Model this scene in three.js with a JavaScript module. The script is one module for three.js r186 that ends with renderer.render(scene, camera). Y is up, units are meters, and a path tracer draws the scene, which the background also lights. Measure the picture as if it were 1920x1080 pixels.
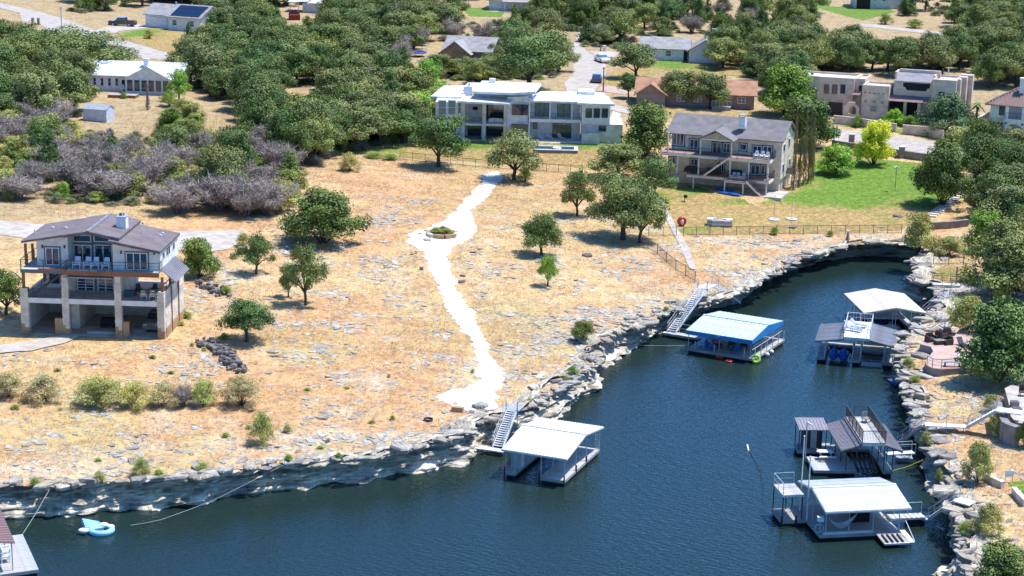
import * as THREE from 'three';
import { mergeGeometries, mergeVertices } from 'three/addons/utils/BufferGeometryUtils.js';
import { Sky } from 'three/addons/objects/Sky.js';

// ---------- camera, sky, sun, exposure ----------
const FOCAL = 3400, HORIZON = -325, CAM_Y = 54, ROLL = 0.02;
const PITCH = Math.atan((540 - HORIZON) / FOCAL);
const scene = new THREE.Scene();
const camera = new THREE.PerspectiveCamera(2 * Math.atan(540 / FOCAL) * 180 / Math.PI, 16 / 9, 1, 6000);
camera.position.set(0, CAM_Y, 0);
camera.rotation.order = 'YXZ';
camera.rotation.set(-PITCH, 0, ROLL);
const SUN = new THREE.Vector3(0.40, 1, -0.13).normalize();
const sky = new Sky();
sky.name = 'sky';
sky.scale.setScalar(5000);
{
  const u = sky.material.uniforms;
  u.sunPosition.value.copy(SUN);
  u.turbidity.value = 6; u.rayleigh.value = 0.82; u.mieCoefficient.value = 0.004; u.mieDirectionalG.value = 0.8;
  u.cloudCoverage.value = 0;
}
sky.userData = { kind: 'structure' };
scene.add(sky);
scene.environmentIntensity = 0.27;
const sun = new THREE.DirectionalLight(new THREE.Color(1.0, 0.945, 0.855), 5);
sun.name = 'sun';
sun.position.copy(SUN).multiplyScalar(400).add(new THREE.Vector3(0, 0, -230));
sun.target.position.set(0, 0, -230);
sun.castShadow = true;
sun.shadow.mapSize.set(4096, 4096);
Object.assign(sun.shadow.camera, { left: -180, right: 180, top: 260, bottom: -260, near: 10, far: 900 });
scene.add(sun, sun.target);
const renderer = new THREE.WebGLRenderer({ antialias: true });
renderer.toneMapping = THREE.LinearToneMapping;
renderer.toneMappingExposure = 1.22;
renderer.shadowMap.enabled = true;

// ---------- helpers ----------
const mulberry = (a) => () => { a |= 0; a = a + 0x6D2B79F5 | 0; let t = Math.imul(a ^ a >>> 15, 1 | a); t = t + Math.imul(t ^ t >>> 7, 61 | t) ^ t; return ((t ^ t >>> 14) >>> 0) / 4294967296; };
const V = (x, y, z) => new THREE.Vector3(x, y, z);
const lerp = (a, b, t) => a + (b - a) * t, clamp = (x, a, b) => Math.min(b, Math.max(a, x));
const sstep = (a, b, x) => { const t = clamp((x - a) / (b - a), 0, 1); return t * t * (3 - 2 * t); };
const hash3 = (x, y, z) => { let h = Math.imul(x | 0, 374761393) ^ Math.imul(y | 0, 668265263) ^ Math.imul(z | 0, 2147483647 - 1234567); h = Math.imul(h ^ h >>> 13, 1274126177); return ((h ^ h >>> 16) >>> 0) / 4294967296; };
function noise2(x, y, s = 0) {
  const ix = Math.floor(x), iy = Math.floor(y), fx = x - ix, fy = y - iy, u = fx * fx * (3 - 2 * fx), v = fy * fy * (3 - 2 * fy);
  return lerp(lerp(hash3(ix, iy, s), hash3(ix + 1, iy, s), u), lerp(hash3(ix, iy + 1, s), hash3(ix + 1, iy + 1, s), u), v) * 2 - 1;
}
const fbm = (x, y, s = 0, o = 4) => { let a = 0, w = 0.5, f = 1; for (let i = 0; i < o; i++) { a += w * noise2(x * f, y * f, s + i * 17); w *= 0.5; f *= 2.03; } return a; };
const names = new Map();
function numbered(n) { const k = names.get(n) ?? 0; names.set(n, k + 1); return k ? n + '_' + String(k).padStart(3, '0') : n; }
// a photo pixel (1920 x 1080) as a ray from the camera, and where it meets a height
const CP = Math.cos(PITCH), SP = Math.sin(PITCH), CR = Math.cos(ROLL), SR = Math.sin(ROLL);
function ray(px, py) {
  const a = px - 960, b = 540 - py, dx = CR * a - SR * b, dy = SR * a + CR * b;
  return V(dx, dy * CP - FOCAL * SP, -(FOCAL * CP + dy * SP));
}
function at(px, py, h = 0) { const d = ray(px, py); return d.multiplyScalar((h - CAM_Y) / d.y).add(V(0, CAM_Y, 0)); }
function project(p) {
  const x = p.x, y = p.y - CAM_Y, z = p.z, dy = y * CP - z * SP, dz = -(y * SP + z * CP);
  const ux = x / dz * FOCAL, uy = dy / dz * FOCAL;
  return [960 + CR * ux + SR * uy, 540 - (-SR * ux + CR * uy)];
}
function inPoly(x, y, P) { let c = false; for (let i = 0, j = P.length - 1; i < P.length; j = i++) { const [a, b] = P[i], [d, e] = P[j]; if ((b > y) !== (e > y) && x < (d - a) * (y - b) / (e - b) + a) c = !c; } return c; }

// textures
function dataTex(n, fn, srgb, rep = 1) {
  const d = new Uint8Array(n * n * 4);
  for (let j = 0; j < n; j++) for (let i = 0; i < n; i++) { const c = fn(i / n, j / n, i, j), o = (j * n + i) * 4; d[o] = clamp(c[0], 0, 1) * 255; d[o + 1] = clamp(c[1], 0, 1) * 255; d[o + 2] = clamp(c[2], 0, 1) * 255; d[o + 3] = 255; }
  const t = new THREE.DataTexture(d, n, n); t.wrapS = t.wrapT = THREE.RepeatWrapping; t.magFilter = THREE.LinearFilter; t.minFilter = THREE.LinearMipmapLinearFilter; t.generateMipmaps = true;
  if (srgb) t.colorSpace = THREE.SRGBColorSpace;
  t.repeat.set(rep, rep); t.needsUpdate = true; return t;
}
// noise that tiles with period p (in cells)
function tnoise(x, y, p, s) {
  const ix = Math.floor(x), iy = Math.floor(y), fx = x - ix, fy = y - iy, u = fx * fx * (3 - 2 * fx), v = fy * fy * (3 - 2 * fy), m = (q) => ((q % p) + p) % p;
  return lerp(lerp(hash3(m(ix), m(iy), s), hash3(m(ix + 1), m(iy), s), u), lerp(hash3(m(ix), m(iy + 1), s), hash3(m(ix + 1), m(iy + 1), s), u), v) * 2 - 1;
}
const tfbm = (u, v, p, s, o = 4) => { let a = 0, w = 0.5, f = p; for (let i = 0; i < o; i++) { a += w * tnoise(u * f, v * f, f, s + i * 13); w *= 0.55; f *= 2; } return a; };
const grain = dataTex(512, (u, v) => { const g = 0.93 + 0.10 * tfbm(u, v, 8, 5, 6) + 0.05 * tnoise(u * 256, v * 256, 256, 3); return [g, g, g]; }, true, 1);
const grainBump = dataTex(512, (u, v) => { const g = 0.5 + 0.4 * tfbm(u, v, 16, 9, 5); return [g, g, g]; }, false, 1);
const stain = dataTex(512, (u, v) => { const g = 0.91 + 0.14 * tfbm(u, v, 10, 21, 6), w = 0.03 * tfbm(u, v, 6, 31, 3); return [g + w, g, g - w]; }, true, 1);
const rep = (t, r, r2 = r) => { const c = t.clone(); c.repeat.set(r, r2); c.needsUpdate = true; return c; };
const grain1 = rep(grain, 0.25), stain1 = rep(stain, 0.12), bump1 = rep(grainBump, 0.35);
function mat(r, g, b, o = {}) { const c = new THREE.Color().setRGB(r, g, b); const { physical, ...q } = o; return physical ? new THREE.MeshPhysicalMaterial({ color: c, roughness: 0.85, ...q }) : new THREE.MeshStandardMaterial({ color: c, roughness: 0.85, ...q }); }
const M = {
  white: mat(0.86, 0.84, 0.81, { map: grain1 }), whiteMetal: mat(0.80, 0.80, 0.80, { roughness: 0.45, map: grain1 }), roofWhite: mat(0.84, 0.84, 0.84, { roughness: 0.5, map: stain1 }),
  galv: mat(0.50, 0.52, 0.54, { roughness: 0.45, metalness: 0.3, map: grain1 }), pipe: mat(0.55, 0.55, 0.54, { roughness: 0.5, map: grain1 }), darkMetal: mat(0.03, 0.03, 0.032, { roughness: 0.5 }), brownMetal: mat(0.06, 0.05, 0.045, { roughness: 0.55 }),
  glass: mat(0.018, 0.040, 0.075, { roughness: 0.06, physical: true, clearcoat: 1, clearcoatRoughness: 0.03 }), glassGreen: mat(0.03, 0.07, 0.07, { roughness: 0.06, physical: true, clearcoat: 1 }), blind: mat(0.30, 0.32, 0.27, { roughness: 0.4, map: grain1 }),
  dark: mat(0.02, 0.018, 0.016), frameWhite: mat(0.75, 0.75, 0.74, { roughness: 0.5 }), frameGrey: mat(0.14, 0.13, 0.12, { roughness: 0.6 }), frameDark: mat(0.04, 0.032, 0.028, { roughness: 0.5 }),
  concrete: mat(0.54, 0.465, 0.38, { map: stain1, bumpMap: bump1, bumpScale: 0.01 }), asphalt: mat(0.50, 0.43, 0.355, { map: stain1 }), deck: mat(0.42, 0.38, 0.34, { map: stain1 }), deckLight: mat(0.52, 0.49, 0.45, { map: stain1 }), deckRed: mat(0.40, 0.25, 0.19, { map: stain1 }), deckDark: mat(0.16, 0.11, 0.09, { map: stain1 }),
  shingle: mat(0.20, 0.155, 0.15, { map: stain1, bumpMap: bump1, bumpScale: 0.02 }), shingleGrey: mat(0.22, 0.195, 0.185, { map: stain1, bumpMap: bump1, bumpScale: 0.02 }), shinglePale: mat(0.37, 0.34, 0.32, { map: stain1, bumpMap: bump1, bumpScale: 0.02 }), shingleOrange: mat(0.46, 0.23, 0.125, { map: stain1, bumpMap: bump1, bumpScale: 0.02 }), tile: mat(0.28, 0.175, 0.15, { map: stain1 }),
  hardie: mat(0.84, 0.78, 0.69, { map: grain1 }), cream: mat(0.86, 0.70, 0.50, { map: grain1 }), creamTrim: mat(0.86, 0.75, 0.60, { map: grain1 }), stucco: mat(0.78, 0.61, 0.46, { map: stain1, bumpMap: bump1, bumpScale: 0.01 }), adobeCap: mat(0.68, 0.60, 0.50, { map: grain1 }), brick: mat(0.33, 0.25, 0.20, { map: stain1 }),
  cedar: mat(0.34, 0.13, 0.055, { map: stain1, roughness: 0.7 }), limestone: mat(0.78, 0.66, 0.50, { map: stain1, bumpMap: bump1, bumpScale: 0.02 }), limestoneTan: mat(0.50, 0.29, 0.14, { map: stain1, bumpMap: bump1, bumpScale: 0.02 }), stoneWhite: mat(0.78, 0.73, 0.65, { map: stain1, bumpMap: bump1, bumpScale: 0.02 }), stoneGrey: mat(0.30, 0.27, 0.24, { map: stain1, bumpMap: bump1, bumpScale: 0.03 }),
  greyRoof: mat(0.40, 0.39, 0.41, { roughness: 0.5, metalness: 0.1, map: stain1 }), mauveRoof: mat(0.34, 0.30, 0.305, { roughness: 0.5, metalness: 0.1, map: stain1 }), beigeRoof: mat(0.72, 0.60, 0.46, { roughness: 0.6, map: stain1 }), blueTrim: mat(0.03, 0.27, 0.58, { roughness: 0.5, map: grain1 }), paleBlueRoof: mat(0.60, 0.70, 0.74, { roughness: 0.5, map: stain1 }), redRoof: mat(0.33, 0.19, 0.18, { roughness: 0.5, map: stain1 }),
  black: mat(0.012, 0.012, 0.014), rubber: mat(0.02, 0.02, 0.02, { roughness: 0.9 }), wicker: mat(0.07, 0.045, 0.035), red: mat(0.55, 0.035, 0.015, { roughness: 0.4 }), blue: mat(0.02, 0.11, 0.42, { roughness: 0.4 }), cyan: mat(0.30, 0.64, 0.80, { roughness: 0.35 }), orange: mat(0.62, 0.13, 0.02, { roughness: 0.4 }), lime: mat(0.35, 0.62, 0.05, { roughness: 0.4 }), pink: mat(0.6, 0.10, 0.22, { roughness: 0.5 }), teal: mat(0.02, 0.16, 0.18), yellow: mat(0.6, 0.42, 0.04),
  carBlue: mat(0.018, 0.03, 0.09, { roughness: 0.25, physical: true, clearcoat: 1 }), carWhite: mat(0.72, 0.73, 0.74, { roughness: 0.3, physical: true, clearcoat: 1 }), carBlack: mat(0.012, 0.012, 0.016, { roughness: 0.25, physical: true, clearcoat: 1 }), solar: mat(0.012, 0.018, 0.04, { roughness: 0.15, physical: true, clearcoat: 1 }), rope: mat(0.45, 0.43, 0.38), paver: mat(0.56, 0.38, 0.30, { map: stain1, bumpMap: bump1, bumpScale: 0.01 }), shed: mat(0.64, 0.71, 0.76, { map: grain1, roughness: 0.6 }), trunk: mat(0.085, 0.068, 0.055, { map: stain1 }), trunkTan: mat(0.20, 0.13, 0.085, { map: stain1 }),
  pool: mat(0.015, 0.12, 0.14, { roughness: 0.04, physical: true, clearcoat: 1 }),
};
// geometries
function boxGeo(x0, x1, y0, y1, z0, z1) {
  const a = x1 - x0, b = y1 - y0, c = z1 - z0, g = new THREE.BoxGeometry(a, b, c), uv = g.attributes.uv, D = [[c, b], [c, b], [a, c], [a, c], [a, b], [a, b]];
  for (let f = 0; f < 6; f++) for (let k = 0; k < 4; k++) { const i = f * 4 + k; uv.setXY(i, uv.getX(i) * D[f][0] + x0, uv.getY(i) * D[f][1] + y0); }
  g.translate((x0 + x1) / 2, (y0 + y1) / 2, (z0 + z1) / 2); return g;
}
// a bar between two points, w wide and h high (w across, h up)
function barGeo(p, q, w, h = w) {
  const d = q.clone().sub(p), L = d.length(), g = boxGeo(-w / 2, w / 2, -h / 2, h / 2, 0, L), m = new THREE.Matrix4();
  const zAx = d.divideScalar(L), up = Math.abs(zAx.y) > 0.99 ? V(1, 0, 0) : V(0, 1, 0), xAx = up.clone().cross(zAx).normalize(), yAx = zAx.clone().cross(xAx);
  m.makeBasis(xAx, yAx, zAx).setPosition(p); return g.applyMatrix4(m);
}
function pipeGeo(pts, r, seg = 6, tseg = 0) { return new THREE.TubeGeometry(new THREE.CatmullRomCurve3(pts, false, 'catmullrom', 0.2), tseg || Math.max(1, (pts.length - 1) * 4), r, seg, false); }
// a flat plate with thickness over 3 or 4+ corner points (local or world), thickness along its normal downwards
function plateGeo(pts, th) {
  const n = pts[1].clone().sub(pts[0]).cross(pts[2].clone().sub(pts[0])).normalize(); if (n.y < 0) n.negate();
  const low = pts.map((p) => p.clone().addScaledVector(n, -th)), pos = [], uv = [], o = pts[0], ux = pts[1].clone().sub(o).normalize(), uy = n.clone().cross(ux);
  const put = (p) => { pos.push(p.x, p.y, p.z); const d = p.clone().sub(o); uv.push(d.dot(ux), d.dot(uy)); };
  const flip = pts[1].clone().sub(pts[0]).cross(pts[2].clone().sub(pts[0])).dot(n) < 0;
  const tri = (a, b, c) => { if (flip) { put(a); put(c); put(b); } else { put(a); put(b); put(c); } };
  for (let i = 1; i < pts.length - 1; i++) { tri(pts[0], pts[i], pts[i + 1]); tri(low[0], low[i + 1], low[i]); }
  for (let i = 0; i < pts.length; i++) { const j = (i + 1) % pts.length; tri(pts[i], low[i], low[j]); tri(pts[i], low[j], pts[j]); }
  const g = new THREE.BufferGeometry(); g.setAttribute('position', new THREE.Float32BufferAttribute(pos, 3)); g.setAttribute('uv', new THREE.Float32BufferAttribute(uv, 2)); g.computeVertexNormals(); return g;
}
function merge(list) { return mergeGeometries(list.map((g) => { const q = g.index ? g.toNonIndexed() : g; for (const k of Object.keys(q.attributes)) if (!['position', 'normal', 'uv', 'color'].includes(k)) q.deleteAttribute(k); return q; })); }
// a named mesh under a parent
function part(parent, name, m, geos, data) {
  const o = new THREE.Mesh(Array.isArray(geos) ? (geos.length > 1 ? merge(geos) : geos[0]) : geos, m);
  o.name = parent === scene ? numbered(name) : name; o.castShadow = o.receiveShadow = true; if (data) o.userData = { ...data }; parent.add(o); return o;
}
const box = (parent, name, m, x0, x1, y0, y1, z0, z1) => part(parent, name, m, boxGeo(Math.min(x0, x1), Math.max(x0, x1), Math.min(y0, y1), Math.max(y0, y1), Math.min(z0, z1), Math.max(z0, z1)));
const bar = (parent, name, m, p, q, w, h) => part(parent, name, m, barGeo(p, q, w, h));
const plate = (parent, name, m, pts, th) => part(parent, name, m, plateGeo(pts, th));
function thing(name, label, category, pos, turn = 0, group) {
  const o = new THREE.Group(); o.name = numbered(name); o.position.copy(pos ?? V(0, 0, 0)); o.rotation.y = turn; o.userData = { label, category }; if (group) o.userData.group = group; scene.add(o); return o;
}
function tag(o, label, category, group) { Object.assign(o.userData, { label, category }); if (group) o.userData.group = group; return o; }
const struct = (name, m, geo) => { const o = part(scene, name, m, geo, { kind: 'structure' }); return o; };
function copyOf(o, pos, turn, label, group) {
  const c = o.clone(); c.name = numbered(o.name.replace(/_\d{3}$/, '')); c.userData = { ...o.userData, ...(label ? { label } : {}), ...(group ? { group } : {}) }; if (pos) c.position.copy(pos); if (turn !== undefined) c.rotation.y = turn; scene.add(c); return c;
}
// pixel -> local (x, y) on the plane z = zl of a placed group
function onFace(g, px, py, zl = 0) {
  g.updateMatrixWorld(); const inv = g.matrixWorld.clone().invert(), o = V(0, CAM_Y, 0).applyMatrix4(inv), d = ray(px, py).transformDirection(inv), t = (zl - o.z) / d.z;
  return [o.x + d.x * t, o.y + d.y * t];
}
// pixel -> local (x, z) on the level y = yl of a placed group
function onLevel(g, px, py, yl = 0) { const p = at(px, py, g.position.y + yl); g.updateMatrixWorld(); p.applyMatrix4(g.matrixWorld.clone().invert()); return [p.x, p.z]; }

// ---------- terrain: shore, heights ----------
const RIM_H = 2.4;
const rimPx = [[0, 915], [60, 911], [137, 910], [207, 905], [250, 902], [312, 897], [375, 894], [437, 883], [480, 877], [555, 866], [617, 860], [680, 856], [750, 843], [805, 832], [867, 815], [892, 792], [930, 781], [975, 772], [1002, 758], [1040, 741], [1062, 724], [1085, 703], [1121, 690], [1118, 672], [1104, 658], [1125, 645], [1160, 622], [1200, 612], [1235, 600], [1270, 582], [1310, 570], [1360, 556], [1405, 540], [1440, 519], [1482, 503], [1495, 489], [1552, 470], [1602, 459], [1660, 456], [1715, 462]];
const bankPx = [[1738, 480], [1716, 494], [1717, 513], [1711, 538], [1745, 560], [1752, 582], [1757, 604], [1728, 632], [1697, 650], [1680, 686], [1683, 713], [1692, 728], [1690, 757], [1704, 792], [1718, 826], [1730, 848], [1733, 878], [1750, 898], [1763, 913], [1774, 930], [1776, 955], [1774, 975], [1781, 1000], [1792, 1021], [1795, 1047], [1796, 1078]];
const shore = [[-420, -118], [-120, -128], [-70, -131], [-52, -133.5]];
for (const [x, y] of rimPx) { const p = at(x, y, RIM_H); shore.push([p.x, p.z]); }
const nMain = shore.length;
for (const [x, y] of bankPx) { const p = at(x, y, y < 545 ? 2.0 : 0.4); shore.push([p.x, p.z]); }
shore.push([33.5, -122], [35, -105], [40, -60], [60, 60]);
const waterPoly = [...shore, [60, 300], [-420, 300]];
// distance to the shore, positive on land, on a grid that is smoothed
const DG = { x0: -170, z0: -560, s: 1.5, nx: 227, nz: 310 };
const dist = new Float32Array(DG.nx * DG.nz);
function rawDist(x, z) {
  let m = 1e9;
  for (let i = 0; i < shore.length - 1; i++) {
    const [a, b] = shore[i], [c, d] = shore[i + 1], ex = c - a, ez = d - b, t = clamp(((x - a) * ex + (z - b) * ez) / (ex * ex + ez * ez), 0, 1), q = (x - a - ex * t) ** 2 + (z - b - ez * t) ** 2;
    if (q < m) m = q;
  }
  return inPoly(x, z, waterPoly) ? -Math.sqrt(m) : Math.sqrt(m);
}
for (let j = 0; j < DG.nz; j++) for (let i = 0; i < DG.nx; i++) dist[j * DG.nx + i] = rawDist(DG.x0 + i * DG.s, DG.z0 + j * DG.s);
const rough = dist.slice();
for (let k = 0; k < 6; k++) {
  const c = dist.slice();
  for (let j = 1; j < DG.nz - 1; j++) for (let i = 1; i < DG.nx - 1; i++) { const o = j * DG.nx + i; dist[o] = (c[o] * 2 + c[o - 1] + c[o + 1] + c[o - DG.nx] + c[o + DG.nx]) / 6; }
}
function bil(A, x, z) {
  const u = clamp((x - DG.x0) / DG.s, 0, DG.nx - 1.001), v = clamp((z - DG.z0) / DG.s, 0, DG.nz - 1.001), i = Math.floor(u), j = Math.floor(v), o = j * DG.nx + i;
  return lerp(lerp(A[o], A[o + 1], u - i), lerp(A[o + DG.nx], A[o + DG.nx + 1], u - i), v - j);
}
// pads level the ground under buildings: [x, z, radius, height]
const pads = [];
function baseH(x, z) {
  const d = Math.max(0, bil(dist, x, z));
  return RIM_H - 0.15 + (d < 70 ? 0.058 * d : 4.06 + 0.03 * (d - 70)) + 0.22 * fbm(x / 16, z / 16, 3, 2) * sstep(0, 8, d);
}
function landH(x, z) {
  let h = baseH(x, z);
  for (const [px, pz, r, ph] of pads) { const q = Math.hypot(x - px, z - pz); if (q < r * 1.5) h = lerp(ph, h, sstep(r, r * 1.5, q)); }
  return h;
}
function T(px, py, up = 0) { let h = 4; for (let k = 0; k < 14; k++) { const p = at(px, py, h + up); h = landH(p.x, p.z); } const p = at(px, py, h + up); return p; }
function pad(px, py, r) { const p = T(px, py); pads.push([p.x, p.z, r, p.y]); }
pad(170, 618, 9); pad(980, 262, 15); pad(1350, 350, 8); pad(1660, 205, 14); pad(320, 52, 10); pad(250, 178, 9);

// land sheet
const macroCol = (x, z, h, d) => {
  const [px, py] = project(V(x, h, z));
  const a = fbm(x / 9, z / 9, 41, 4), b = fbm(x / 3.1, z / 3.1, 57, 3), c = fbm(x / 30, z / 30, 71, 3);
  let r = 0.60, g = 0.406, bl = 0.188;                         // dry straw
  const bare = Math.exp(-(((x + 16) / 14) ** 2) - ((z + 232) / 22) ** 2), soil = sstep(0.0, 0.45, a + 0.35 * c + 0.12 + 0.3 * bare); r = lerp(r, 0.57, soil); g = lerp(g, 0.335, soil); bl = lerp(bl, 0.152, soil);  // bare orange soil
  const rock = sstep(0.05, 0.5, b * 0.9 + 0.30 * sstep(22, 2, d) - 0.08); r = lerp(r, 0.60, rock * 0.6); g = lerp(g, 0.49, rock * 0.6); bl = lerp(bl, 0.34, rock * 0.6);    // pale limestone grit
  const gr = sstep(0.12, 0.5, c - a * 0.5) * 0.35; r = lerp(r, 0.40, gr); g = lerp(g, 0.34, gr); bl = lerp(bl, 0.13, gr);   // greener stubble
  if (d > 62) { const f = sstep(62, 85, d); r = lerp(r, 0.44, f); g = lerp(g, 0.32, f); bl = lerp(bl, 0.165, f); }
  return [r, g, bl];
};
{
  const axis = (list) => { const o = []; for (const [a, b, s] of list) for (let v = a; v < b - 1e-6; v += s) o.push(v); return o; };
  const xs = [-4000, -1500, -600, -300, ...axis([[-170, -66, 3], [-66, 82, 0.7], [82, 170, 3]]), 300, 600, 1500, 4000];
  const zs = [-5000, -2500, -1200, -800, ...axis([[-560, -330, 3], [-330, -115, 0.7], [-115, -60, 3]]), 0, 60, 300];
  const nx = xs.length, pos = [], col = [], uv = [], ok = [];
  for (const z of zs) for (const x of xs) {
    const out = x < DG.x0 || x > DG.x0 + DG.s * DG.nx || z < DG.z0 || z > DG.z0 + DG.s * DG.nz, d = out ? rawDist(x, z) : bil(rough, x, z), h = landH(x, z) + 0.05 * fbm(x / 1.3, z / 1.3, 5, 2);
    pos.push(x, h, z); col.push(...macroCol(x, z, h, d)); uv.push(x / 36, z / 36); ok.push(d > 0.15);
  }
  const idx = [];
  for (let j = 0; j < zs.length - 1; j++) for (let i = 0; i < nx - 1; i++) { const a = j * nx + i, b = a + 1, c = a + nx, d = c + 1; if (ok[a] && ok[b] && ok[c] && ok[d]) idx.push(a, c, b, b, c, d); }
  const g = new THREE.BufferGeometry(); g.setAttribute('position', new THREE.Float32BufferAttribute(pos, 3)); g.setAttribute('color', new THREE.Float32BufferAttribute(col, 3)); g.setAttribute('uv', new THREE.Float32BufferAttribute(uv, 2)); g.setIndex(idx); g.computeVertexNormals();
  // straw, grit and flat chips of limestone: the texture is about 36 m across
  const chips = []; const R = mulberry(77);
  const N = 2048, buf = new Float32Array(N * N);
  for (let k = 0; k < 5200; k++) {
    const cx = R() * N, cy = R() * N, rr = 2 + 9 * R() * R(), e = 0.5 + R() * 0.8, an = R() * 3.14, tone = (R() < 0.75 ? 0.5 + 0.5 * R() : -0.5 - 0.4 * R()), ca = Math.cos(an), sa = Math.sin(an);
    for (let y = -rr * 1.4 | 0; y <= rr * 1.4; y++) for (let x = -rr * 1.4 | 0; x <= rr * 1.4; x++) { const u = (ca * x + sa * y) / rr, v = (-sa * x + ca * y) / (rr * e), q = u * u + v * v + 0.35 * noise2((cx + x) / 4, (cy + y) / 4, 8); if (q < 1) buf[((cy + y + N | 0) % N) * N + ((cx + x + N | 0) % N)] = tone; }
  }
  const map = dataTex(N, (u, v, i, j) => {
    const f = tfbm(u, v, 96, 3, 5), f2 = tfbm(u, v, 24, 19, 4), s = tnoise(u * 700, v * 700, 700, 12), k = buf[j * N + i];
    let r = 0.97 + 0.22 * f + 0.10 * f2 + 0.07 * s, g = r - 0.02 + 0.05 * f2, b = g - 0.03 - 0.10 * f;
    if (k > 0) { r = lerp(r, 1.0, 0.55 * k); g = lerp(g, 1.02, 0.7 * k); b = lerp(b, 1.1, 0.9 * k); } else if (k < 0) { r *= 1 + 0.4 * k; g *= 1 + 0.4 * k; b *= 1 + 0.38 * k; }
    return [r * 0.96, g * 0.96, b * 0.96];
  }, true);
  const bmp = dataTex(1024, (u, v) => { const q = 0.5 + 0.55 * tfbm(u, v, 64, 33, 5); return [q, q, q]; }, false);
  struct('ground', new THREE.MeshStandardMaterial({ vertexColors: true, map, bumpMap: bmp, bumpScale: 0.10, roughness: 0.97 }), g);
}
// sheets laid on the land: a polygon of photo pixels (or world points) with a ragged edge
function drape(name, m, poly, { lift = 0.03, rag = 0, step = 1.5, world = false, seed = 1, color } = {}) {
  let pts = world ? poly.map(([x, z]) => [x, z]) : poly.map(([x, y]) => { const p = T(x, y); return [p.x, p.z]; });
  const dense = [];
  for (let i = 0; i < pts.length; i++) { const a = pts[i], b = pts[(i + 1) % pts.length], L = Math.hypot(b[0] - a[0], b[1] - a[1]), n = Math.max(1, Math.ceil(L / (rag ? 0.22 : step))); for (let k = 0; k < n; k++) { const t = k / n; let x = lerp(a[0], b[0], t), z = lerp(a[1], b[1], t); if (rag) { const qx = x, qz = z; x += rag * (fbm(qx / 1.1, qz / 1.1, seed, 3) + 1.1 * fbm(qx / 0.45, qz / 0.45, seed + 7, 2)); z += rag * (fbm(qx / 1.1, qz / 1.1, seed + 3, 3) + 1.1 * fbm(qx / 0.45, qz / 0.45, seed + 9, 2)); } dense.push([x, z]); } }
  // cells of a grid clipped to the polygon keep to the ground
  const S = step, cut = (P, ax, v, keep) => { const o = []; for (let i = 0; i < P.length; i++) { const a = P[i], b = P[(i + 1) % P.length], ia = keep * (a[ax] - v) >= 0, ib = keep * (b[ax] - v) >= 0; if (ia) o.push(a); if (ia !== ib) { const t = (v - a[ax]) / (b[ax] - a[ax]); o.push([lerp(a[0], b[0], t), lerp(a[1], b[1], t)]); } } return o; };
  let x0 = 1e9, x1 = -1e9, z0 = 1e9, z1 = -1e9; for (const [x, z] of dense) { x0 = Math.min(x0, x); x1 = Math.max(x1, x); z0 = Math.min(z0, z); z1 = Math.max(z1, z); }
  const pos = [], uv = [], col = [];
  for (let x = Math.floor(x0 / S) * S; x < x1; x += S) {
    let strip = cut(cut(dense, 0, x, 1), 0, x + S, -1); if (strip.length < 3) continue;
    for (let z = Math.floor(z0 / S) * S; z < z1; z += S) {
      const c = cut(cut(strip, 1, z, 1), 1, z + S, -1); if (c.length < 3) continue;
      for (const f of THREE.ShapeUtils.triangulateShape(c.map(([a, b]) => new THREE.Vector2(a, b)), [])) {
        const P = f.map((i) => c[i]), area = (P[1][0] - P[0][0]) * (P[2][1] - P[0][1]) - (P[2][0] - P[0][0]) * (P[1][1] - P[0][1]); if (Math.abs(area) < 1e-7) continue;
        if (area > 0) P.reverse();
        for (const [a, b] of P) { pos.push(a, landH(a, b) + lift + 0.05 * fbm(a / 1.3, b / 1.3, 5, 2), b); uv.push(a, b); if (color) col.push(...color(a, b)); }
      }
    }
  }
  const g = new THREE.BufferGeometry(); g.setAttribute('position', new THREE.Float32BufferAttribute(pos, 3)); g.setAttribute('uv', new THREE.Float32BufferAttribute(uv, 2)); if (color) g.setAttribute('color', new THREE.Float32BufferAttribute(col, 3));
  const w = mergeVertices(g, 1e-3); w.computeVertexNormals();
  return struct(name, m, w);
}
const gravelTex = dataTex(512, (u, v) => { const f = 0.93 + 0.1 * tfbm(u, v, 24, 5, 5) + 0.05 * tnoise(u * 200, v * 200, 200, 4), k = tfbm(u, v, 40, 55, 2) > 0.42 ? 0.75 : 1; return [f * k, f * k * 0.985, f * k * 0.96]; }, true);
const gravelMat = mat(0.86, 0.84, 0.80, { map: rep(gravelTex, 0.12), bumpMap: rep(grainBump, 0.5), bumpScale: 0.03 });
drape('gravel_path', gravelMat, [[912, 324], [930, 322], [944, 330], [938, 342], [926, 352], [918, 366], [905, 378], [893, 386], [884, 396], [888, 410], [893, 428], [890, 440], [874, 452], [855, 462], [843, 474], [838, 488], [842, 506], [850, 525], [858, 545], [868, 562], [880, 578], [890, 598], [900, 618], [912, 636], [918, 660], [926, 676], [940, 690], [945, 710], [942, 728], [934, 740], [930, 756], [932, 770], [905, 772], [880, 770], [855, 765], [836, 758], [816, 745], [826, 738], [850, 732], [868, 728], [885, 722], [895, 712], [895, 690], [893, 668], [889, 652], [880, 638], [866, 618], [852, 598], [842, 582], [832, 562], [824, 544], [816, 528], [808, 508], [800, 492], [792, 476], [782, 466], [768, 456], [763, 446], [768, 436], [784, 430], [812, 425], [832, 416], [850, 400], [868, 380], [888, 360], [902, 344], [904, 332]], { rag: 0.55, lift: 0.035, seed: 5 });
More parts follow.
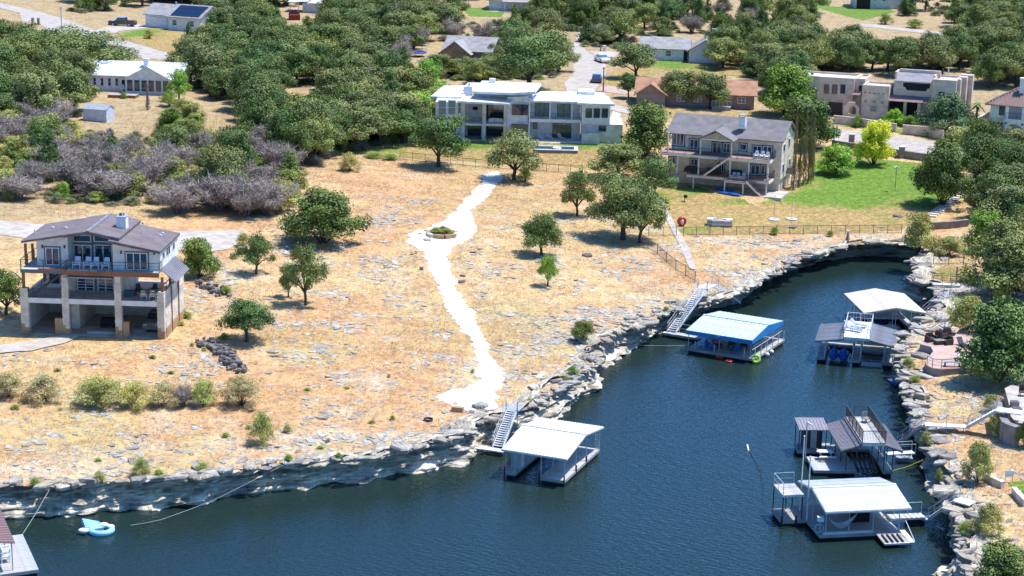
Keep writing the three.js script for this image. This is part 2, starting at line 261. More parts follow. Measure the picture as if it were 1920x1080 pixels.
// roads and drives
drape('road', M.asphalt, [[-40, -2], [0, 6], [60, 19], [92, 28], [140, 42], [178, 57], [217, 72], [282, 90], [332, 104], [420, 128], [420, 140], [327, 115], [260, 108], [225, 98], [150, 84], [72, 64], [84, 52], [75, 45], [42, 40], [37, 25], [0, 15], [-40, 8]], { lift: 0.05, step: 3 });
drape('driveway', M.concrete, [[170, 58.5], [215, 63], [225, 59], [287, 51], [253, 44.5], [215, 49.5]], { lift: 0.07, step: 3 });
drape('cul_de_sac_road', M.asphalt, [[1085, 60], [1075, 84], [1063, 104], [1076, 125], [1075, 140], [1058, 156], [1064, 176], [1090, 196], [1180, 214], [1190, 206], [1150, 196], [1125, 182], [1116, 170], [1135, 142], [1136, 122], [1121, 107], [1101, 97], [1090, 86], [1100, 62]], { lift: 0.05, step: 3 });
drape('driveway', M.concrete, [[1104, 97], [1121, 107], [1150, 108], [1165, 100], [1140, 97]], { lift: 0.07, step: 3 });
drape('driveway', M.paver, [[1117, 170], [1138, 173], [1170, 177], [1185, 174], [1170, 166], [1130, 160]], { lift: 0.06, step: 3 });
drape('lakeside_road', M.asphalt, [[1556, 240], [1600, 246], [1680, 256], [1735, 264], [1840, 288], [1960, 306], [1960, 330], [1880, 312], [1730, 293], [1650, 281], [1560, 266]], { lift: 0.05, step: 3 });
drape('far_road', M.asphalt, [[1615, 44], [1652, 47], [1790, 64], [1785, 70], [1650, 53], [1612, 50]], { lift: 0.05, step: 3 });
drape('concrete_drive', M.concrete, [[-30, 412], [0, 414], [77, 421], [200, 428], [335, 434], [440, 432], [463, 436], [451, 455], [428, 468], [395, 472], [330, 470], [200, 455], [45, 447], [0, 440], [-30, 438]], { lift: 0.05, step: 1.5 });
drape('concrete_walk', M.concrete, [[1229, 366], [1237, 366], [1268, 425], [1290, 462], [1303, 498], [1306, 506], [1294, 506], [1289, 496], [1275, 462], [1254, 422]], { lift: 0.08, step: 1 });
drape('concrete_walk', M.concrete, [[-20, 652], [60, 640], [130, 627], [147, 627], [146, 634], [120, 645], [60, 659], [-20, 666]], { lift: 0.10, step: 1 });
// lawns
const lawnTex = dataTex(512, (u, v) => { const f = 0.85 + 0.3 * tfbm(u, v, 32, 5, 5) + 0.08 * tnoise(u * 230, v * 230, 230, 8); return [f, f, f * 0.95]; }, true);
const lawnMat = new THREE.MeshStandardMaterial({ vertexColors: true, map: rep(lawnTex, 0.1), bumpMap: rep(grainBump, 0.6), bumpScale: 0.04, roughness: 0.95 });
// how green a lawn grows at each spot: patches watered well against dry thatch
const lawnCol = (spots, seed, base = 0) => (x, z) => {
  const [px, py] = project(V(x, landH(x, z), z)); let g = base;
  for (const [sx, sy, rx, ry, k] of spots) g += k * Math.exp(-(((px - sx) / rx) ** 2) - ((py - sy) / ry) ** 2);
  g = sstep(0.05, 0.85, g + 0.6 * fbm(x / 3.2, z / 3.2, seed, 4));
  const t = 0.5 + 0.5 * fbm(x / 2, z / 2, seed + 5, 3);
  return [lerp(lerp(0.46, 0.54, t), 0.165, g), lerp(lerp(0.30, 0.35, t), 0.28, g), lerp(0.12, 0.014, g)];
};
drape('lawn', lawnMat, [[1222, 366], [1243, 352], [1300, 348], [1345, 362], [1420, 382], [1440, 372], [1480, 352], [1520, 330], [1520, 280], [1555, 272], [1600, 283], [1660, 300], [1720, 306], [1780, 305], [1810, 330], [1795, 370], [1760, 395], [1740, 400], [1700, 425], [1690, 432], [1560, 436], [1400, 438], [1290, 440], [1262, 430], [1245, 400]], { lift: 0.03, step: 0.9, rag: 0.3, color: lawnCol([[1300, 356, 40, 9, 0.9], [1400, 378, 60, 8, 0.8], [1560, 330, 60, 40, 1.2], [1680, 330, 70, 38, 1.3], [1500, 375, 60, 14, 0.7], [1610, 372, 70, 22, 0.7], [1330, 432, 60, 8, 0.5], [1760, 370, 50, 30, 0.9], [1230, 375, 25, 20, 0.8]], 91) });
drape('lawn', lawnMat, [[640, 276], [700, 280], [770, 270], [900, 266], [960, 268], [1090, 266], [1180, 268], [1240, 300], [1235, 330], [1100, 318], [1030, 312], [940, 308], [860, 302], [780, 298], [700, 288], [620, 284]], { lift: 0.03, step: 1, rag: 0.3, color: lawnCol([[670, 274, 90, 14, 1.3], [890, 272, 45, 8, 1.2], [1100, 272, 60, 8, 1.2], [1180, 270, 40, 8, 1.2], [1215, 320, 20, 20, 0.8]], 93) });
drape('lawn', lawnMat, [[217, 63], [283, 53], [345, 60], [350, 100], [333, 103], [282, 89], [217, 71]], { lift: 0.03, step: 1.5, rag: 0.3, color: lawnCol([[255, 62, 40, 8, 1.1]], 95) });
drape('lawn', lawnMat, [[1225, 118], [1260, 108], [1320, 115], [1400, 125], [1480, 140], [1480, 150], [1350, 140], [1250, 132], [1205, 150], [1140, 168], [1130, 160], [1150, 130]], { lift: 0.03, step: 1.5, rag: 0.3, color: lawnCol([[1255, 120, 40, 9, 1.2], [1330, 132, 60, 8, 0.6]], 97) });
drape('lawn', lawnMat, [[868, 16], [900, 14], [945, 24], [940, 32], [880, 31]], { lift: 0.03, step: 1.5, color: lawnCol([], 99, 1) });
drape('lawn', lawnMat, [[1555, 12], [1660, 16], [1680, 22], [1620, 38], [1585, 30], [1530, 14], [1525, 2], [1560, 0]], { lift: 0.03, step: 1.5, color: lawnCol([], 101, 0.9) });
drape('lawn', lawnMat, [[1570, 236], [1660, 246], [1735, 258], [1845, 286], [1960, 300], [1960, 258], [1845, 255], [1700, 232]], { lift: 0.03, step: 1.2, color: lawnCol([[1600, 240, 60, 14, 1], [1880, 270, 70, 22, 1.2], [1700, 250, 50, 10, 0.8]], 103) });
drape('dry_lawn', lawnMat, [[1150, 200], [1200, 196], [1330, 214], [1440, 206], [1440, 218], [1330, 222], [1240, 216], [1160, 212]], { lift: 0.03, step: 1.2, color: lawnCol([], 105, 0.05) });
drape('lawn', lawnMat, [[1890, 906], [1925, 900], [1990, 935], [1960, 960], [1915, 930]], { lift: 0.05, step: 0.8, color: lawnCol([], 107, 0.9) });
drape('dry_lawn', lawnMat, [[1745, 506], [1780, 497], [1820, 500], [1825, 525], [1790, 532], [1755, 527]], { lift: 0.03, step: 0.8, rag: 0.3, color: lawnCol([], 109, 0.22) });

// ---------- cliff ----------
const rockTex = dataTex(1024, (u, v) => {
  const f = tfbm(u, v, 8, 3, 6), s = tfbm(u, v * 1, 5, 44, 4), st = tnoise(u * 12, v * 90, 90, 7), k = 0.55 * sstep(0.0, 0.5, tfbm(u, v, 34, 66, 4)) + 0.3 * sstep(0.1, 0.5, tnoise(u * 14, v * 64, 64, 9));
  const crack = sstep(0.35, 0.75, tnoise(u * 9, v * 128, 128, 27)); let g = 0.86 + 0.22 * f + 0.13 * st - 0.22 * crack; return [lerp(g, g * 0.72, k), lerp(g * 0.975, g * 0.70, k), lerp(g * 0.93 - 0.05 * s, g * 0.67, k)];
}, true);
const rockBump = dataTex(1024, (u, v) => { const q = 0.5 + 0.5 * tfbm(u, v, 20, 8, 6); return [q, q, q]; }, false);
const rockMat = mat(0.74, 0.66, 0.54, { map: rep(rockTex, 0.1), bumpMap: rep(rockBump, 0.2), bumpScale: 0.12, roughness: 0.95 });
// the shore as evenly spaced points with the way to the water
const line = [];
{
  const pts = shore.slice(2, shore.length - 2), S = 0.3; let acc = 0;
  const c = new THREE.CatmullRomCurve3(pts.map(([x, z]) => V(x, 0, z)), false, 'centripetal'); const n = Math.round(c.getLength() / S); c.arcLengthDivisions = 3000;
  const P = c.getSpacedPoints(n);
  for (let i = 0; i <= n; i++) { const a = P[Math.max(0, i - 3)], b = P[Math.min(n, i + 3)], t = b.clone().sub(a).normalize(); line.push({ x: P[i].x, z: P[i].z, nx: -t.z, nz: t.x, s: i * S }); }
}
const undercut = (x, z) => { const [px, py] = project(V(x, 1, z)); let u = 0.15; u += 0.75 * sstep(380, 480, px) * sstep(790, 700, px) * (py > 800 ? 1 : 0); u += 3.6 * sstep(1180, 1330, px) * (py < 640 && px < 1725 ? 1 : 0); u += 0.5 * (px > 1660 && py > 660 ? 1 : 0); return u; };
{
  const rows = []; for (const o of [-3.4, -2.8, -2.3, -1.9, -1.5, -1.2, -0.9, -0.6, -0.3]) rows.push([o, null]);
  for (let k = 0; k <= 36; k++) rows.push([0, 1 - k / 36]);
  const nR = rows.length, pos = [], uv = [], idx = [], nL = line.length;
  for (const L of line) {
    const talus = sstep(0.15, 0.6, fbm(L.s / 9, 3, 12, 3)), U = undercut(L.x, L.z) * (0.8 + 0.5 * fbm(L.s / 6, 9, 22, 2)), jag = 0.55 * fbm(L.s / 3.5, 1, 31, 4), top = RIM_H + 0.45 * fbm(L.s / 11, 2, 17, 3), terr = 1.5 * sstep(-0.25, 0.35, fbm(L.s / 8, 6, 43, 3));
    for (const [o, v] of rows) {
      let off, y;
      if (v === null) {
        const x = L.x + L.nx * o, z = L.z + L.nz * o, e = -o / 3.4;
        const q = fbm(L.s / 1.6, o * 1.1, 61, 3), q2 = fbm(L.s / 0.7 + 9, o * 2.1, 67, 2);
        off = o + (jag - terr) * (1 - e); y = lerp(top + 0.10 + 0.30 * Math.round(q * 3) / 3 + 0.12 * q2, landH(x, z) - 0.14, sstep(0.1, 1, e));
        if (e < 0.95) y = Math.max(y, landH(x, z) - 0.12 + 0.22 * Math.max(0, Math.round((q + q2 * 0.4) * 4) / 4));
      } else {
        y = lerp(-0.9, top, v); const yy = y + 0.35 * fbm(L.s / 7, 5, 71, 2), lay = Math.floor(yy / 0.36), fr = yy / 0.36 - lay;
        const r = 0.75 * noise2(L.s / 4.5, lay * 7.3, 81) + 0.42 * noise2(L.s / 1.3, lay * 3.7, 83) + 0.28 * (hash3(Math.floor(L.s / (0.9 + 0.5 * hash3(lay, 5, 2)) + lay * 3), lay, 85) * 2 - 1);
        off = jag + 0.72 * r - U * sstep(0.86, 0.62, v) + 0.10 * Math.sin(fr * 3.14) - terr * Math.floor(sstep(0.42, 1.0, v) * 4.99) / 4 + talus * 1.3 * sstep(0.75, 0.1, v) - 0.1 * sstep(0.25, 0.05, v) + 0.24 * noise2(L.s / 1.3, y / 0.22, 91) + 0.12 * noise2(L.s / 0.45, y / 0.13, 93) + (U < 0.32 ? 1.5 : U < 0.75 ? 0.6 : 0.2) * (0.5 - v);
      }
      pos.push(L.x + L.nx * off, y, L.z + L.nz * off); uv.push(L.s, (v === null ? 4 + o : v * 3.4));
    }
  }
    const g = new THREE.BufferGeometry(); g.setAttribute('position', new THREE.Float32BufferAttribute(pos, 3)); g.setAttribute('uv', new THREE.Float32BufferAttribute(uv, 2)); var cliffs = [];
  const cutAt = line.findIndex((L) => { const e = shore[nMain]; return Math.hypot(L.x - e[0], L.z - e[1]) < 0.5; });
  for (const [i0, i1, nm] of [[0, cutAt, 'limestone_cliff'], [cutAt, nL - 1, 'bank_cliff']]) {
    const id = []; for (let i = i0; i < i1; i++) for (let k = 0; k < nR - 1; k++) { const a = i * nR + k, b = a + 1, c = a + nR, d = c + 1; id.push(a, b, c, b, d, c); }
    g.setIndex(id); const f = g.toNonIndexed(); f.computeVertexNormals(); const c = struct(nm, rockMat, f); cliffs.push([c, i0, i1]);
  }
}
// flat, broken blocks of limestone
const R0 = mulberry(4242);
function slabGeo(R, flat = 0.35) {
  const n = 5 + Math.floor(R() * 3), top = [], mid = [], bot = [];
  for (let i = 0; i < n; i++) { const a = (i + 0.7 * (R() - 0.5)) / n * 6.283, r = 0.28 + 0.3 * R(); mid.push(V(Math.cos(a) * r * 1.04, flat * (0.5 + 0.15 * R()), Math.sin(a) * r * 1.04)); top.push(V(Math.cos(a) * r * 0.95, flat * (0.8 + 0.35 * R()), Math.sin(a) * r * 0.93)); bot.push(V(Math.cos(a) * r * 0.92, -0.06, Math.sin(a) * r * 0.92)); }
  const pos = [], uv = [], t = (a, b, c) => { for (const p of [a, b, c]) { pos.push(p.x, p.y, p.z); uv.push(p.x * 1.3 + p.y, p.z * 1.3 + p.y); } }, c = V(0, flat * 1.02, 0);
  for (let i = 0; i < n; i++) { const j = (i + 1) % n; t(c, top[j], top[i]); t(top[i], top[j], mid[j]); t(top[i], mid[j], mid[i]); t(mid[i], mid[j], bot[j]); t(mid[i], bot[j], bot[i]); }
  const g = new THREE.BufferGeometry(); g.setAttribute('position', new THREE.Float32BufferAttribute(pos, 3)); g.setAttribute('uv', new THREE.Float32BufferAttribute(uv, 2)); g.computeVertexNormals(); return g;
}
const slabs = Array.from({ length: 9 }, () => slabGeo(R0, 0.16 + 0.16 * R0())), lumps = Array.from({ length: 6 }, () => slabGeo(R0, 0.6));
const rockTones = [rockMat, mat(0.66, 0.62, 0.56, { map: rockMat.map, roughness: 0.95 }), mat(0.46, 0.42, 0.38, { map: rockMat.map, roughness: 0.95 }), mat(0.58, 0.52, 0.44, { map: rockMat.map, roughness: 0.95 })];
for (const [cliff, i0, i1] of cliffs) for (let k = 0, n = 0; k < 6000 && n < 290; k++) {
  const L = line[i0 + Math.floor(R0() * (i1 - i0))], o = -3.4 * R0() * R0() + 0.25, x = L.x + L.nx * o, z = L.z + L.nz * o, [px, py] = project(V(x, 2.5, z));
  if (px < -20 || px > 1935 || py > 1090) continue;
  const s = 0.55 + 1.6 * R0() * R0() + 0.2, m = part(cliff, 'ledge_stone', rockTones[Math.floor(R0() * 4)], slabs[Math.floor(R0() * slabs.length)]);
  m.position.set(x, Math.max(landH(x, z), RIM_H - 0.1) - 0.06 + 0.12 * R0(), z); m.rotation.set((R0() - 0.5) * 0.22, R0() * 6.28, (R0() - 0.5) * 0.22); m.scale.set(s * 1.35, s * (0.5 + 0.5 * R0()), s * (0.5 + 0.5 * R0())); n++;
}
// ---------- water ----------
{
  const N = 2048, waves = []; const R = mulberry(99);
  for (let k = 0; k < 46; k++) { const big = k < 14, f = big ? 12 + R() * 26 : 30 + R() * 90, th = -0.75 + (R() - 0.5) * (big ? 1.6 : 2.8); waves.push([Math.round(Math.cos(th) * f), Math.round(Math.sin(th) * f), R() * 6.28, (big ? 0.7 : 0.75) / Math.sqrt(f) * 2.6]); }
  const tex = dataTex(N, (u, v) => { let q = 0; for (const [a, b, p, w] of waves) q += w * Math.sin(6.28318 * (a * u + b * v) + p); q = 0.5 + q * 0.055 + 0.05 * tfbm(u, v, 160, 5, 3); return [q, q, q]; }, false);
  tex.repeat.set(1 / 19, 1 / 19);
  const g = new THREE.PlaneGeometry(900, 560, 1, 1); g.rotateX(-Math.PI / 2); g.translate(-120, 0, -20);
  const uv = g.attributes.uv, p = g.attributes.position; for (let i = 0; i < uv.count; i++) uv.setXY(i, p.getX(i), p.getZ(i));
  struct('lake_water', new THREE.MeshPhysicalMaterial({ color: new THREE.Color().setRGB(0.012, 0.026, 0.022), roughness: 0.10, ior: 1.36, specularIntensity: 1, bumpMap: tex, bumpScale: 0.075 }), g);
}

// ---------- trees and shrubs ----------
function limb(pts, r0, r1, seg = 6) {
  const c = new THREE.CatmullRomCurve3(pts), n = Math.max(3, pts.length * 2), g = new THREE.TubeGeometry(c, n, 1, seg, false), p = g.attributes.position;
  for (let i = 0; i <= n; i++) { const o = c.getPointAt(i / n), r = lerp(r0, r1, i / n); for (let k = 0; k <= seg; k++) { const q = i * (seg + 1) + k; p.setXYZ(q, o.x + (p.getX(q) - o.x) * r, o.y + (p.getY(q) - o.y) * r, o.z + (p.getZ(q) - o.z) * r); } }
  g.computeVertexNormals(); return g;
}
// leaves as small folded faces in clumps. lobes: [x, y, z, r]
function foliage(R, lobes, n, size, { thin = 0.62, up = 0.25, fill = 0.45, tone = 0.22, drop = 0 } = {}) {
  const pos = [], nor = [], col = [], tot = lobes.reduce((a, l) => a + l[3] ** 2, 0), q = V(0, 0, 0), nn = V(0, 0, 0), a = V(0, 0, 0), b = V(0, 0, 0);
  for (const [lx, ly, lz, lr, sq = 0.8] of lobes) {
    const k = Math.round(n * lr * lr / tot), lt = 1 + (R() - 0.5) * 2 * tone, warm = (R() - 0.5) * 0.18;
    const sub = []; for (let i = 0; i < 7 + lr * 6; i++) { const th = R() * 6.283, ph = Math.acos(2 * R() - 1), r = lr * (0.55 + 0.5 * R()); sub.push([Math.sin(ph) * Math.cos(th) * r, Math.cos(ph) * r * sq, Math.sin(ph) * Math.sin(th) * r, 1 + (R() - 0.5) * tone * 1.4]); }
    for (let i = 0; i < k; i++) {
      const s = sub[Math.floor(R() * sub.length)]; let ox, oy, oz;
      const th = R() * 6.283, ph = Math.acos(2 * R() - 1), r = lr * fill * Math.cbrt(R()) * 1.1; ox = Math.sin(ph) * Math.cos(th) * r; oy = Math.cos(ph) * r * 0.8; oz = Math.sin(ph) * Math.sin(th) * r;
      q.set(lx + s[0] + ox, ly + s[1] + oy - drop * R(), lz + s[2] + oz);
      nn.set(s[0] + ox + (R() - 0.5) * lr * 1.6, s[1] + oy + (R() - 0.5) * lr * 1.6 + up * lr, s[2] + oz + (R() - 0.5) * lr * 1.6).normalize();
      a.set(R() - 0.5, R() - 0.5, R() - 0.5).cross(nn).normalize(); b.copy(nn).cross(a);
      const w = size * (0.6 + 0.8 * R()), h = w * thin, f = w * 0.22, t = s[3] * lt * (0.88 + 0.24 * R()), C = [t * (1 + warm), t, t * (1 - warm * 0.6)];
      const P = [[-w, 0, 0], [0, -h, f], [w, 0, 0], [0, h, f]].map(([u, v, e]) => [q.x + a.x * u + b.x * v + nn.x * e, q.y + a.y * u + b.y * v + nn.y * e, q.z + a.z * u + b.z * v + nn.z * e]);
      for (const j of [0, 1, 2, 0, 2, 3]) { pos.push(...P[j]); nor.push(nn.x, nn.y, nn.z); col.push(...C); }
    }
  }
  const g = new THREE.BufferGeometry(); g.setAttribute('position', new THREE.Float32BufferAttribute(pos, 3)); g.setAttribute('color', new THREE.Float32BufferAttribute(col, 3)); g.computeVertexNormals(); return g;
}
// every kind is built about 6 m tall and 6 m wide and scaled to the tree
const KIND = {};
function oakKind(seed, leaves, open) {
  const R = mulberry(seed), lobes = [], trunk = [], lean = (R() - 0.5) * 0.8;
  const fork = V(lean * 0.5, 1.0 + R() * 0.4, (R() - 0.5) * 0.4);
  trunk.push(limb([V(0, -0.3, 0), V(lean * 0.2, 0.6, 0), fork], 0.24, 0.17));
  const n = 9 + Math.floor(R() * 3);
  for (let i = 0; i < n; i++) {
    const a = (i + R() * 0.6) / n * 6.283, ring = i % 3 === 0 ? 0.85 : 1.95, x = Math.cos(a) * ring * (0.85 + 0.3 * R()), z = Math.sin(a) * ring * (0.85 + 0.3 * R()), y = (ring < 1 ? 4.6 : 2.75) + (R() - 0.4) * 1.1;
    lobes.push([x, y, z, (ring < 1 ? 1.25 : 1.05) * (0.85 + 0.3 * R()), open ? 0.62 : 0.78]);
    if (i % 2 === 0 || open) trunk.push(limb([fork, V(lerp(fork.x, x, 0.45), lerp(fork.y, y, 0.5) + 0.1, lerp(fork.z, z, 0.4)), V(x, y, z)], 0.11, 0.03, 5));
  }
  lobes.push([0, 3.6, 0, 1.6]);
  return { crown: foliage(R, lobes, leaves, leaves > 15000 ? 0.085 : 0.105, { fill: open ? 0.42 : 0.52, drop: 0.15 }), trunk: merge(trunk) };
}
function bushKind(seed, leaves, o = {}) {     // foliage down to the ground
  const R = mulberry(seed), lobes = [], n = o.n ?? 9, trunk = [];
  for (let i = 0; i < n; i++) { const a = (i + R() * 0.5) / n * 6.283, ring = (i % 2 ? 1.9 : 1.0) * (0.8 + 0.4 * R()), y = (i % 2 ? 1.5 : 3.4) + R() * 0.9; lobes.push([Math.cos(a) * ring, y, Math.sin(a) * ring, 1.15 * (0.8 + 0.4 * R()), 0.95]); trunk.push(limb([V(0, -0.2, 0), V(Math.cos(a) * ring * 0.4, y * 0.5, Math.sin(a) * ring * 0.4), V(Math.cos(a) * ring, y, Math.sin(a) * ring)], 0.09, 0.02, 5)); }
  lobes.push([0, 4.6, 0, 1.15], [0, 2.4, 0, 1.5]);
  return { crown: foliage(R, lobes, leaves, o.size ?? 0.15, { fill: 0.5, thin: o.thin ?? 0.6, tone: o.tone ?? 0.2 }), trunk: merge(trunk) };
}
function coneKind(seed, leaves) {             // juniper: ragged, pointed
  const R = mulberry(seed), lobes = [];
  for (let i = 0; i < 15; i++) { const t = i / 14, y = 0.9 + t * 4.6, r = 2.1 * Math.pow(1 - t, 0.6) * (0.7 + 0.3 * R()), a = i * 2.4 + R(); lobes.push([Math.cos(a) * r * 0.75, y + R() * 0.4, Math.sin(a) * r * 0.75, 0.55 + 0.75 * (1 - t), 1.15]); }
  return { crown: foliage(R, lobes, leaves, 0.14, { fill: 0.5, thin: 0.5, up: 0.5 }), trunk: limb([V(0, -0.3, 0), V(0.1, 2.5, 0), V(0, 5, 0)], 0.18, 0.04) };
}
function bareKind(seed, twigs, leafy) {       // leafless brush: limbs and a haze of thin twigs
  const R = mulberry(seed), tr = [], pos = [], ends = [];
  for (let i = 0; i < 15; i++) { const a = i / 15 * 6.283 + R() * 0.5, ring = 0.5 + 2.3 * R(), y = 2.6 + 2.9 * R() * (1 - ring / 5), e = V(Math.cos(a) * ring, y, Math.sin(a) * ring), m = V(e.x * 0.35 + (R() - 0.5) * 0.5, y * 0.5, e.z * 0.35 + (R() - 0.5) * 0.5); tr.push(limb([V((R() - 0.5) * 0.4, -0.2, (R() - 0.5) * 0.4), m, e], 0.09, 0.02, 4)); ends.push([m, e]); }
  const lobes = [];
  for (let i = 0; i < twigs; i++) {
    const [m, e] = ends[Math.floor(R() * ends.length)], t = R(), p = m.clone().lerp(e, t), d = V(R() - 0.5, R() - 0.25, R() - 0.5).normalize(), L = 0.35 + 0.75 * R();
    p.add(V((R() - 0.5) * 1.1, (R() - 0.5) * 0.9, (R() - 0.5) * 1.1)); const q = p.clone().addScaledVector(d, L), w = V(R() - 0.5, R() - 0.5, R() - 0.5).cross(d).setLength(0.022 + 0.02 * R());
    pos.push(p.x - w.x, p.y - w.y, p.z - w.z, p.x + w.x, p.y + w.y, p.z + w.z, q.x, q.y, q.z);
  }
  const g = new THREE.BufferGeometry(); g.setAttribute('position', new THREE.Float32BufferAttribute(pos, 3)); g.computeVertexNormals();
  const c = []; for (let i = 0; i < pos.length / 9; i++) { const t = 0.8 + 0.4 * R(); for (let k = 0; k < 3; k++) c.push(t, t * 0.97, t * 0.96); } g.setAttribute('color', new THREE.Float32BufferAttribute(c, 3));
  return { crown: g, trunk: merge(tr) };
}
function columnKind(seed, leaves) { const R = mulberry(seed), lobes = []; for (let i = 0; i < 16; i++) { const t = i / 15; lobes.push([(R() - 0.5) * 0.7, 0.5 + t * 5.2, (R() - 0.5) * 0.7, 1.1 * (1 - 0.65 * t), 1.6]); } return { crown: foliage(R, lobes, leaves, 0.16, { thin: 0.3, up: 0.6 }), trunk: limb([V(0, -0.3, 0), V(0, 3, 0), V(0, 5.5, 0)], 0.2, 0.05) }; }
KIND.oak = [11, 12, 13, 14, 15].map((s) => oakKind(s, 11000, false)); KIND.oakOpen = [21, 22, 23].map((s) => oakKind(s, 7000, true)); KIND.oakBig = [25, 26].map((s) => oakKind(s, 21000, false));
KIND.bush = [31, 32, 33].map((s) => bushKind(s, 9000, { size: 0.12 })); KIND.juniper = [41, 42, 43].map((s) => coneKind(s, 5500)); KIND.bare = [51, 52, 53, 54].map((s) => bareKind(s, 5200)); KIND.column = [61, 62].map((s) => columnKind(s, 2600));
KIND.round = [71, 72].map((s) => bushKind(s, 13000, { n: 11, size: 0.115, tone: 0.26 })); KIND.scrub = [81, 82, 83].map((s) => bushKind(s, 7000, { n: 10, size: 0.13, thin: 0.35, tone: 0.3 }));
const leaf = (r, g, b) => mat(r, g, b, { vertexColors: true, roughness: 0.75 });
const LEAF = { oak: [leaf(0.215, 0.245, 0.060), leaf(0.179, 0.216, 0.048), leaf(0.255, 0.263, 0.073), leaf(0.153, 0.206, 0.043), leaf(0.265, 0.282, 0.059)], dark: [leaf(0.113, 0.179, 0.034), leaf(0.133, 0.188, 0.030)], juniper: [leaf(0.127, 0.197, 0.034), leaf(0.174, 0.234, 0.034), leaf(0.102, 0.160, 0.030)], bright: [leaf(0.286, 0.508, 0.030), leaf(0.244, 0.394, 0.034)], yellow: [leaf(0.674, 0.677, 0.030)], olive: [leaf(0.489, 0.443, 0.117), leaf(0.491, 0.406, 0.173), leaf(0.408, 0.394, 0.098)], silver: [leaf(0.530, 0.546, 0.215)], bare: [leaf(0.33, 0.275, 0.23), leaf(0.28, 0.235, 0.19), leaf(0.38, 0.32, 0.27), leaf(0.25, 0.21, 0.165)], cypress: [leaf(0.204, 0.197, 0.048), leaf(0.346, 0.243, 0.115)] };
const RT = mulberry(2024), usedTrees = [];
// a tree whose foot stands at a photo pixel; width and height in metres
function tree(kind, leafMat, p, w, h, name, label, category, group, turn) {
  const k = KIND[kind][Math.floor(RT() * KIND[kind].length)], t = thing(name, label, category, p, turn ?? RT() * 6.283, group);
  const bark = kind === 'bare' ? barkGrey : M.trunk;
  part(t, kind === 'bare' || category === 'shrub' ? 'stems' : 'trunk', bark, k.trunk); part(t, kind === 'bare' ? 'twigs' : category === 'shrub' ? 'foliage' : 'crown', leafMat, k.crown);
  t.scale.set(w / 6, h / 6, w / 6); t.position.y -= 0.03; usedTrees.push([p.x, p.z, w / 2]); return t;
}
const barkGrey = mat(0.20, 0.17, 0.155, { map: stain1 });
const pick = (a) => a[Math.floor(RT() * a.length)];
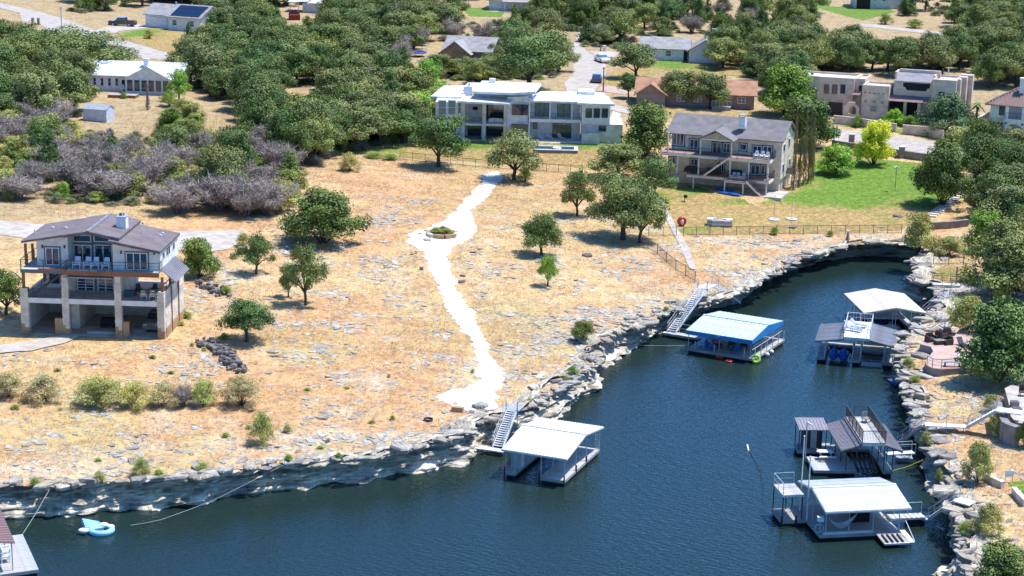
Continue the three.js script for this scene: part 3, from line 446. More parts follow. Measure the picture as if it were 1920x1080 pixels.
// by foot pixel, crown width in pixels, top pixel row
function treePx(kind, lm, bx, by, wpx, top, name, label, category = 'tree', group) {
  const p = T(bx, by), dz = Math.hypot(p.z, CAM_Y - p.y), s = FOCAL / dz; return tree(kind, lm, p, wpx / s, (by - top) / s / 0.97, name, label, category, group);
}
const G0 = LEAF.oak, OKS = [
  ['round', LEAF.dark[1], 606, 456, 158, 346, 'live_oak', 'broad dense live oak standing alone on the orange slope beside the gravel path'],
  ['oak', LEAF.dark[0], 822, 313, 122, 217, 'live_oak', 'dark live oak with thick trunk at the wire fence before the white modern house'],
  ['oakOpen', G0[2], 964, 337, 122, 242, 'live_oak', 'leaning grey-green live oak at the top end of the gravel path'],
  ['oakOpen', G0[1], 1082, 405, 78, 316, 'live_oak', 'slim live oak with crooked bare trunk beside the big twin-trunk oaks'],
  ['oakBig', G0[0], 1168, 449, 150, 326, 'live_oak', 'large grey-green live oak with upright trunk at the corner of the slanting fence'],
  ['oakOpen', G0[1], 1199, 455, 100, 340, 'live_oak', 'live oak with slanting trunk rooted at the corner of the slanting fence'],
  ['oak', G0[3], 1228, 372, 92, 292, 'live_oak', 'live oak hanging over the upper end of the concrete walk'],
  ['oak', G0[0], 1160, 335, 128, 268, 'live_oak', 'live oak on the dry lawn behind the twin-trunk oaks'],
  ['oak', LEAF.dark[1], 1015, 478, 88, 396, 'live_oak', 'round dark green oak alone on the stony slope near the path'],
  ['oakOpen', LEAF.bright[1], 1027, 537, 48, 476, 'oak_sapling', 'slender pale green young tree below the round dark oak'],
  ['oak', leaf(0.210, 0.230, 0.036), 1093, 642, 52, 596, 'cliff_tree', 'small olive round tree on the very edge of the cliff'],
  ['oakOpen', LEAF.dark[0], 481, 514, 76, 438, 'young_oak', 'young dark green oak behind the grey utility boxes'],
  ['oakOpen', G0[1], 573, 572, 88, 452, 'young_oak', 'sparse leaning oak with two thin tan stems on the slope'],
  ['oakOpen', LEAF.juniper[1], 541, 557, 44, 490, 'young_oak', 'small leafy tree touching the sparse leaning oak'],
  ['round', LEAF.juniper[1], 374, 520, 82, 440, 'juniper_bush', 'round dense juniper bush at the side wall of the balcony house'],
  ['oak', LEAF.dark[0], 463, 640, 112, 560, 'live_oak', 'low spreading dark oak above the pile of grey rocks'],
  ['oakOpen', LEAF.dark[1], 12, 590, 92, 503, 'live_oak', 'live oak in the shade beside the stone columns of the balcony house'],
  ['round', LEAF.yellow[0], 1637, 309, 78, 220, 'mulberry_tree', 'round tree with yellow-tipped leaves on the green lawn before the stucco house'],
  ['round', LEAF.bright[1], 1567, 326, 84, 268, 'mulberry_tree', 'low round bright green tree on the green lawn beside the cypresses'],
  ['round', LEAF.dark[1], 1766, 385, 112, 254, 'pecan_tree', 'tall dark full tree at the shady end of the green lawn'],
  ['oak', LEAF.olive[2], 1806, 300, 106, 236, 'olive_tree', 'pale olive-green tree at the kerb of the lakeside road'],
  ['round', leaf(0.168, 0.257, 0.024), 1472, 216, 122, 115, 'pecan_tree', 'tall light green tree between the orange roof and the stucco house'],
  ['round', LEAF.dark[0], 1512, 278, 124, 174, 'pecan_tree', 'dark green tree behind the row of cypresses'],
  ['round', leaf(0.154, 0.203, 0.030), 1210, 292, 108, 186, 'elm_tree', 'tall yellow-green tree between the white modern and cream balcony houses'],
  ['round', leaf(0.126, 0.203, 0.072), 1774, 250, 108, 172, 'ash_tree', 'full round tree hiding the right wing of the stucco house'],
  ['round', LEAF.bright[0], 1676, 232, 42, 203, 'garden_tree', 'small yellow-green tree at the stucco house gate'],
  ['oak', LEAF.dark[1], 1178, 184, 46, 137, 'young_oak', 'small round tree at the end of the orange-roofed house'],
  ['oak', G0[0], 1272, 196, 96, 128, 'live_oak', 'live oak before the middle of the orange-roofed house'],
  ['oak', G0[1], 1331, 203, 86, 134, 'live_oak', 'live oak before the porch of the orange-roofed house'],
  ['oak', leaf(0.210, 0.257, 0.072), 1192, 148, 100, 82, 'live_oak', 'bright live oak beside the parked white car'],
  ['oak', G0[4], 1355, 128, 92, 70, 'live_oak', 'pale live oak at the gable of the grey ranch house'],
  ['oakBig', G0[3], 992, 172, 158, 58, 'live_oak', 'huge live oak crown right behind the white modern house'],
  ['oakBig', G0[1], 150, 150, 190, 58, 'live_oak', 'huge grey-green live oak overhanging the roof of the white ranch house'],
  ['oak', G0[2], 380, 165, 110, 80, 'live_oak', 'live oak at the gable end of the white ranch house'],
  ['oakOpen', LEAF.bright[1], 336, 190, 54, 128, 'young_tree', 'small light green tree before the screened porch'],
  ['oakOpen', leaf(0.224, 0.405, 0.036), 800, 200, 92, 112, 'chinaberry_tree', 'vivid bright green tree beside the white modern house'],
  ['bush', LEAF.bright[1], 780, 232, 90, 165, 'chinaberry_tree', 'fresh green tree touching the end wall of the white modern house'],
  // right bank
  ['round', leaf(0.196, 0.324, 0.036), 1848, 470, 86, 390, 'laurel_bush', 'yellow-green leafy tree above the flat stone terrace'],
  ['round', G0[0], 1894, 556, 170, 428, 'live_oak', 'wide grey-green live oak shading the orange kayaks'],
  ['round', LEAF.dark[0], 1872, 716, 184, 552, 'live_oak', 'massive dark live oak shading the pink paved terrace'],
  ['bush', LEAF.olive[2], 1812, 628, 80, 545, 'acacia_bush', 'feathery olive bush at the top of the dock stairs'],
  ['bush', LEAF.olive[0], 1722, 478, 66, 390, 'salt_cedar', 'feathery grey bush growing from the cliff at the head of the cove'],
  ['bush', LEAF.olive[2], 1778, 480, 60, 440, 'salt_cedar', 'low grey-green bush under the flat stone terrace'],
  ['oak', G0[1], 1880, 398, 120, 305, 'live_oak', 'live oak above the curved stone retaining wall'],
  ['oak', G0[3], 1932, 460, 110, 350, 'live_oak', 'live oak cut by the picture edge below the curved retaining wall'],
  ['bush', LEAF.olive[2], 1832, 905, 62, 818, 'agarita_bush', 'tall feathery olive bush beside the low curved stone wall'],
  ['bush', LEAF.olive[0], 1850, 1003, 64, 938, 'agarita_bush', 'round grey-olive bush on the cliff above the metal stairs'],
  ['round', leaf(0.168, 0.216, 0.042), 1876, 1110, 124, 1008, 'mountain_laurel', 'broad dark green bush at the end of the cliff'],
  ['bush', LEAF.olive[2], 1858, 772, 36, 735, 'agarita_bush', 'olive bush under the upper metal stairs'],
  ['bush', LEAF.olive[2], 1866, 818, 38, 772, 'agarita_bush', 'olive bush against the tall rough stone wall'],
  ['bush', LEAF.dark[1], 1925, 838, 44, 780, 'garden_bush', 'green bush beside the tall rough stone wall'],
];
for (const [k, lm, x, y, w, top, name, label] of OKS) treePx(k, lm, x, y, w, top, name, label, /bush|cedar|laurel/.test(name) ? 'shrub' : 'tree');
// the leaning olive hedge and other scrub
for (const [x, y, w, h] of [[16, 743, 60, 50], [82, 750, 66, 54], [188, 758, 84, 60], [252, 762, 60, 52], [306, 760, 56, 48], [452, 760, 66, 62]]) treePx('scrub', pick(LEAF.olive), x, y, w * 1.3, y - h, 'hedge_bush', 'grey-olive thorny bush in the ragged row across the dry slope', 'shrub', 'bushes in the ragged row');
treePx('scrub', leaf(0.420, 0.446, 0.096), 382, 760, 62, 705, 'hedge_bush', 'yellow-green leafy bush in the ragged row across the dry slope', 'shrub');
treePx('bare', LEAF.bare[0], 345, 761, 52, 712, 'hedge_bush', 'leafless brown bush in the ragged row across the dry slope', 'shrub');
const GREENS = [LEAF.olive[2], leaf(0.308, 0.378, 0.060), LEAF.olive[0], leaf(0.238, 0.338, 0.048)];
for (const [x, y, w, h, g, l] of [[492, 832, 58, 68, 0, 'tall feathery olive bush below the end of the rock line'], [540, 810, 20, 18, 2, 'small grey shrub beside the tall feathery olive bush'], [265, 893, 46, 40, 0, 'round olive bush on the cliff edge, largest there'], [298, 897, 28, 20, 1, 'yellow-green shrub touching the round olive bush'], [187, 907, 28, 28, 2, 'small grey-green shrub on the cliff edge'], [66, 912, 26, 20, 1, 'yellow-green shrub near the maroon-roofed dock rope'], [380, 884, 28, 20, 1, 'mustard shrub on the cliff edge ledge'], [541, 864, 22, 14, 3, 'bright green tuft in the cliff edge'], [635, 860, 16, 14, 3, 'small lime tuft in the cliff edge'], [1075, 702, 26, 18, 3, 'bright green shrub on the cliff corner'], [1061, 716, 18, 12, 3, 'bright green tuft below the cliff corner'], [992, 757, 18, 12, 3, 'green tuft beside the covered slip stairs'], [1249, 583, 16, 10, 1, 'yellow-flowering tuft by the long metal stairs'], [420, 635, 24, 12, 1, 'lime shrub beside the low spreading oak'], [350, 596, 26, 14, 1, 'lime shrub at the corner of the balcony house'], [424, 552, 26, 18, 3, 'green shrub in the pile of grey rocks'], [340, 610, 18, 10, 2, 'grey shrub by the foundation of the balcony house'], [655, 320, 46, 36, 2, 'silver-grey shrub at the edge of the woods'], [985, 340, 32, 30, 3, 'dark bush at the foot of the leaning oak'], [700, 296, 40, 12, 3, 'low clipped green hedge along the wire fence'], [732, 299, 38, 12, 3, 'low clipped green hedge end along the wire fence'], [1452, 440, 20, 16, 3, 'green shrub at the long iron fence'], [1556, 444, 14, 14, 3, 'small green shrub at the long iron fence'], [1702, 690, 30, 22, 1, 'yellowish tuft beside the grey twin-roof dock'], [1716, 716, 26, 14, 1, 'lime grass tuft on the rocky bank'], [1760, 905, 20, 30, 0, 'hanging olive shrub on the cliff face'], [1808, 1000, 36, 26, 1, 'yellow-green shrub in the rock crevice'], [1735, 835, 24, 30, 0, 'olive shrub under the metal stairs'], [1608, 238, 26, 24, 3, 'dark clipped bush on the strip of lawn outside the garden wall'], [1740, 255, 30, 16, 3, 'green bed of plants outside the garden wall'], [1706, 237, 40, 22, 3, 'leafy bed inside the garden wall'], [455, 462, 30, 30, 0, 'olive shrub by the end of the concrete drive'], [440, 485, 18, 12, 1, 'lime weed clump by the utility boxes'], [345, 222, 50, 42, 0, 'pale olive bush in the dry yard'], [318, 200, 42, 34, 3, 'bright green bush in the dry yard'], [232, 185, 16, 14, 3, 'small green shrub at the wooden patio'], [306, 48, 30, 26, 3, 'clipped dark bush at the solar house corner'], [280, 72, 24, 18, 0, 'round shrub on the green front lawn'], [1660, 45, 30, 22, 1, 'lime bush on the far bare lot'], [1715, 52, 36, 18, 1, 'wide lime bush by the far road']]) treePx('scrub', GREENS[g], x, y, w, y - h, 'shrub', l, 'shrub');
// hillside weeds
for (let i = 0; i < 26; i++) { const x = 20 + RT() * 980, y = 640 + RT() * 230; const p = T(x, y); if (bil(rough, p.x, p.z) < 2 || (x > 800 && y > 700)) continue; tree('scrub', pick(GREENS), p, 0.5 + 0.5 * RT(), 0.25 + 0.3 * RT(), 'weed_clump', 'small green weed clump on the dry stony slope', 'plant', 'weeds on the dry slope'); }
// cypress row
for (const [x, y, w, top, m, l] of [[1487, 357, 17, 205, 1, 'tall thin brown cypress first from the cream house wall'], [1497, 352, 18, 222, 0, 'tall green cypress second from the cream house wall'], [1506, 348, 18, 212, 1, 'tall brown cypress third from the cream house wall'], [1515, 344, 18, 195, 0, 'tallest green cypress, fourth from the cream house wall'], [1522, 338, 18, 212, 1, 'brown cypress fifth from the cream house wall']]) treePx('column', LEAF.cypress[m], x, y, w * 1.4, top, 'cypress', l, 'tree', 'cypresses beside the cream house');
treePx('column', LEAF.bare[0], 277, 206, 20, 154, 'dead_cypress', 'brown dead columnar tree in the dry yard', 'tree');
// the woods: kept clear of what the photograph shows between the crowns
const CLEAR = [[178, 124, 330, 185], [158, 196, 224, 234], [228, 184, 300, 240], [380, 190, 440, 245], [250, 4, 388, 62], [205, 30, 256, 52], [0, 8, 120, 50], [60, 30, 180, 62], [215, 60, 335, 112], [818, 80, 912, 112], [1064, 90, 1140, 178], [806, 150, 1156, 280], [1198, 68, 1325, 118], [1193, 138, 1232, 180], [1355, 150, 1420, 205], [1508, 130, 1838, 235], [1592, 0, 1675, 20], [545, 0, 604, 30], [892, 0, 1000, 20], [1600, 30, 1785, 72], [866, 16, 940, 30], [1855, 150, 1920, 262], [0, 385, 460, 480], [780, 95, 796, 122], [548, 155, 592, 178], [545, 20, 566, 38], [1255, 112, 1300, 128]];
const overlaps = (x0, y0, x1, y1) => CLEAR.some(([a, b, c, d]) => { const w = Math.min(x1, c) - Math.max(x0, a), h = Math.min(y1, d) - Math.max(y0, b); return w > 0 && h > 0 && w * h > 0.20 * Math.min((x1 - x0) * (y1 - y0), (c - a) * (d - b)); });
const woodZones = [];
function woods(poly, n, gap, mix, seed, where) {
  woodZones.push(poly);
  const R = mulberry(seed); let x0 = 1e9, x1 = -1e9, y0 = 1e9, y1 = -1e9; for (const [x, y] of poly) { x0 = Math.min(x0, x); x1 = Math.max(x1, x); y0 = Math.min(y0, y); y1 = Math.max(y1, y); }
  for (let k = 0, c = 0; k < n * 120 && c < n; k++) {
    const x = lerp(x0, x1, R()), y = lerp(y0, y1, R()); if (!inPoly(x, y, poly)) continue;
    const p = T(x, y); let m = mix[mix.length - 1], r = R(); for (const q of mix) { if (r < q[0]) { m = q; break; } r -= q[0]; }
    const [, kind, mats, wa, wb, ha, hb, name, label, group, cat = 'tree'] = m, w = lerp(wa, wb, R()), h = lerp(ha, hb, R()), s = FOCAL / Math.hypot(p.z, CAM_Y - p.y);
    if (overlaps(x - w * s * 0.45, y - h * s * 0.97, x + w * s * 0.45, y)) continue;
    if (usedTrees.some(([a, b, q]) => Math.hypot(a - p.x, b - p.z) < gap * (0.5 * w * 0.55 + q * 0.55))) continue;
    tree(kind, mats[Math.floor(R() * mats.length)], p, w, h, name, label + ' ' + where, cat, group + ' ' + where); c++;
  }
}
const OAK = (p) => [p, 'oak', LEAF.oak, 6.5, 10, 5.6, 8.2, 'live_oak', 'grey-green live oak', 'live oaks'], DARK = (p) => [p, 'oak', LEAF.dark, 5.5, 9, 5, 7.5, 'dark_oak', 'dark green oak', 'dark oaks'];
const JUN = (p) => [p, 'juniper', LEAF.juniper, 4, 6, 4.6, 7.2, 'juniper', 'pointed dark green juniper', 'junipers'], BARE = (p) => [p, 'bare', LEAF.bare, 5.5, 8.5, 3.8, 5.8, 'leafless_tree', 'leafless grey twiggy tree', 'leafless trees'];
const BUSH = (p) => [p, 'bush', [LEAF.olive[2], LEAF.juniper[1], LEAF.oak[4], LEAF.olive[0]], 3.4, 5.6, 2.2, 4, 'thicket_bush', 'low green bush', 'bushes', 'shrub'], LIME = (p) => [p, 'bush', [LEAF.bright[1], leaf(0.280, 0.324, 0.060)], 2, 4, 1.2, 2.4, 'light_bush', 'light yellow-green bush', 'light bushes', 'shrub'];
woods([[545, 345], [548, 372], [440, 402], [330, 388], [300, 392], [200, 384], [90, 380], [0, 376], [-30, 300], [0, 244], [150, 244], [290, 246], [410, 255], [520, 300]], 99, 0.58, [BARE(0.40), BUSH(0.37), OAK(0.08), JUN(0.1), LIME(0.05)], 301, 'in the thicket behind the balcony house');
woods([[430, 200], [500, 160], [640, 124], [780, 130], [800, 165], [800, 215], [765, 256], [700, 268], [640, 276], [625, 300], [560, 322], [530, 300], [420, 250]], 84, 0.62, [OAK(0.5), DARK(0.36), BARE(0.06), JUN(0.08)], 303, 'in the dense wood beside the white modern house');
woods([[-40, 95], [60, 80], [160, 108], [180, 135], [165, 190], [150, 240], [-40, 240]], 39, 0.61, [OAK(0.4), BARE(0.33), BUSH(0.17), DARK(0.1)], 305, 'around the big oak by the white ranch house');
woods([[300, 245], [440, 205], [440, 250], [330, 262]], 12, 0.58, [BUSH(0.5), BARE(0.3), LIME(0.2)], 307, 'at the edge of the dry yard by the pale shed');
woods([[335, 70], [380, 10], [540, 30], [640, 0], [870, 40], [1000, 25], [1060, 60], [1050, 95], [915, 88], [820, 78], [790, 128], [640, 124], [500, 158], [420, 190], [345, 150]], 114, 0.63, [OAK(0.52), DARK(0.2), JUN(0.16), BARE(0.12)], 309, 'in the wide wood above the white modern house');
woods([[1080, -10], [1520, -10], [1530, 62], [1480, 100], [1340, 98], [1330, 66], [1190, 66], [1160, 92], [1110, 88], [1080, 60]], 87, 0.62, [JUN(0.44), OAK(0.3), DARK(0.08), BARE(0.14), LIME(0.04)], 311, 'on the far slope beyond the curving road');
woods([[1340, 98], [1500, 100], [1650, 98], [1800, 104], [1950, 110], [1950, 160], [1845, 175], [1840, 145], [1500, 138], [1420, 130], [1340, 120]], 60, 0.58, [OAK(0.85), DARK(0.1), BUSH(0.05)], 313, 'in the row behind the stucco house');
woods([[1690, 5], [1950, 0], [1950, 100], [1790, 84], [1700, 36]], 36, 0.61, [JUN(0.35), OAK(0.35), DARK(0.15), LIME(0.15)], 315, 'on the far slope beyond the bare lot');
woods([[110, -20], [260, -10], [540, -12], [900, -12], [900, 0], [540, 12], [400, 14], [255, 4], [180, 30], [110, 16]], 51, 0.59, [OAK(0.6), DARK(0.2), JUN(0.2)], 317, 'along the far road above the solar house');
woods([[1400, 130], [1510, 140], [1500, 185], [1425, 190]], 9, 0.58, [OAK(0.6), DARK(0.4)], 319, 'behind the tall light green tree');
woods([[1840, 290], [1930, 315], [1950, 560], [1890, 560], [1850, 420], [1825, 350]], 15, 0.58, [OAK(0.6), DARK(0.2), BUSH(0.2)], 321, 'on the slope below the lakeside road');
woods([[330, 395], [540, 378], [520, 400], [420, 412], [330, 408]], 9, 0.65, [BARE(0.5), BUSH(0.5)], 323, 'at the edge of the concrete drive');
woods([[600, 245], [800, 250], [770, 268], [620, 290]], 10, 0.54, [OAK(0.5), DARK(0.5)], 325, 'at the shady lawn end below the dense wood');
woods([[1640, 80], [1920, 74], [1920, 104], [1680, 104]], 21, 0.58, [LIME(0.5), BUSH(0.4), OAK(0.1)], 327, 'on the brushy flat below the far road');

const OAKS = (p) => [p, 'oak', LEAF.oak, 4.6, 6.5, 3.4, 4.6, 'small_oak', 'low spreading live oak', 'low oaks'];
woods([[800, 128], [930, 128], [935, 168], [800, 168]], 11, 0.5, [OAKS(1)], 331, 'between the grey hip roof and modern house');
woods([[1090, 70], [1190, 80], [1200, 66], [1330, 70], [1500, 60], [1500, 100], [1340, 100], [1240, 62], [1100, 95]], 16, 0.5, [OAKS(0.5), JUN(0.4), BARE(0.1)], 333, 'behind the grey ranch house');
woods([[920, 100], [1050, 90], [1060, 175], [920, 172]], 9, 0.5, [OAK(0.7), OAKS(0.3)], 335, 'beside the huge oak crown');
woods([[345, 105], [440, 60], [520, 90], [500, 150], [420, 190], [350, 165]], 14, 0.5, [OAK(0.6), DARK(0.3), BARE(0.1)], 337, 'uphill of the white ranch house gable');
woods([[600, 40], [800, 55], [800, 80], [620, 75]], 12, 0.5, [OAK(0.5), DARK(0.3), BARE(0.2)], 339, 'below the red shed');
woods([[1000, 5], [1090, 0], [1090, 60], [1000, 50]], 10, 0.5, [OAK(0.4), JUN(0.6)], 341, 'at the far end of the curving road');
woods([[240, -10], [330, -14], [520, -14], [520, 8], [360, 20], [345, 40], [240, 8]], 14, 0.5, [OAK(0.6), DARK(0.4)], 343, 'close behind the solar house');
woods([[1350, 105], [1510, 110], [1510, 128], [1400, 128]], 8, 0.5, [OAKS(1)], 345, 'between the grey ranch and the stucco house');
// leafy undergrowth closing the floor of the woods
{
  const geo = KIND.scrub[0].crown, n = 2600, im = new THREE.InstancedMesh(geo, leaf(1, 1, 1), n), R = mulberry(606), q = new THREE.Object3D(); let c = 0;
  const tones = [[0.16, 0.19, 0.07], [0.24, 0.24, 0.11], [0.12, 0.17, 0.05], [0.30, 0.26, 0.19], [0.20, 0.25, 0.06]];
  for (let k = 0; k < 40000 && c < n; k++) {
    const poly = woodZones[Math.floor(R() * woodZones.length)], i = Math.floor(R() * poly.length), j = Math.floor(R() * poly.length), l = Math.floor(R() * poly.length); let a = R(), b = R(); if (a + b > 1) { a = 1 - a; b = 1 - b; }
    const x = poly[i][0] + a * (poly[j][0] - poly[i][0]) + b * (poly[l][0] - poly[i][0]), y = poly[i][1] + a * (poly[j][1] - poly[i][1]) + b * (poly[l][1] - poly[i][1]); if (!inPoly(x, y, poly)) continue;
    const p = T(x, y), w = 1.3 + 2.2 * R(), h = 0.6 + 1.2 * R(), s = FOCAL / Math.hypot(p.z, CAM_Y); if (CLEAR.some(([u, v, e, f]) => x > u - w * s * 0.4 && x < e + w * s * 0.4 && y > v && y - h * s * 0.6 < f + 3)) continue;
    q.position.set(p.x, p.y - 0.1, p.z); q.rotation.set(0, R() * 6.28, 0); q.scale.set(w / 6, h / 6, w / 6); q.updateMatrix(); im.setMatrixAt(c, q.matrix); im.setColorAt(c, new THREE.Color().setRGB(...tones[Math.floor(R() * 5)])); c++;
  }
  im.count = c; im.name = 'undergrowth'; im.userData = { kind: 'stuff', label: 'low leafy undergrowth on the floor of the woods' }; im.castShadow = im.receiveShadow = true; scene.add(im);
}

// ---------- building helpers ----------
// zoomed photo coordinates -> pixels
const Z = (ox, oy, sc) => (x, y) => [ox + x / sc, oy + y / sc];
function win(g, name, x0, x1, y0, y1, z, o = {}) {
  const { frame = M.frameWhite, glass = M.glass, n = 1, trans = 0, t = 0.09, trim } = o, d = 0.07;
  if (x1 < x0) [x0, x1] = [x1, x0]; if (y1 < y0) [y0, y1] = [y1, y0];
  const w = part(g, name, frame, [boxGeo(x0, x1, y0, y0 + t, z, z + d), boxGeo(x0, x1, y1 - t, y1, z, z + d), boxGeo(x0, x0 + t, y0 + t, y1 - t, z, z + d), boxGeo(x1 - t, x1, y0 + t, y1 - t, z, z + d)]);
  if (trim) part(w, 'trim', trim, [boxGeo(x0 - 0.14, x1 + 0.14, y0 - 0.14, y0, z, z + 0.04), boxGeo(x0 - 0.14, x1 + 0.14, y1, y1 + 0.14, z, z + 0.04), boxGeo(x0 - 0.14, x0, y0, y1, z, z + 0.04), boxGeo(x1, x1 + 0.14, y0, y1, z, z + 0.04)]);
  const a = x0 + t, b = x1 - t, c = y0 + t, e = y1 - t, rows = trans + 1;
  for (let i = 0; i < n; i++) for (let j = 0; j < rows; j++) part(w, 'pane', glass, boxGeo(lerp(a, b, i / n), lerp(a, b, (i + 1) / n), lerp(c, e, j / rows), lerp(c, e, (j + 1) / rows), z + 0.006, z + 0.025));
  for (let i = 1; i < n; i++) part(w, 'mullion', frame, boxGeo(lerp(a, b, i / n) - t / 2, lerp(a, b, i / n) + t / 2, c, e, z + 0.026, z + d - 0.005));
  for (let j = 1; j < rows; j++) part(w, 'mullion', frame, boxGeo(a, b, lerp(c, e, j / rows) - t / 3, lerp(c, e, j / rows) + t / 3, z + 0.0265, z + d - 0.012));
  return w;
}
// posts, rails and thin infill along points
function railing(g, pts, h, m, { every = 1.6, thick = 0.05, fill = 2, pickets = 0 } = {}) {
  for (let k = 0; k < pts.length - 1; k++) {
    const a = pts[k], b = pts[k + 1], L = a.distanceTo(b), n = Math.max(1, Math.round(L / every)), up = V(0, h, 0);
    for (let i = k ? 1 : 0; i <= n; i++) { const p = a.clone().lerp(b, i / n); bar(g, 'post', m, p.clone().add(V(0, -0.04, 0)), p.clone().add(up), thick, thick); }
    bar(g, 'rail', m, a.clone().add(up), b.clone().add(up), thick * 1.1, thick * 0.9);
    const thin = []; for (let j = 1; j <= fill; j++) thin.push(barGeo(a.clone().add(V(0, h * j / (fill + 1), 0)), b.clone().add(V(0, h * j / (fill + 1), 0)), 0.018, 0.018));
    if (pickets) { const q = Math.round(L / pickets); for (let i = 1; i < q; i++) { const p = a.clone().lerp(b, i / q); thin.push(barGeo(p.clone().add(V(0, 0.06, 0)), p.clone().add(up), 0.02, 0.02)); } }
    if (thin.length) part(g, 'infill', m, thin, { kind: 'stuff' });
  }
}
// straight stairs from foot to head
function stairs(g, a, b, w, n, m, { tread = m, rail = m, rails = true, deep = 0.28, closed = false } = {}) {
  const d = b.clone().sub(a), f = V(d.x, 0, d.z).normalize(), s = V(f.z, 0, -f.x);
  for (const k of [-1, 1]) bar(g, 'stringer', m, a.clone().addScaledVector(s, k * w / 2), b.clone().addScaledVector(s, k * w / 2), 0.07, 0.24);
  for (let i = 0; i < n; i++) { const p = a.clone().addScaledVector(d, (i + 0.6) / n).add(V(0, 0.10, 0)); bar(g, 'tread', tread, p.clone().addScaledVector(s, -w / 2 + 0.04), p.clone().addScaledVector(s, w / 2 - 0.04), closed ? deep + 0.04 : deep, 0.05); }
  if (rails) for (const k of [-1, 1]) {
    const o = s.clone().multiplyScalar(k * (w / 2 + 0.02)), q = Math.max(2, Math.round(d.length() / 1.7));
    for (let i = 0; i <= q; i++) { const p = a.clone().addScaledVector(d, i / q).add(o); bar(g, 'post', rail, p, p.clone().add(V(0, 0.95, 0)), 0.045, 0.045); }
    for (const h of [0.95, 0.5]) bar(g, 'handrail', rail, a.clone().add(o).add(V(0, h, 0)), b.clone().add(o).add(V(0, h, 0)), 0.045, 0.045);
  }
}
function cyl(g, name, m, x, y0, y1, z, r0, r1 = r0, seg = 10) { const q = new THREE.CylinderGeometry(r1, r0, y1 - y0, seg); q.translate(x, (y0 + y1) / 2, z); return part(g, name, m, q); }
// roof from photo corners, each with its height above the group's foot
function roofPx(g, name, m, px, th = 0.22) { return plate(g, name, m, px.map(([p, h]) => { const [x, z] = onLevel(g, ...p, h); return V(x, h, z); }), th); }
// a sloping roof over a local rectangle: corner heights a (x0,z0) b (x1,z0) c (x1,z1) d (x0,z1)
const slope = (g, name, m, x0, x1, z0, z1, a, b, c, d, th = 0.2) => plate(g, name, m, [V(x0, a, z0), V(x1, b, z0), V(x1, c, z1), V(x0, d, z1)], th);
// gable wall: a triangle with thickness, in the plane z
function gableWall(g, name, m, x0, x1, xm, y0, y1, z, th = 0.2) {
  const s = new THREE.Shape([new THREE.Vector2(x0, y0), new THREE.Vector2(x1, y0), new THREE.Vector2(xm, y1)]), e = new THREE.ExtrudeGeometry(s, { depth: th, bevelEnabled: false }); e.translate(0, 0, z - th); return part(g, name, m, e);
}
// a wall outline in x,y with thickness
function outlineWall(g, name, m, pts, z, th, holes = []) {
  const s = new THREE.Shape(pts.map(([x, y]) => new THREE.Vector2(x, y))); for (const h of holes) s.holes.push(new THREE.Path(h.map(([x, y]) => new THREE.Vector2(x, y))));
  const e = new THREE.ExtrudeGeometry(s, { depth: th, bevelEnabled: false }); e.translate(0, 0, z - th); return part(g, name, m, e);
}
// furniture
function lounger(pos, turn, m, name, label, group) { const t = thing(name, label, 'lounge chair', pos, turn, group); box(t, 'seat', m, -0.3, 0.3, 0.22, 0.30, -0.2, 1.1); plate(t, 'backrest', m, [V(-0.3, 0.28, -0.22), V(0.3, 0.28, -0.22), V(0.3, 0.75, -0.75), V(-0.3, 0.75, -0.75)], 0.06); for (const [x, z] of [[-0.26, -0.1], [0.26, -0.1], [-0.26, 1], [0.26, 1]]) box(t, 'leg', m, x - 0.03, x + 0.03, 0, 0.22, z - 0.03, z + 0.03); return t; }
function chair(pos, turn, m, name, label, group, w = 0.62) {
  const t = thing(name, label, 'chair', pos, turn, group); box(t, 'seat', m, -w / 2 + 0.04, w / 2 - 0.04, 0.36, 0.44, -0.28, 0.30);
  plate(t, 'backrest', m, [V(-w / 2 + 0.04, 0.40, -0.26), V(w / 2 - 0.04, 0.40, -0.26), V(w / 2 - 0.09, 1.05, -0.48), V(-w / 2 + 0.09, 1.05, -0.48)], 0.06);
  for (const k of [-1, 1]) { box(t, 'armrest', m, k * w / 2 - 0.05, k * w / 2 + 0.05, 0.58, 0.63, -0.36, 0.34); box(t, 'leg', m, k * w / 2 - 0.035, k * w / 2 + 0.035, 0, 0.58, 0.24, 0.31); box(t, 'leg', m, k * w / 2 - 0.035, k * w / 2 + 0.035, 0, 0.58, -0.34, -0.27); } return t;
}
const inWorld = (g, x, y, z) => { g.updateMatrixWorld(); return V(x, y, z).applyMatrix4(g.matrixWorld); };

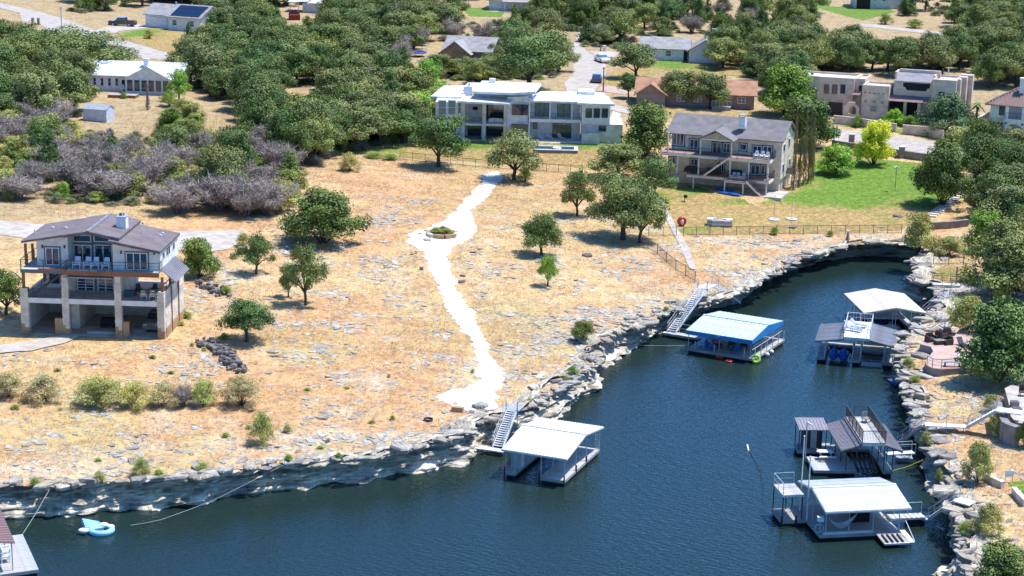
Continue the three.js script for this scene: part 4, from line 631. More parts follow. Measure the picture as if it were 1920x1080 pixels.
// ---------- house with balconies above the cliff ----------
{
  const o = T(38, 627), g = thing('balcony_house', 'three-level balcony house with brown low roof, cedar trim and stone columns', 'house', o, -0.05), z = Z(20, 380, 4.153), F = (x, y, zl = 0) => onFace(g, ...z(x, y), zl);
  const X = (x, zl = 0) => F(x, 700, zl)[0], Y = (y, x = 600, zl = 0) => F(x, y, zl)[1];
  const W = X(1190), D = 8.6, s0 = Y(795, 625), s1 = Y(757, 625), d0 = Y(568, 600), d1 = Y(532, 600);
  // ground level
  box(g, 'floor_slab', M.concrete, 0, W, -0.5, 0.06, -D, -0.2); box(g, 'back_wall', M.limestone, 0, W, 0.06, s0, -D, -D + 0.3); box(g, 'side_wall', M.limestone, W - 0.35, W, -0.3, s1 + 0.9, -D, -0.75); box(g, 'side_wall', M.hardie, 0.05, 0.35, 0.06, s0, -D + 0.3, -0.75);
  box(g, 'inner_wall', M.limestone, X(465, -2.6), X(530, -2.6), 0.06, s0, -D + 0.3, -2.6); box(g, 'entry_step', M.concrete, X(560), X(820), 0.065, 0.3, -1.4, -0.9);
  const cols = [[75, 130], [400, 445], [810, 855], [1140, 1190]];
  cols.forEach(([a, b], i) => { const c = box(g, 'stone_column', M.limestone, X(a), X(b), -0.4, i === 0 || i === 3 ? s1 + 0.95 : d0 - 0.02, -0.62, 0); for (let k = 0; k < 16; k++) { const y = -0.3 + k * 0.36; if (y > (i % 3 ? d0 : s1 + 0.8) - 0.35) break; const w = X(b) - X(a); box(c, 'stone', k < 4 ? M.limestoneTan : M.limestone, X(a) - 0.03 - 0.02 * (k % 2), X(a) + w * (k % 2 ? 0.45 : 0.62), y, y + 0.34, -0.3, 0.03 + 0.015 * (k % 3)); box(c, 'stone', k < 3 ? M.limestoneTan : M.limestone, X(a) + w * (k % 2 ? 0.47 : 0.64), X(b) + 0.03, y, y + 0.34, -0.35, 0.025 + 0.015 * ((k + 1) % 3)); } });
  box(g, 'low_stone_wall', M.limestoneTan, X(332), X(398), -0.3, Y(912), -0.5, -0.1); box(g, 'low_stone_wall', M.limestoneTan, X(857), X(908), -0.3, Y(922), -0.5, -0.1);
  box(g, 'side_stone_trim', M.limestoneTan, W + 0.01, W + 0.08, -0.3, 0.95, -D, -0.7);
  for (const zz of [-2.9, -5.8]) box(g, 'side_post', M.cedar, W + 0.01, W + 0.14, -0.2, s1 + 0.9, zz - 0.08, zz + 0.08);
  for (let k = 0; k < 6; k++) for (let j = 0; j < 9; j++) box(g, 'side_stone', (k + j) % 3 ? M.limestone : M.stoneWhite, W + 0.002, W + 0.03 + 0.01 * ((k * j) % 3), 1.0 + k * 0.48, 1.46 + k * 0.48, -0.9 - (j + 1) * 0.84 + 0.02 + (k % 2) * 0.3, -0.9 - j * 0.84 + (k % 2) * 0.3);
  // middle level: slab, fascia, glass doors
  box(g, 'lower_deck', M.concrete, 0.02, W - 0.02, s0, s1, -D, -0.06); for (const [a, b] of [[132, 398], [447, 808], [857, 1138]]) box(g, 'deck_fascia', M.hardie, X(a), X(b), s0 + 0.01, s1 + 0.02, -0.06, 0.0);
  const zb = -3.2; box(g, 'wall', M.limestone, X(400, zb), X(900, zb), s1, d0, -D, zb); box(g, 'wall', M.hardie, X(232, zb), X(400, zb), s1, d0, -D, zb - 1.2);
  for (const [a, b] of [[520, 655], [680, 806]]) { const q = win(g, 'glass_garage_door', X(a, zb), X(b, zb), s1 + 0.05, Y(585, a, zb), zb, { n: 2, trans: 3, t: 0.08, trim: M.frameGrey }); }
  win(g, 'window', X(300, zb - 1.2), X(395, zb - 1.2), s1 + 0.3, d0 - 0.25, zb - 1.2, { n: 1, frame: M.creamTrim });
  box(g, 'awning', M.mauveRoof, X(415), X(790), d0 - 0.28, d0 - 0.16, -0.7, 0.12);
  // upper deck
  box(g, 'upper_deck', M.deckLight, X(415), X(1150), d1 - 0.16, d1, -4.2, -0.02); box(g, 'upper_deck_side', M.deckLight, X(85), X(415) - 0.01, d1 - 0.14, d1 + 0.006, -6.6, 0.05);
  box(g, 'cedar_fascia', M.cedar, X(415), X(790), d0, d1 - 0.01, -0.015, 0.07); box(g, 'cedar_fascia', M.cedar, X(792), X(1160), d0 + 0.02, d1 + 0.01, -0.012, 0.08); box(g, 'steel_fascia', M.frameGrey, X(85), X(413), d0 + 0.1, d1 - 0.02, 0.06, 0.12); box(g, 'cedar_beam', M.cedar, X(220), X(440), d1 + 0.01, d1 + 0.09, -0.5, 0.04);
  for (const [a, zz] of [[97, -0.3], [190, -3.2]]) box(g, 'cedar_post', M.cedar, X(a) - 0.12, X(a) + 0.12, s1 + 0.9, d1 - 0.14, zz - 0.12, zz + 0.12);
  for (const [a, zz] of [[132, -1.8], [186, -4.0]]) box(g, 'cedar_post', M.cedar, X(a, zz) - 0.11, X(a, zz) + 0.11, d1, Y(320, a, zz), zz - 0.11, zz + 0.11);
  for (const zz of [-0.35, -3.6, -6.4]) box(g, 'cedar_post', M.cedar, W - 0.3, W - 0.06, s1 + 0.9, d0, zz - 0.12, zz + 0.12);
  for (const [x, y, zz] of [[W - 0.18, d0 - 0.9, -0.35], [X(97), d0 - 0.9, -0.3]]) bar(g, 'knee_brace', M.frameGrey, V(x, y, zz), V(x + (x > 5 ? 0.8 : -0.8), y + 0.85, zz), 0.09, 0.09);
  railing(g, [V(X(88), d1, 0.02), V(X(440), d1, 0.02)], 0.95, M.darkMetal, { every: 1.9 }); railing(g, [V(X(440) + 0.02, d1, -0.1), V(X(795), d1, -0.1)], 0.95, M.darkMetal, { every: 2 }); railing(g, [V(X(800), d1, -0.1), V(X(1160), d1, -0.1), V(X(1160), d1, -1.2)], 0.95, M.darkMetal, { every: 2 }); railing(g, [V(X(88), d1, -0.1), V(X(88), d1, -6.5)], 0.95, M.darkMetal, { every: 2 });
  for (const [a, b] of [[132, 398], [447, 808], [857, 1138]]) railing(g, [V(X(a), s1 + 0.02, -0.2), V(X(b), s1 + 0.02, -0.2)], 0.85, M.darkMetal, { every: 1.6 });
  railing(g, [V(W - 0.2, s1 + 0.9, -0.8), V(W - 0.2, s1 + 0.9, -3.2)], 0.6, M.darkMetal, { every: 1.2 });
  // outside stairs from the lower to the upper deck
  stairs(g, V(X(150), s1 + 0.05, -0.5), V(X(430), d1 - 0.1, -0.5), 0.9, 11, M.darkMetal, { rails: true });
  // upper walls
  const zl = -1.7, zm = -3.4, zr = -0.95, H = 10.2, rf = (x) => 9.72 - 0.195 * Math.abs(X(640, zl) - x);
  const roofL = (x) => Y(215, 640, zl + 0.9) - 0.06 - (X(640) - x) * 0.18, xa = X(217, zl), xb = X(460, zl), xm = X(640, zm), xc = X(805, zr), xd = X(1172, zr);
  const rEave = Y(372, 1172, zr + 0.8) - 0.1, rTop = Y(288, 780, zr + 0.8) - 0.08;
  outlineWall(g, 'wall', M.hardie, [[xa, d1], [xb, d1], [xb, roofL(xb) - 0.15], [xa, roofL(xa) - 0.15]], zl, 6.4);
  box(g, 'wall', M.hardie, xb, X(497, zm), d1, roofL(xb) - 0.15, -D, zm); outlineWall(g, 'gable_wall', M.frameGrey, [[X(495, zm), d1], [X(806, zm), d1], [X(806, zm), roofL(X(640, zl)) - 0.25 - (X(806, zm) - X(640, zl)) * 0.24], [X(640, zl), roofL(X(640, zl)) - 0.2], [X(495, zm), roofL(X(495, zm)) - 0.2]], zm - 0.02, 4.4);
  outlineWall(g, 'wall', M.hardie, [[xc, d1], [xd, d1], [xd, rEave - 0.12], [xc, rTop - 0.12]], zr, 7.4);
  for (const [a, b] of [[503, 643], [663, 803]]) { win(g, 'sliding_door', X(a, zm), X(b, zm), d1 + 0.05, Y(325, a, zm), zm, { n: 2, trim: M.frameGrey }); win(g, 'clerestory_window', X(a, zm), X(b, zm), Y(305, a, zm), Y(248, a, zm), zm, { n: 1 }); }
  win(g, 'sliding_door', X(285, zl), X(392, zl), d1 + 0.05, Y(348, 300, zl), zl, { n: 2, trim: M.frameGrey }); win(g, 'sliding_door', X(908, zr), X(1075, zr), d1 + 0.05, Y(388, 950, zr), zr, { n: 3, trim: M.frameGrey });
  for (const [x, y, zz] of [[248, 340, zl], [420, 343, zl], [860, 386, zr], [1118, 392, zr], [480, 336, zm]]) { const [a, b] = F(x, y, zz); box(g, 'wall_lamp', M.frameDark, a - 0.07, a + 0.07, b - 0.15, b + 0.15, zz, zz + 0.12); }
  for (const [zz, y] of [[-2.2, 1.3], [-3.6, 1.5], [-4.4, 1.5], [-6.4, 1.3]]) { const f = part(g, 'side_window', M.frameWhite, boxGeo(xd, xd + 0.06, d1 + 0.9, d1 + 0.9 + y * 0.6, zz - 0.35, zz + 0.35)); part(f, 'pane', M.glass, boxGeo(xd + 0.061, xd + 0.075, d1 + 0.98, d1 + 0.82 + y * 0.6, zz - 0.28, zz + 0.28)); }
  // awning roof on the side
  plate(g, 'side_awning', M.mauveRoof, [V(xd + 0.02, d1 + 0.15, -1.0), V(xd + 0.02, d1 + 0.15, -6.8), V(xd + 1.5, d1 - 1.15, -6.8), V(xd + 1.5, d1 - 1.15, -1.0)], 0.06); for (let k = 0; k < 15; k++) bar(g, 'awning_rib', M.mauveRoof, V(xd + 0.04, d1 + 0.17, -1.1 - k * 0.4), V(xd + 1.5, d1 - 1.12, -1.1 - k * 0.4), 0.05, 0.05);
  // roofs
  const xr = X(640, zl), rh = roofL(xr), z0 = -0.75, z1 = -D - 0.5;
  slope(g, 'roof', M.shingle, X(90, z0), X(425, z0), z0 - 0.3, z1, roofL(X(90, z0)), roofL(X(425, z0)), roofL(X(425, z0)), roofL(X(90, z0)));
  slope(g, 'roof', M.shingle, X(425, z0), xr, z0 + 0.15, z1, roofL(X(425, z0)) + 0.06, rh + 0.06, rh + 0.06, roofL(X(425, z0)) + 0.06, 0.3);
  slope(g, 'roof', M.shingle, xr, X(862, z0), z0 + 0.15, z1, rh + 0.06, rh - 0.52, rh - 0.52, rh + 0.06, 0.3);
  slope(g, 'roof', M.shingle, X(775, z0 + 0.5), X(1176, z0 + 0.5), z0 + 0.65, z1 + 0.6, rTop, rEave, rEave, rTop, 0.26);
  bar(g, 'ridge_cap', M.mauveRoof, V(xr, rh + 0.1, z0 + 0.1), V(xr, rh + 0.1, z1), 0.3, 0.06);
  const [chx, chz] = onLevel(g, ...z(862, 195), rh - 0.3); const ch = box(g, 'chimney', M.white, chx - 0.5, chx + 0.45, rh - 0.9, rh + 0.75, chz - 1.0, chz); box(ch, 'chimney_cap', M.galv, chx - 0.55, chx + 0.5, rh + 0.751, rh + 0.81, chz - 1.05, chz + 0.05); cyl(ch, 'flue', M.darkMetal, chx - 0.2, rh + 0.81, rh + 1.05, chz - 0.6, 0.14); cyl(ch, 'flue', M.galv, chx + 0.1, rh + 0.81, rh + 1.1, chz - 0.75, 0.12);
  for (const [x, y, hh] of [[330, 198, 0.12], [365, 195, 0.4], [432, 198, 0.12], [187, 240, 0.45], [1032, 160, 0.12], [1026, 240, 0.6], [1167, 255, 0.12], [1185, 240, 0.12], [937, 140, 0.4]]) { let h = rh - 0.8; for (let k = 0; k < 6; k++) { const [a] = onLevel(g, ...z(x, y), h); h = a < xr ? roofL(a) + 0.02 : a < X(862, z0) ? rh - (a - xr) * 0.2 : lerp(rTop, rEave, (a - X(775)) / (X(1176) - X(775))); } const [a, b] = onLevel(g, ...z(x, y), h); cyl(g, 'roof_vent', M.whiteMetal, a, h - 0.1, h + hh, b, hh > 0.2 ? 0.05 : 0.14); }
  // furniture on the decks
  for (const [x, l] of [[525, 'first from the deck stairs'], [607, 'second from the deck stairs'], [668, 'third from the deck stairs'], [750, 'fourth from the deck stairs']]) chair(inWorld(g, X(x, -1.1), d1 + 0.005, -1.1), -0.05, M.whiteMetal, 'adirondack_chair', 'white slatted lounge chair on the upper deck, ' + l, 'white chairs on the upper deck', 0.7);
  for (const [x, l] of [[566, 'first and second'], [710, 'third and fourth']]) { const t = thing('side_table', 'small white table between the ' + l + ' white deck chairs', 'table', inWorld(g, X(x, -1.1), d1 + 0.005, -1.1), -0.05); box(t, 'table_top', M.whiteMetal, -0.28, 0.28, 0.42, 0.46, -0.25, 0.25); for (const [a, b] of [[-0.22, -0.2], [0.22, -0.2], [-0.22, 0.2], [0.22, 0.2]]) box(t, 'leg', M.whiteMetal, a - 0.025, a + 0.025, 0, 0.42, b - 0.025, b + 0.025); }
  { const t = thing('dining_table', 'dark patio dining table on the covered lower deck', 'table', inWorld(g, X(1090, -1.6), s1 + 0.005, -1.6), -0.05); box(t, 'table_top', M.stoneGrey, -0.95, 0.95, 0.70, 0.76, -0.45, 0.45); for (const [a, b] of [[-0.85, -0.35], [0.85, -0.35], [-0.85, 0.35], [0.85, 0.35]]) box(t, 'leg', M.darkMetal, a - 0.03, a + 0.03, 0, 0.70, b - 0.03, b + 0.03); }
  for (const [x, zz, tn, l] of [[1000, -2.6, 0.4, 'near the wall'], [1110, -2.8, -0.3, 'by the cedar post'], [1040, -0.75, 3.1, 'at the rail, inner one'], [1110, -0.75, 3.1, 'at the rail, outer one']]) chair(inWorld(g, X(x, zz), s1 + 0.005, zz), tn, zz < -2 ? M.darkMetal : M.galv, 'patio_chair', 'metal patio chair on the covered lower deck ' + l, 'chairs on the covered deck');
  { const t = thing('storage_bench', 'teal storage bench against the wall of the covered lower deck', 'bench', inWorld(g, X(925, -2.0), s1 + 0.005, -2.0), -0.05); box(t, 'chest', M.teal, -0.5, 0.5, 0.05, 0.5, -0.25, 0.25); box(t, 'lid', M.teal, -0.53, 0.53, 0.501, 0.56, -0.28, 0.28); for (const a of [-0.45, 0.45]) box(t, 'foot', M.darkMetal, a - 0.05, a + 0.05, 0, 0.05, -0.2, 0.2); }
  var h1 = { g, X, s1, d1, W };
}
// ---------- white modern house ----------
{
  const o = T(867, 263), g = thing('modern_house', 'white two-storey modern house with flat white roofs and pool terrace', 'house', o, -0.02), z = Z(790, 130, 4.923), F = (x, y, zl = 0) => onFace(g, ...z(x, y), zl), X = (x, zl = 0) => F(x, 500, zl)[0], Y = (y, x = 600, zl = 0) => F(x, y, zl)[1];
  const s0 = Y(522), s1 = Y(505), e = Y(312), q = (x, y, h) => [z(x, y), h];
  // left wing and covered porches
  const zw = -0.9; box(g, 'left_wing', M.white, X(130, zw), X(371, zw), -0.2, e - 0.1, -9, zw); for (const [a, b] of [[153, 230], [243, 318], [330, 368]]) win(g, 'tall_window', X(a, zw), X(b, zw), Y(420, a, zw), Y(283, a, zw), zw, { glass: M.blind, trans: 1, frame: M.frameWhite });
  for (const [a, b] of [[371, 399], [565, 594], [760, 782]]) { const c = box(g, 'stone_column', M.stoneWhite, X(a), X(b), -0.3, e, -0.5, 0); for (let k = 0; k < 15; k++) box(c, 'stone', M.stoneWhite, X(a) - 0.015 * (1 + k % 2), X(b) + 0.015 * (1 + (k + 1) % 2), 0.02 + k * 0.42, 0.41 + k * 0.42, -0.25, 0.012 + 0.01 * (k % 3)); }
  box(g, 'porch_floor', M.white, X(399), X(782), s0, s1, -4.2, -0.02); box(g, 'porch_slab', M.concrete, X(371), X(790), -0.3, 0.06, -4.2, 0.35); box(g, 'porch_back_wall', M.white, X(371), X(790), 0.06, e - 0.1, -9, -4.2); box(g, 'porch_side_wall', M.white, X(371), X(371) + 0.15, 0.06, e - 0.1, -4.2, -0.95); box(g, 'porch_divider', M.white, X(560, -2), X(566, -2), 0.06, e - 0.1, -4.2, -0.5);
  win(g, 'sliding_door', X(600, -4.2), X(758, -4.2), s1 + 0.05, e - 0.5, -4.2, { n: 3, frame: M.frameDark, t: 0.06 }); win(g, 'sliding_door', X(600, -4.2), X(758, -4.2), 0.1, s0 - 0.25, -4.2, { n: 3, frame: M.frameDark, t: 0.06 }); win(g, 'sliding_door', X(430, -4.2), X(550, -4.2), 0.1, s0 - 0.25, -4.2, { n: 2, frame: M.frameDark, t: 0.06 });
  { const [a, b] = F(498, 360, -4.1); box(g, 'wall_screen', M.black, a - 0.4, a + 0.4, b - 0.25, b + 0.25, -4.199, -4.1); }
  railing(g, [V(X(400), s1, -0.1), V(X(562), s1, -0.1)], 0.95, M.darkMetal, { every: 1.4, fill: 3 }); railing(g, [V(X(596), s1, -0.1), V(X(758), s1, -0.1)], 0.95, M.darkMetal, { every: 1.4, fill: 3 });
  // slanted glass link
  const xk = X(985, -1.6), xj = X(785, -0.2); plate(g, 'link_wall', M.white, [V(xj, -0.2, -1.0), V(xk, -0.2, -1.6), V(xk, e + 0.9, -1.6), V(xj, e + 0.9, -1.0)], 0.3);
  box(g, 'link_block', M.white, xj, xk, -0.2, e + 0.8, -9, -1.95);
  win(g, 'corner_window', X(838, -1), X(982, -1), Y(420, 838, -1), Y(322, 838, -1), -0.93, { n: 2, frame: M.frameDark, t: 0.06 }); win(g, 'ground_window', X(832, -1), X(982, -1), 0.3, Y(505, 838, -1), -0.93, { n: 3, frame: M.frameDark, t: 0.06, glass: M.glassGreen });
  // right wing with long balcony
  const zr = -1.0, x0 = X(990, zr), x1 = X(1470, zr), xs = X(1740, -0.3); box(g, 'balcony_floor', M.white, x0, x1, Y(490, 1200, zr), Y(462, 1200, zr), -4, zr); box(g, 'balcony_back_wall', M.white, x0, x1, -0.2, Y(300, 1200, zr), -9, -4); box(g, 'pool_terrace', M.stoneWhite, x0 - 1, X(1590), -0.3, 0.10, -4, 0.9);
  for (const [a, b, n] of [[1045, 1175, 3], [1250, 1370, 2]]) win(g, 'sliding_door', X(a, -4), X(b, -4), Y(462, 1200, zr) + 0.05, Y(308, a, -4), -4, { n, frame: M.frameDark, glass: M.blind, t: 0.06 });
  win(g, 'sliding_door', X(1210, -4), X(1385, -4), 0.12, Y(500, 1300, -4), -4, { n: 4, frame: M.frameDark, glass: M.glassGreen, t: 0.06 }); win(g, 'window', X(1030, -4), X(1072, -4), Y(550, 1050, -4), Y(490, 1050, -4), -4, { frame: M.frameDark, glass: M.blind }); win(g, 'door', X(1395, -4), X(1440, -4), Y(462, 1200, zr) + 0.02, Y(345, 1400, -4), -4, { frame: M.white, glass: M.white });
  for (const a of [994, 1180, 1384]) box(g, 'balcony_post', M.frameWhite, X(a, zr), X(a, zr) + 0.14, Y(462, a, zr), Y(305, a, zr), zr - 0.2, zr - 0.06); box(g, 'balcony_post', M.frameWhite, X(990, zr), X(1000, zr), 0.1, Y(490, a2(990), zr), zr - 0.25, zr - 0.05);
  function a2(v) { return v; }
  railing(g, [V(x0 + 0.2, Y(462, 1200, zr), zr - 0.1), V(x1, Y(462, 1200, zr), zr - 0.1)], 0.95, M.darkMetal, { every: 1.8, fill: 4 });
  box(g, 'right_wing', M.white, X(1478, -0.3), xs, Y(505, 1600, -0.3), Y(322, 1600, -0.3), -9, -0.3); box(g, 'stone_wall', M.stoneWhite, X(1478, -0.3), X(1860, -0.3), -0.3, Y(505, 1600, -0.3) - 0.004, -7, -0.32); box(g, 'terrace_wall', M.stoneWhite, X(1490, 1.2), X(1652, 1.2), -0.3, Y(592, 1560, 1.2), 0.6, 1.2);
  for (const [a, b] of [[1513, 1572], [1587, 1646], [1662, 1720]]) win(g, 'window', X(a, -0.3), X(b, -0.3), Y(447, a, -0.3), Y(360, a, -0.3), -0.3, { glass: M.glassGreen, frame: M.frameDark, trans: 1, t: 0.06 }); win(g, 'window', X(1638, -0.3), X(1708, -0.3), Y(573, 1640, -0.3), Y(518, 1640, -0.3), -0.32, { frame: M.frameDark, t: 0.06 });
  // roofs
  roofPx(g, 'roof', M.roofWhite, [q(85, 248, e + 0.2), q(400, 256, e + 0.2), q(405, 150, e + 0.35), q(208, 149, e + 0.35)], 0.28); roofPx(g, 'roof', M.roofWhite, [q(335, 292, e + 0.45), q(810, 316, e + 0.45), q(872, 258, e + 0.55), q(392, 242, e + 0.55)], 0.3);
  roofPx(g, 'roof', M.roofWhite, [q(840, 218, e + 2.0), q(1050, 205, e + 2.3), q(1105, 128, e + 2.3), q(560, 104, e + 1.7), q(475, 203, e + 1.7)], 0.35); const hb = e + 1.6; box(g, 'upper_block', M.galv, X(478, -3.2), X(1020, -3.2), e + 0.2, e + 1.35, -8.6, -3.2); roofPx(g, 'roof', M.roofWhite, [q(395, 155, e + 1.0), q(470, 200, e + 1.0), q(540, 122, e + 1.1), q(430, 122, e + 1.1)], 0.25);
  const er = Y(300, 1200, zr) + 0.15; roofPx(g, 'roof', M.roofWhite, [q(950, 286, er), q(1440, 300, er), q(1480, 210, er + 0.1), q(1100, 203, er + 0.1)], 0.3); roofPx(g, 'roof', M.roofWhite, [q(1442, 310, er + 0.05), q(1785, 322, er + 0.05), q(1680, 217, er + 0.2), q(1440, 205, er + 0.2)], 0.3); roofPx(g, 'roof_hatch', M.roofWhite, [q(1445, 205, er + 0.6), q(1600, 212, er + 0.6), q(1585, 180, er + 0.6), q(1450, 178, er + 0.6)], 0.4);
  roofPx(g, 'garage_roof', M.roofWhite, [q(1735, 492, 2.7), q(1815, 490, 2.7), q(1840, 410, 2.7), q(1770, 385, 2.7)], 0.2);
  for (const [x, y, w, h, b] of [[440, 245, 0.45, 1.5, 1], [655, 128, 0.5, 0.7, 0], [410, 205, 0.3, 0.8, 0]]) { const hh = e + (b ? 0.5 : x > 600 ? 1.75 : 0.6), [a, c] = onLevel(g, ...z(x, y), hh), k = box(g, 'chimney', M.white, a - w, a + w, hh - 0.3, hh + h, c - 0.9, c); if (b) cyl(k, 'flue', M.galv, a, hh + h, hh + h + 0.45, c - 0.45, 0.16); }
  // pool
  const pl = thing('swimming_pool', 'raised rectangular swimming pool before the white modern house', 'pool', inWorld(g, 0, 0, 0), -0.02), [pa, pz] = onLevel(pl, ...z(1040, 740), 0.55), [pb] = onLevel(pl, ...z(1445, 748), 0.55), pd = pz - 3.4;
  box(pl, 'pool_wall', M.stoneGrey, pa, pb, -0.6, 0.5, pz - 0.3, pz); box(pl, 'pool_wall', M.stoneGrey, pb - 0.35, pb, -0.6, 0.5, pd, pz - 0.3); box(pl, 'coping', M.stoneWhite, pa, pb + 0.03, 0.5, 0.56, pz - 0.5, pz + 0.03); box(pl, 'coping', M.stoneWhite, pb - 0.55, pb + 0.03, 0.5, 0.561, pd, pz - 0.5); box(pl, 'pool_water', M.pool, pa, pb - 0.36, -0.4, 0.42, pd, pz - 0.31); box(pl, 'coping', M.stoneWhite, pa, pb, 0.1, 0.55, pd - 0.5, pd);
  { const t = thing('pool_float', 'white inflatable float on the swimming pool', 'float', inWorld(pl, pa + (pb - pa) * 0.52, 0.43, (pz + pd) / 2), 0); const r = new THREE.TorusGeometry(0.55, 0.16, 8, 20); r.rotateX(Math.PI / 2); r.translate(0, 0.12, 0); part(t, 'ring', M.white, r); box(t, 'cushion', M.white, -0.45, 0.45, 0.05, 0.14, -0.4, 0.4); }
  [[1095, 'first'], [1178, 'second'], [1282, 'third']].forEach(([x, n]) => { const [a, b] = onLevel(g, ...z(x, 640), 0.1); lounger(inWorld(g, a, 0.105, b), 0.35, M.whiteMetal, 'pool_lounger', n + ' white pool lounger from the trees on the pool terrace', 'white pool loungers'); });
  [[1128, 'nearer the slanted window'], [1330, 'before the wide glass door']].forEach(([x, l]) => { const [a, b] = onLevel(g, ...z(x, 600), 0.1), t = thing('closed_parasol', 'closed white parasol on the pool terrace ' + l, 'parasol', inWorld(g, a, 0.105, b)); cyl(t, 'pole', M.galv, 0, 0.03, 2.3, 0, 0.03); cyl(t, 'folded_canopy', M.white, 0, 0.9, 2.25, 0, 0.2, 0.05); cyl(t, 'base', M.darkMetal, 0, 0, 0.06, 0, 0.3); });
  { const [a, b] = onLevel(g, ...z(690, 490), s1), t = thing('sofa', 'white cushioned sofa on the upper covered porch', 'sofa', inWorld(g, X(690, -1.5), s1 + 0.005, -1.5)); box(t, 'seat', M.white, -1, 1, 0.1, 0.42, -0.4, 0.4); box(t, 'backrest', M.white, -1, 1, 0.42, 0.8, 0.2, 0.4); for (const k of [-1, 1]) box(t, 'armrest', M.white, k > 0 ? 1.001 : -1.2, k > 0 ? 1.2 : -1.001, 0.1, 0.6, -0.4, 0.4); }
}
// ---------- cream house with two long decks ----------
{
  const o = T(1439, 367), g = thing('deck_house', 'cream three-level house with two long balcony decks and grey shingle roof', 'house', o, -0.37), z = Z(1220, 190, 5.4), F = (x, y, zl = 0) => onFace(g, ...z(x, y), zl), X = (x, zl = 0) => F(x, 600, zl)[0], P = (x, y, zl = 0) => { const [a, b] = F(x, y, zl); return V(a, b, zl); };
  const L1 = F(1180, 805)[1], U1 = F(1180, 600)[1], xr = 0.05, xl = X(95), zw = -3.3, e0 = F(1290, 408, zw + 0.9)[1], gr = M.creamTrim;
  box(g, 'ground_floor', M.limestone, xl, xr + 0.6, -1.2, L1 - 0.3, -11, zw - 0.6); box(g, 'paving', M.concrete, -6.5, 2.2, -0.4, 0.05, zw - 1, 1.2);
  box(g, 'wall', M.cream, X(205, zw), xr + 0.9, L1 - 0.3, e0, -11, zw);
  const xmid = X(790), steps = [[xl, xmid - 0.01, U1 + 0.0], [xmid, xr, U1]];
  for (const [y, nm] of [[U1, 'upper'], [L1, 'lower']]) { const a = nm === 'upper' ? xl : X(372), b = xr; box(g, nm + '_deck', M.deckRed, a, b, y - 0.12, y, zw, 0.02); box(g, 'deck_fascia', gr, a, b, y - 0.46, y - 0.1, 0.02, 0.1); box(g, 'deck_fascia', gr, b, b + 0.08, y - 0.46, y - 0.1, zw, 0.1); box(g, 'soffit', gr, a, b, y - 0.44, y - 0.13, zw, 0.0); }
  for (const x of [100, 270, 487, 806, 997, 1190]) { const a = X(x); box(g, 'deck_post', gr, a - 0.1, a + 0.1, L1, U1 - 0.44, -0.22, -0.02); }
  for (const x of [440, 760, 948, 1183]) { const a = X(x); box(g, 'deck_post', gr, a - 0.1, a + 0.1, -0.8, L1 - 0.44, -0.22, -0.02); }
  for (const x of [165, 497, 808]) { const a = X(x); box(g, 'roof_post', gr, a - 0.09, a + 0.09, U1, F(x, x === 165 ? 312 : 395)[1], -0.3, -0.12); }
  railing(g, [V(xl, U1, -0.03), V(X(870), U1, -0.03)], 0.95, M.darkMetal, { every: 1.9, pickets: 0.25, fill: 0 }); railing(g, [V(X(880), U1, -0.03), V(xr, U1, -0.03), V(xr, U1, zw)], 0.95, M.darkMetal, { every: 1.9, pickets: 0.25, fill: 0 }); railing(g, [V(X(375), L1, -0.03), V(X(770), L1, -0.03)], 0.95, M.darkMetal, { every: 1.9, pickets: 0.25, fill: 0 }); railing(g, [V(X(1005), L1, -0.03), V(xr, L1, -0.03), V(xr, L1, zw)], 0.95, M.darkMetal, { every: 1.9, pickets: 0.25, fill: 0 });
  // stairs between the decks and to the lawn
  { const a = P(540, 750, 0.45), b = P(790, 590, 0.45); stairs(g, V(a.x, L1 + 0.05, 0.5), V(b.x, U1 - 0.05, 0.5), 0.8, 12, gr, { tread: M.deckRed, rail: M.darkMetal }); const c = X(985, 0.5), d = X(1140, 0.5); stairs(g, V(d, 0.05, 0.75), V(c, L1 - 0.2, 0.75), 0.8, 11, gr, { tread: M.deckRed, rail: M.darkMetal }); box(g, 'landing', M.deckRed, X(775), X(985) + 0.2, L1 - 0.32, L1 - 0.2, 0.12, 1.3); box(g, 'landing_fascia', gr, X(775), X(985) + 0.2, L1 - 0.5, L1 - 0.32, 1.2, 1.3); for (const x of [760, 948]) box(g, 'landing_post', gr, X(x, 1.2) - 0.09, X(x, 1.2) + 0.09, -0.3, L1 - 0.5, 1.05, 1.19); railing(g, [V(X(775), L1 - 0.2, 1.25), V(X(985), L1 - 0.2, 1.25)], 0.9, M.darkMetal, { every: 1.8, pickets: 0.25, fill: 0 }); }
  // doors and windows
  const wd = (nm, a, b, c, d, k = 2, zz = zw) => win(g, nm, X(a, zz), X(b, zz), F(a, d, zz)[1], F(a, c, zz)[1], zz, { n: k, frame: M.frameWhite, trim: M.frameDark });
  wd('french_door', 388, 475, 378, 488, 2); wd('french_door', 620, 710, 410, 518, 2); wd('french_door', 725, 800, 418, 520, 2); wd('window', 895, 965, 425, 492, 1); wd('french_door', 1028, 1118, 445, 545, 2); wd('french_door', 1130, 1225, 450, 552, 2); wd('french_door', 215, 330, 320, 440, 3);
  wd('french_door', 185, 260, 560, 650, 2); wd('window', 405, 480, 578, 645, 2); wd('french_door', 690, 750, 625, 712, 2); wd('french_door', 1018, 1110, 638, 738, 2); wd('french_door', 1120, 1165, 645, 742, 1);
  // roof: main gable along the front, cross gable over the deck
  const q = (x, y, h) => [z(x, y), h], rh = e0 + 2.3; const A = P(140, 300, zw + 1.0), B = P(1290, 410, zw + 1.0), zR = -7.2, ee = e0 + 0.02;
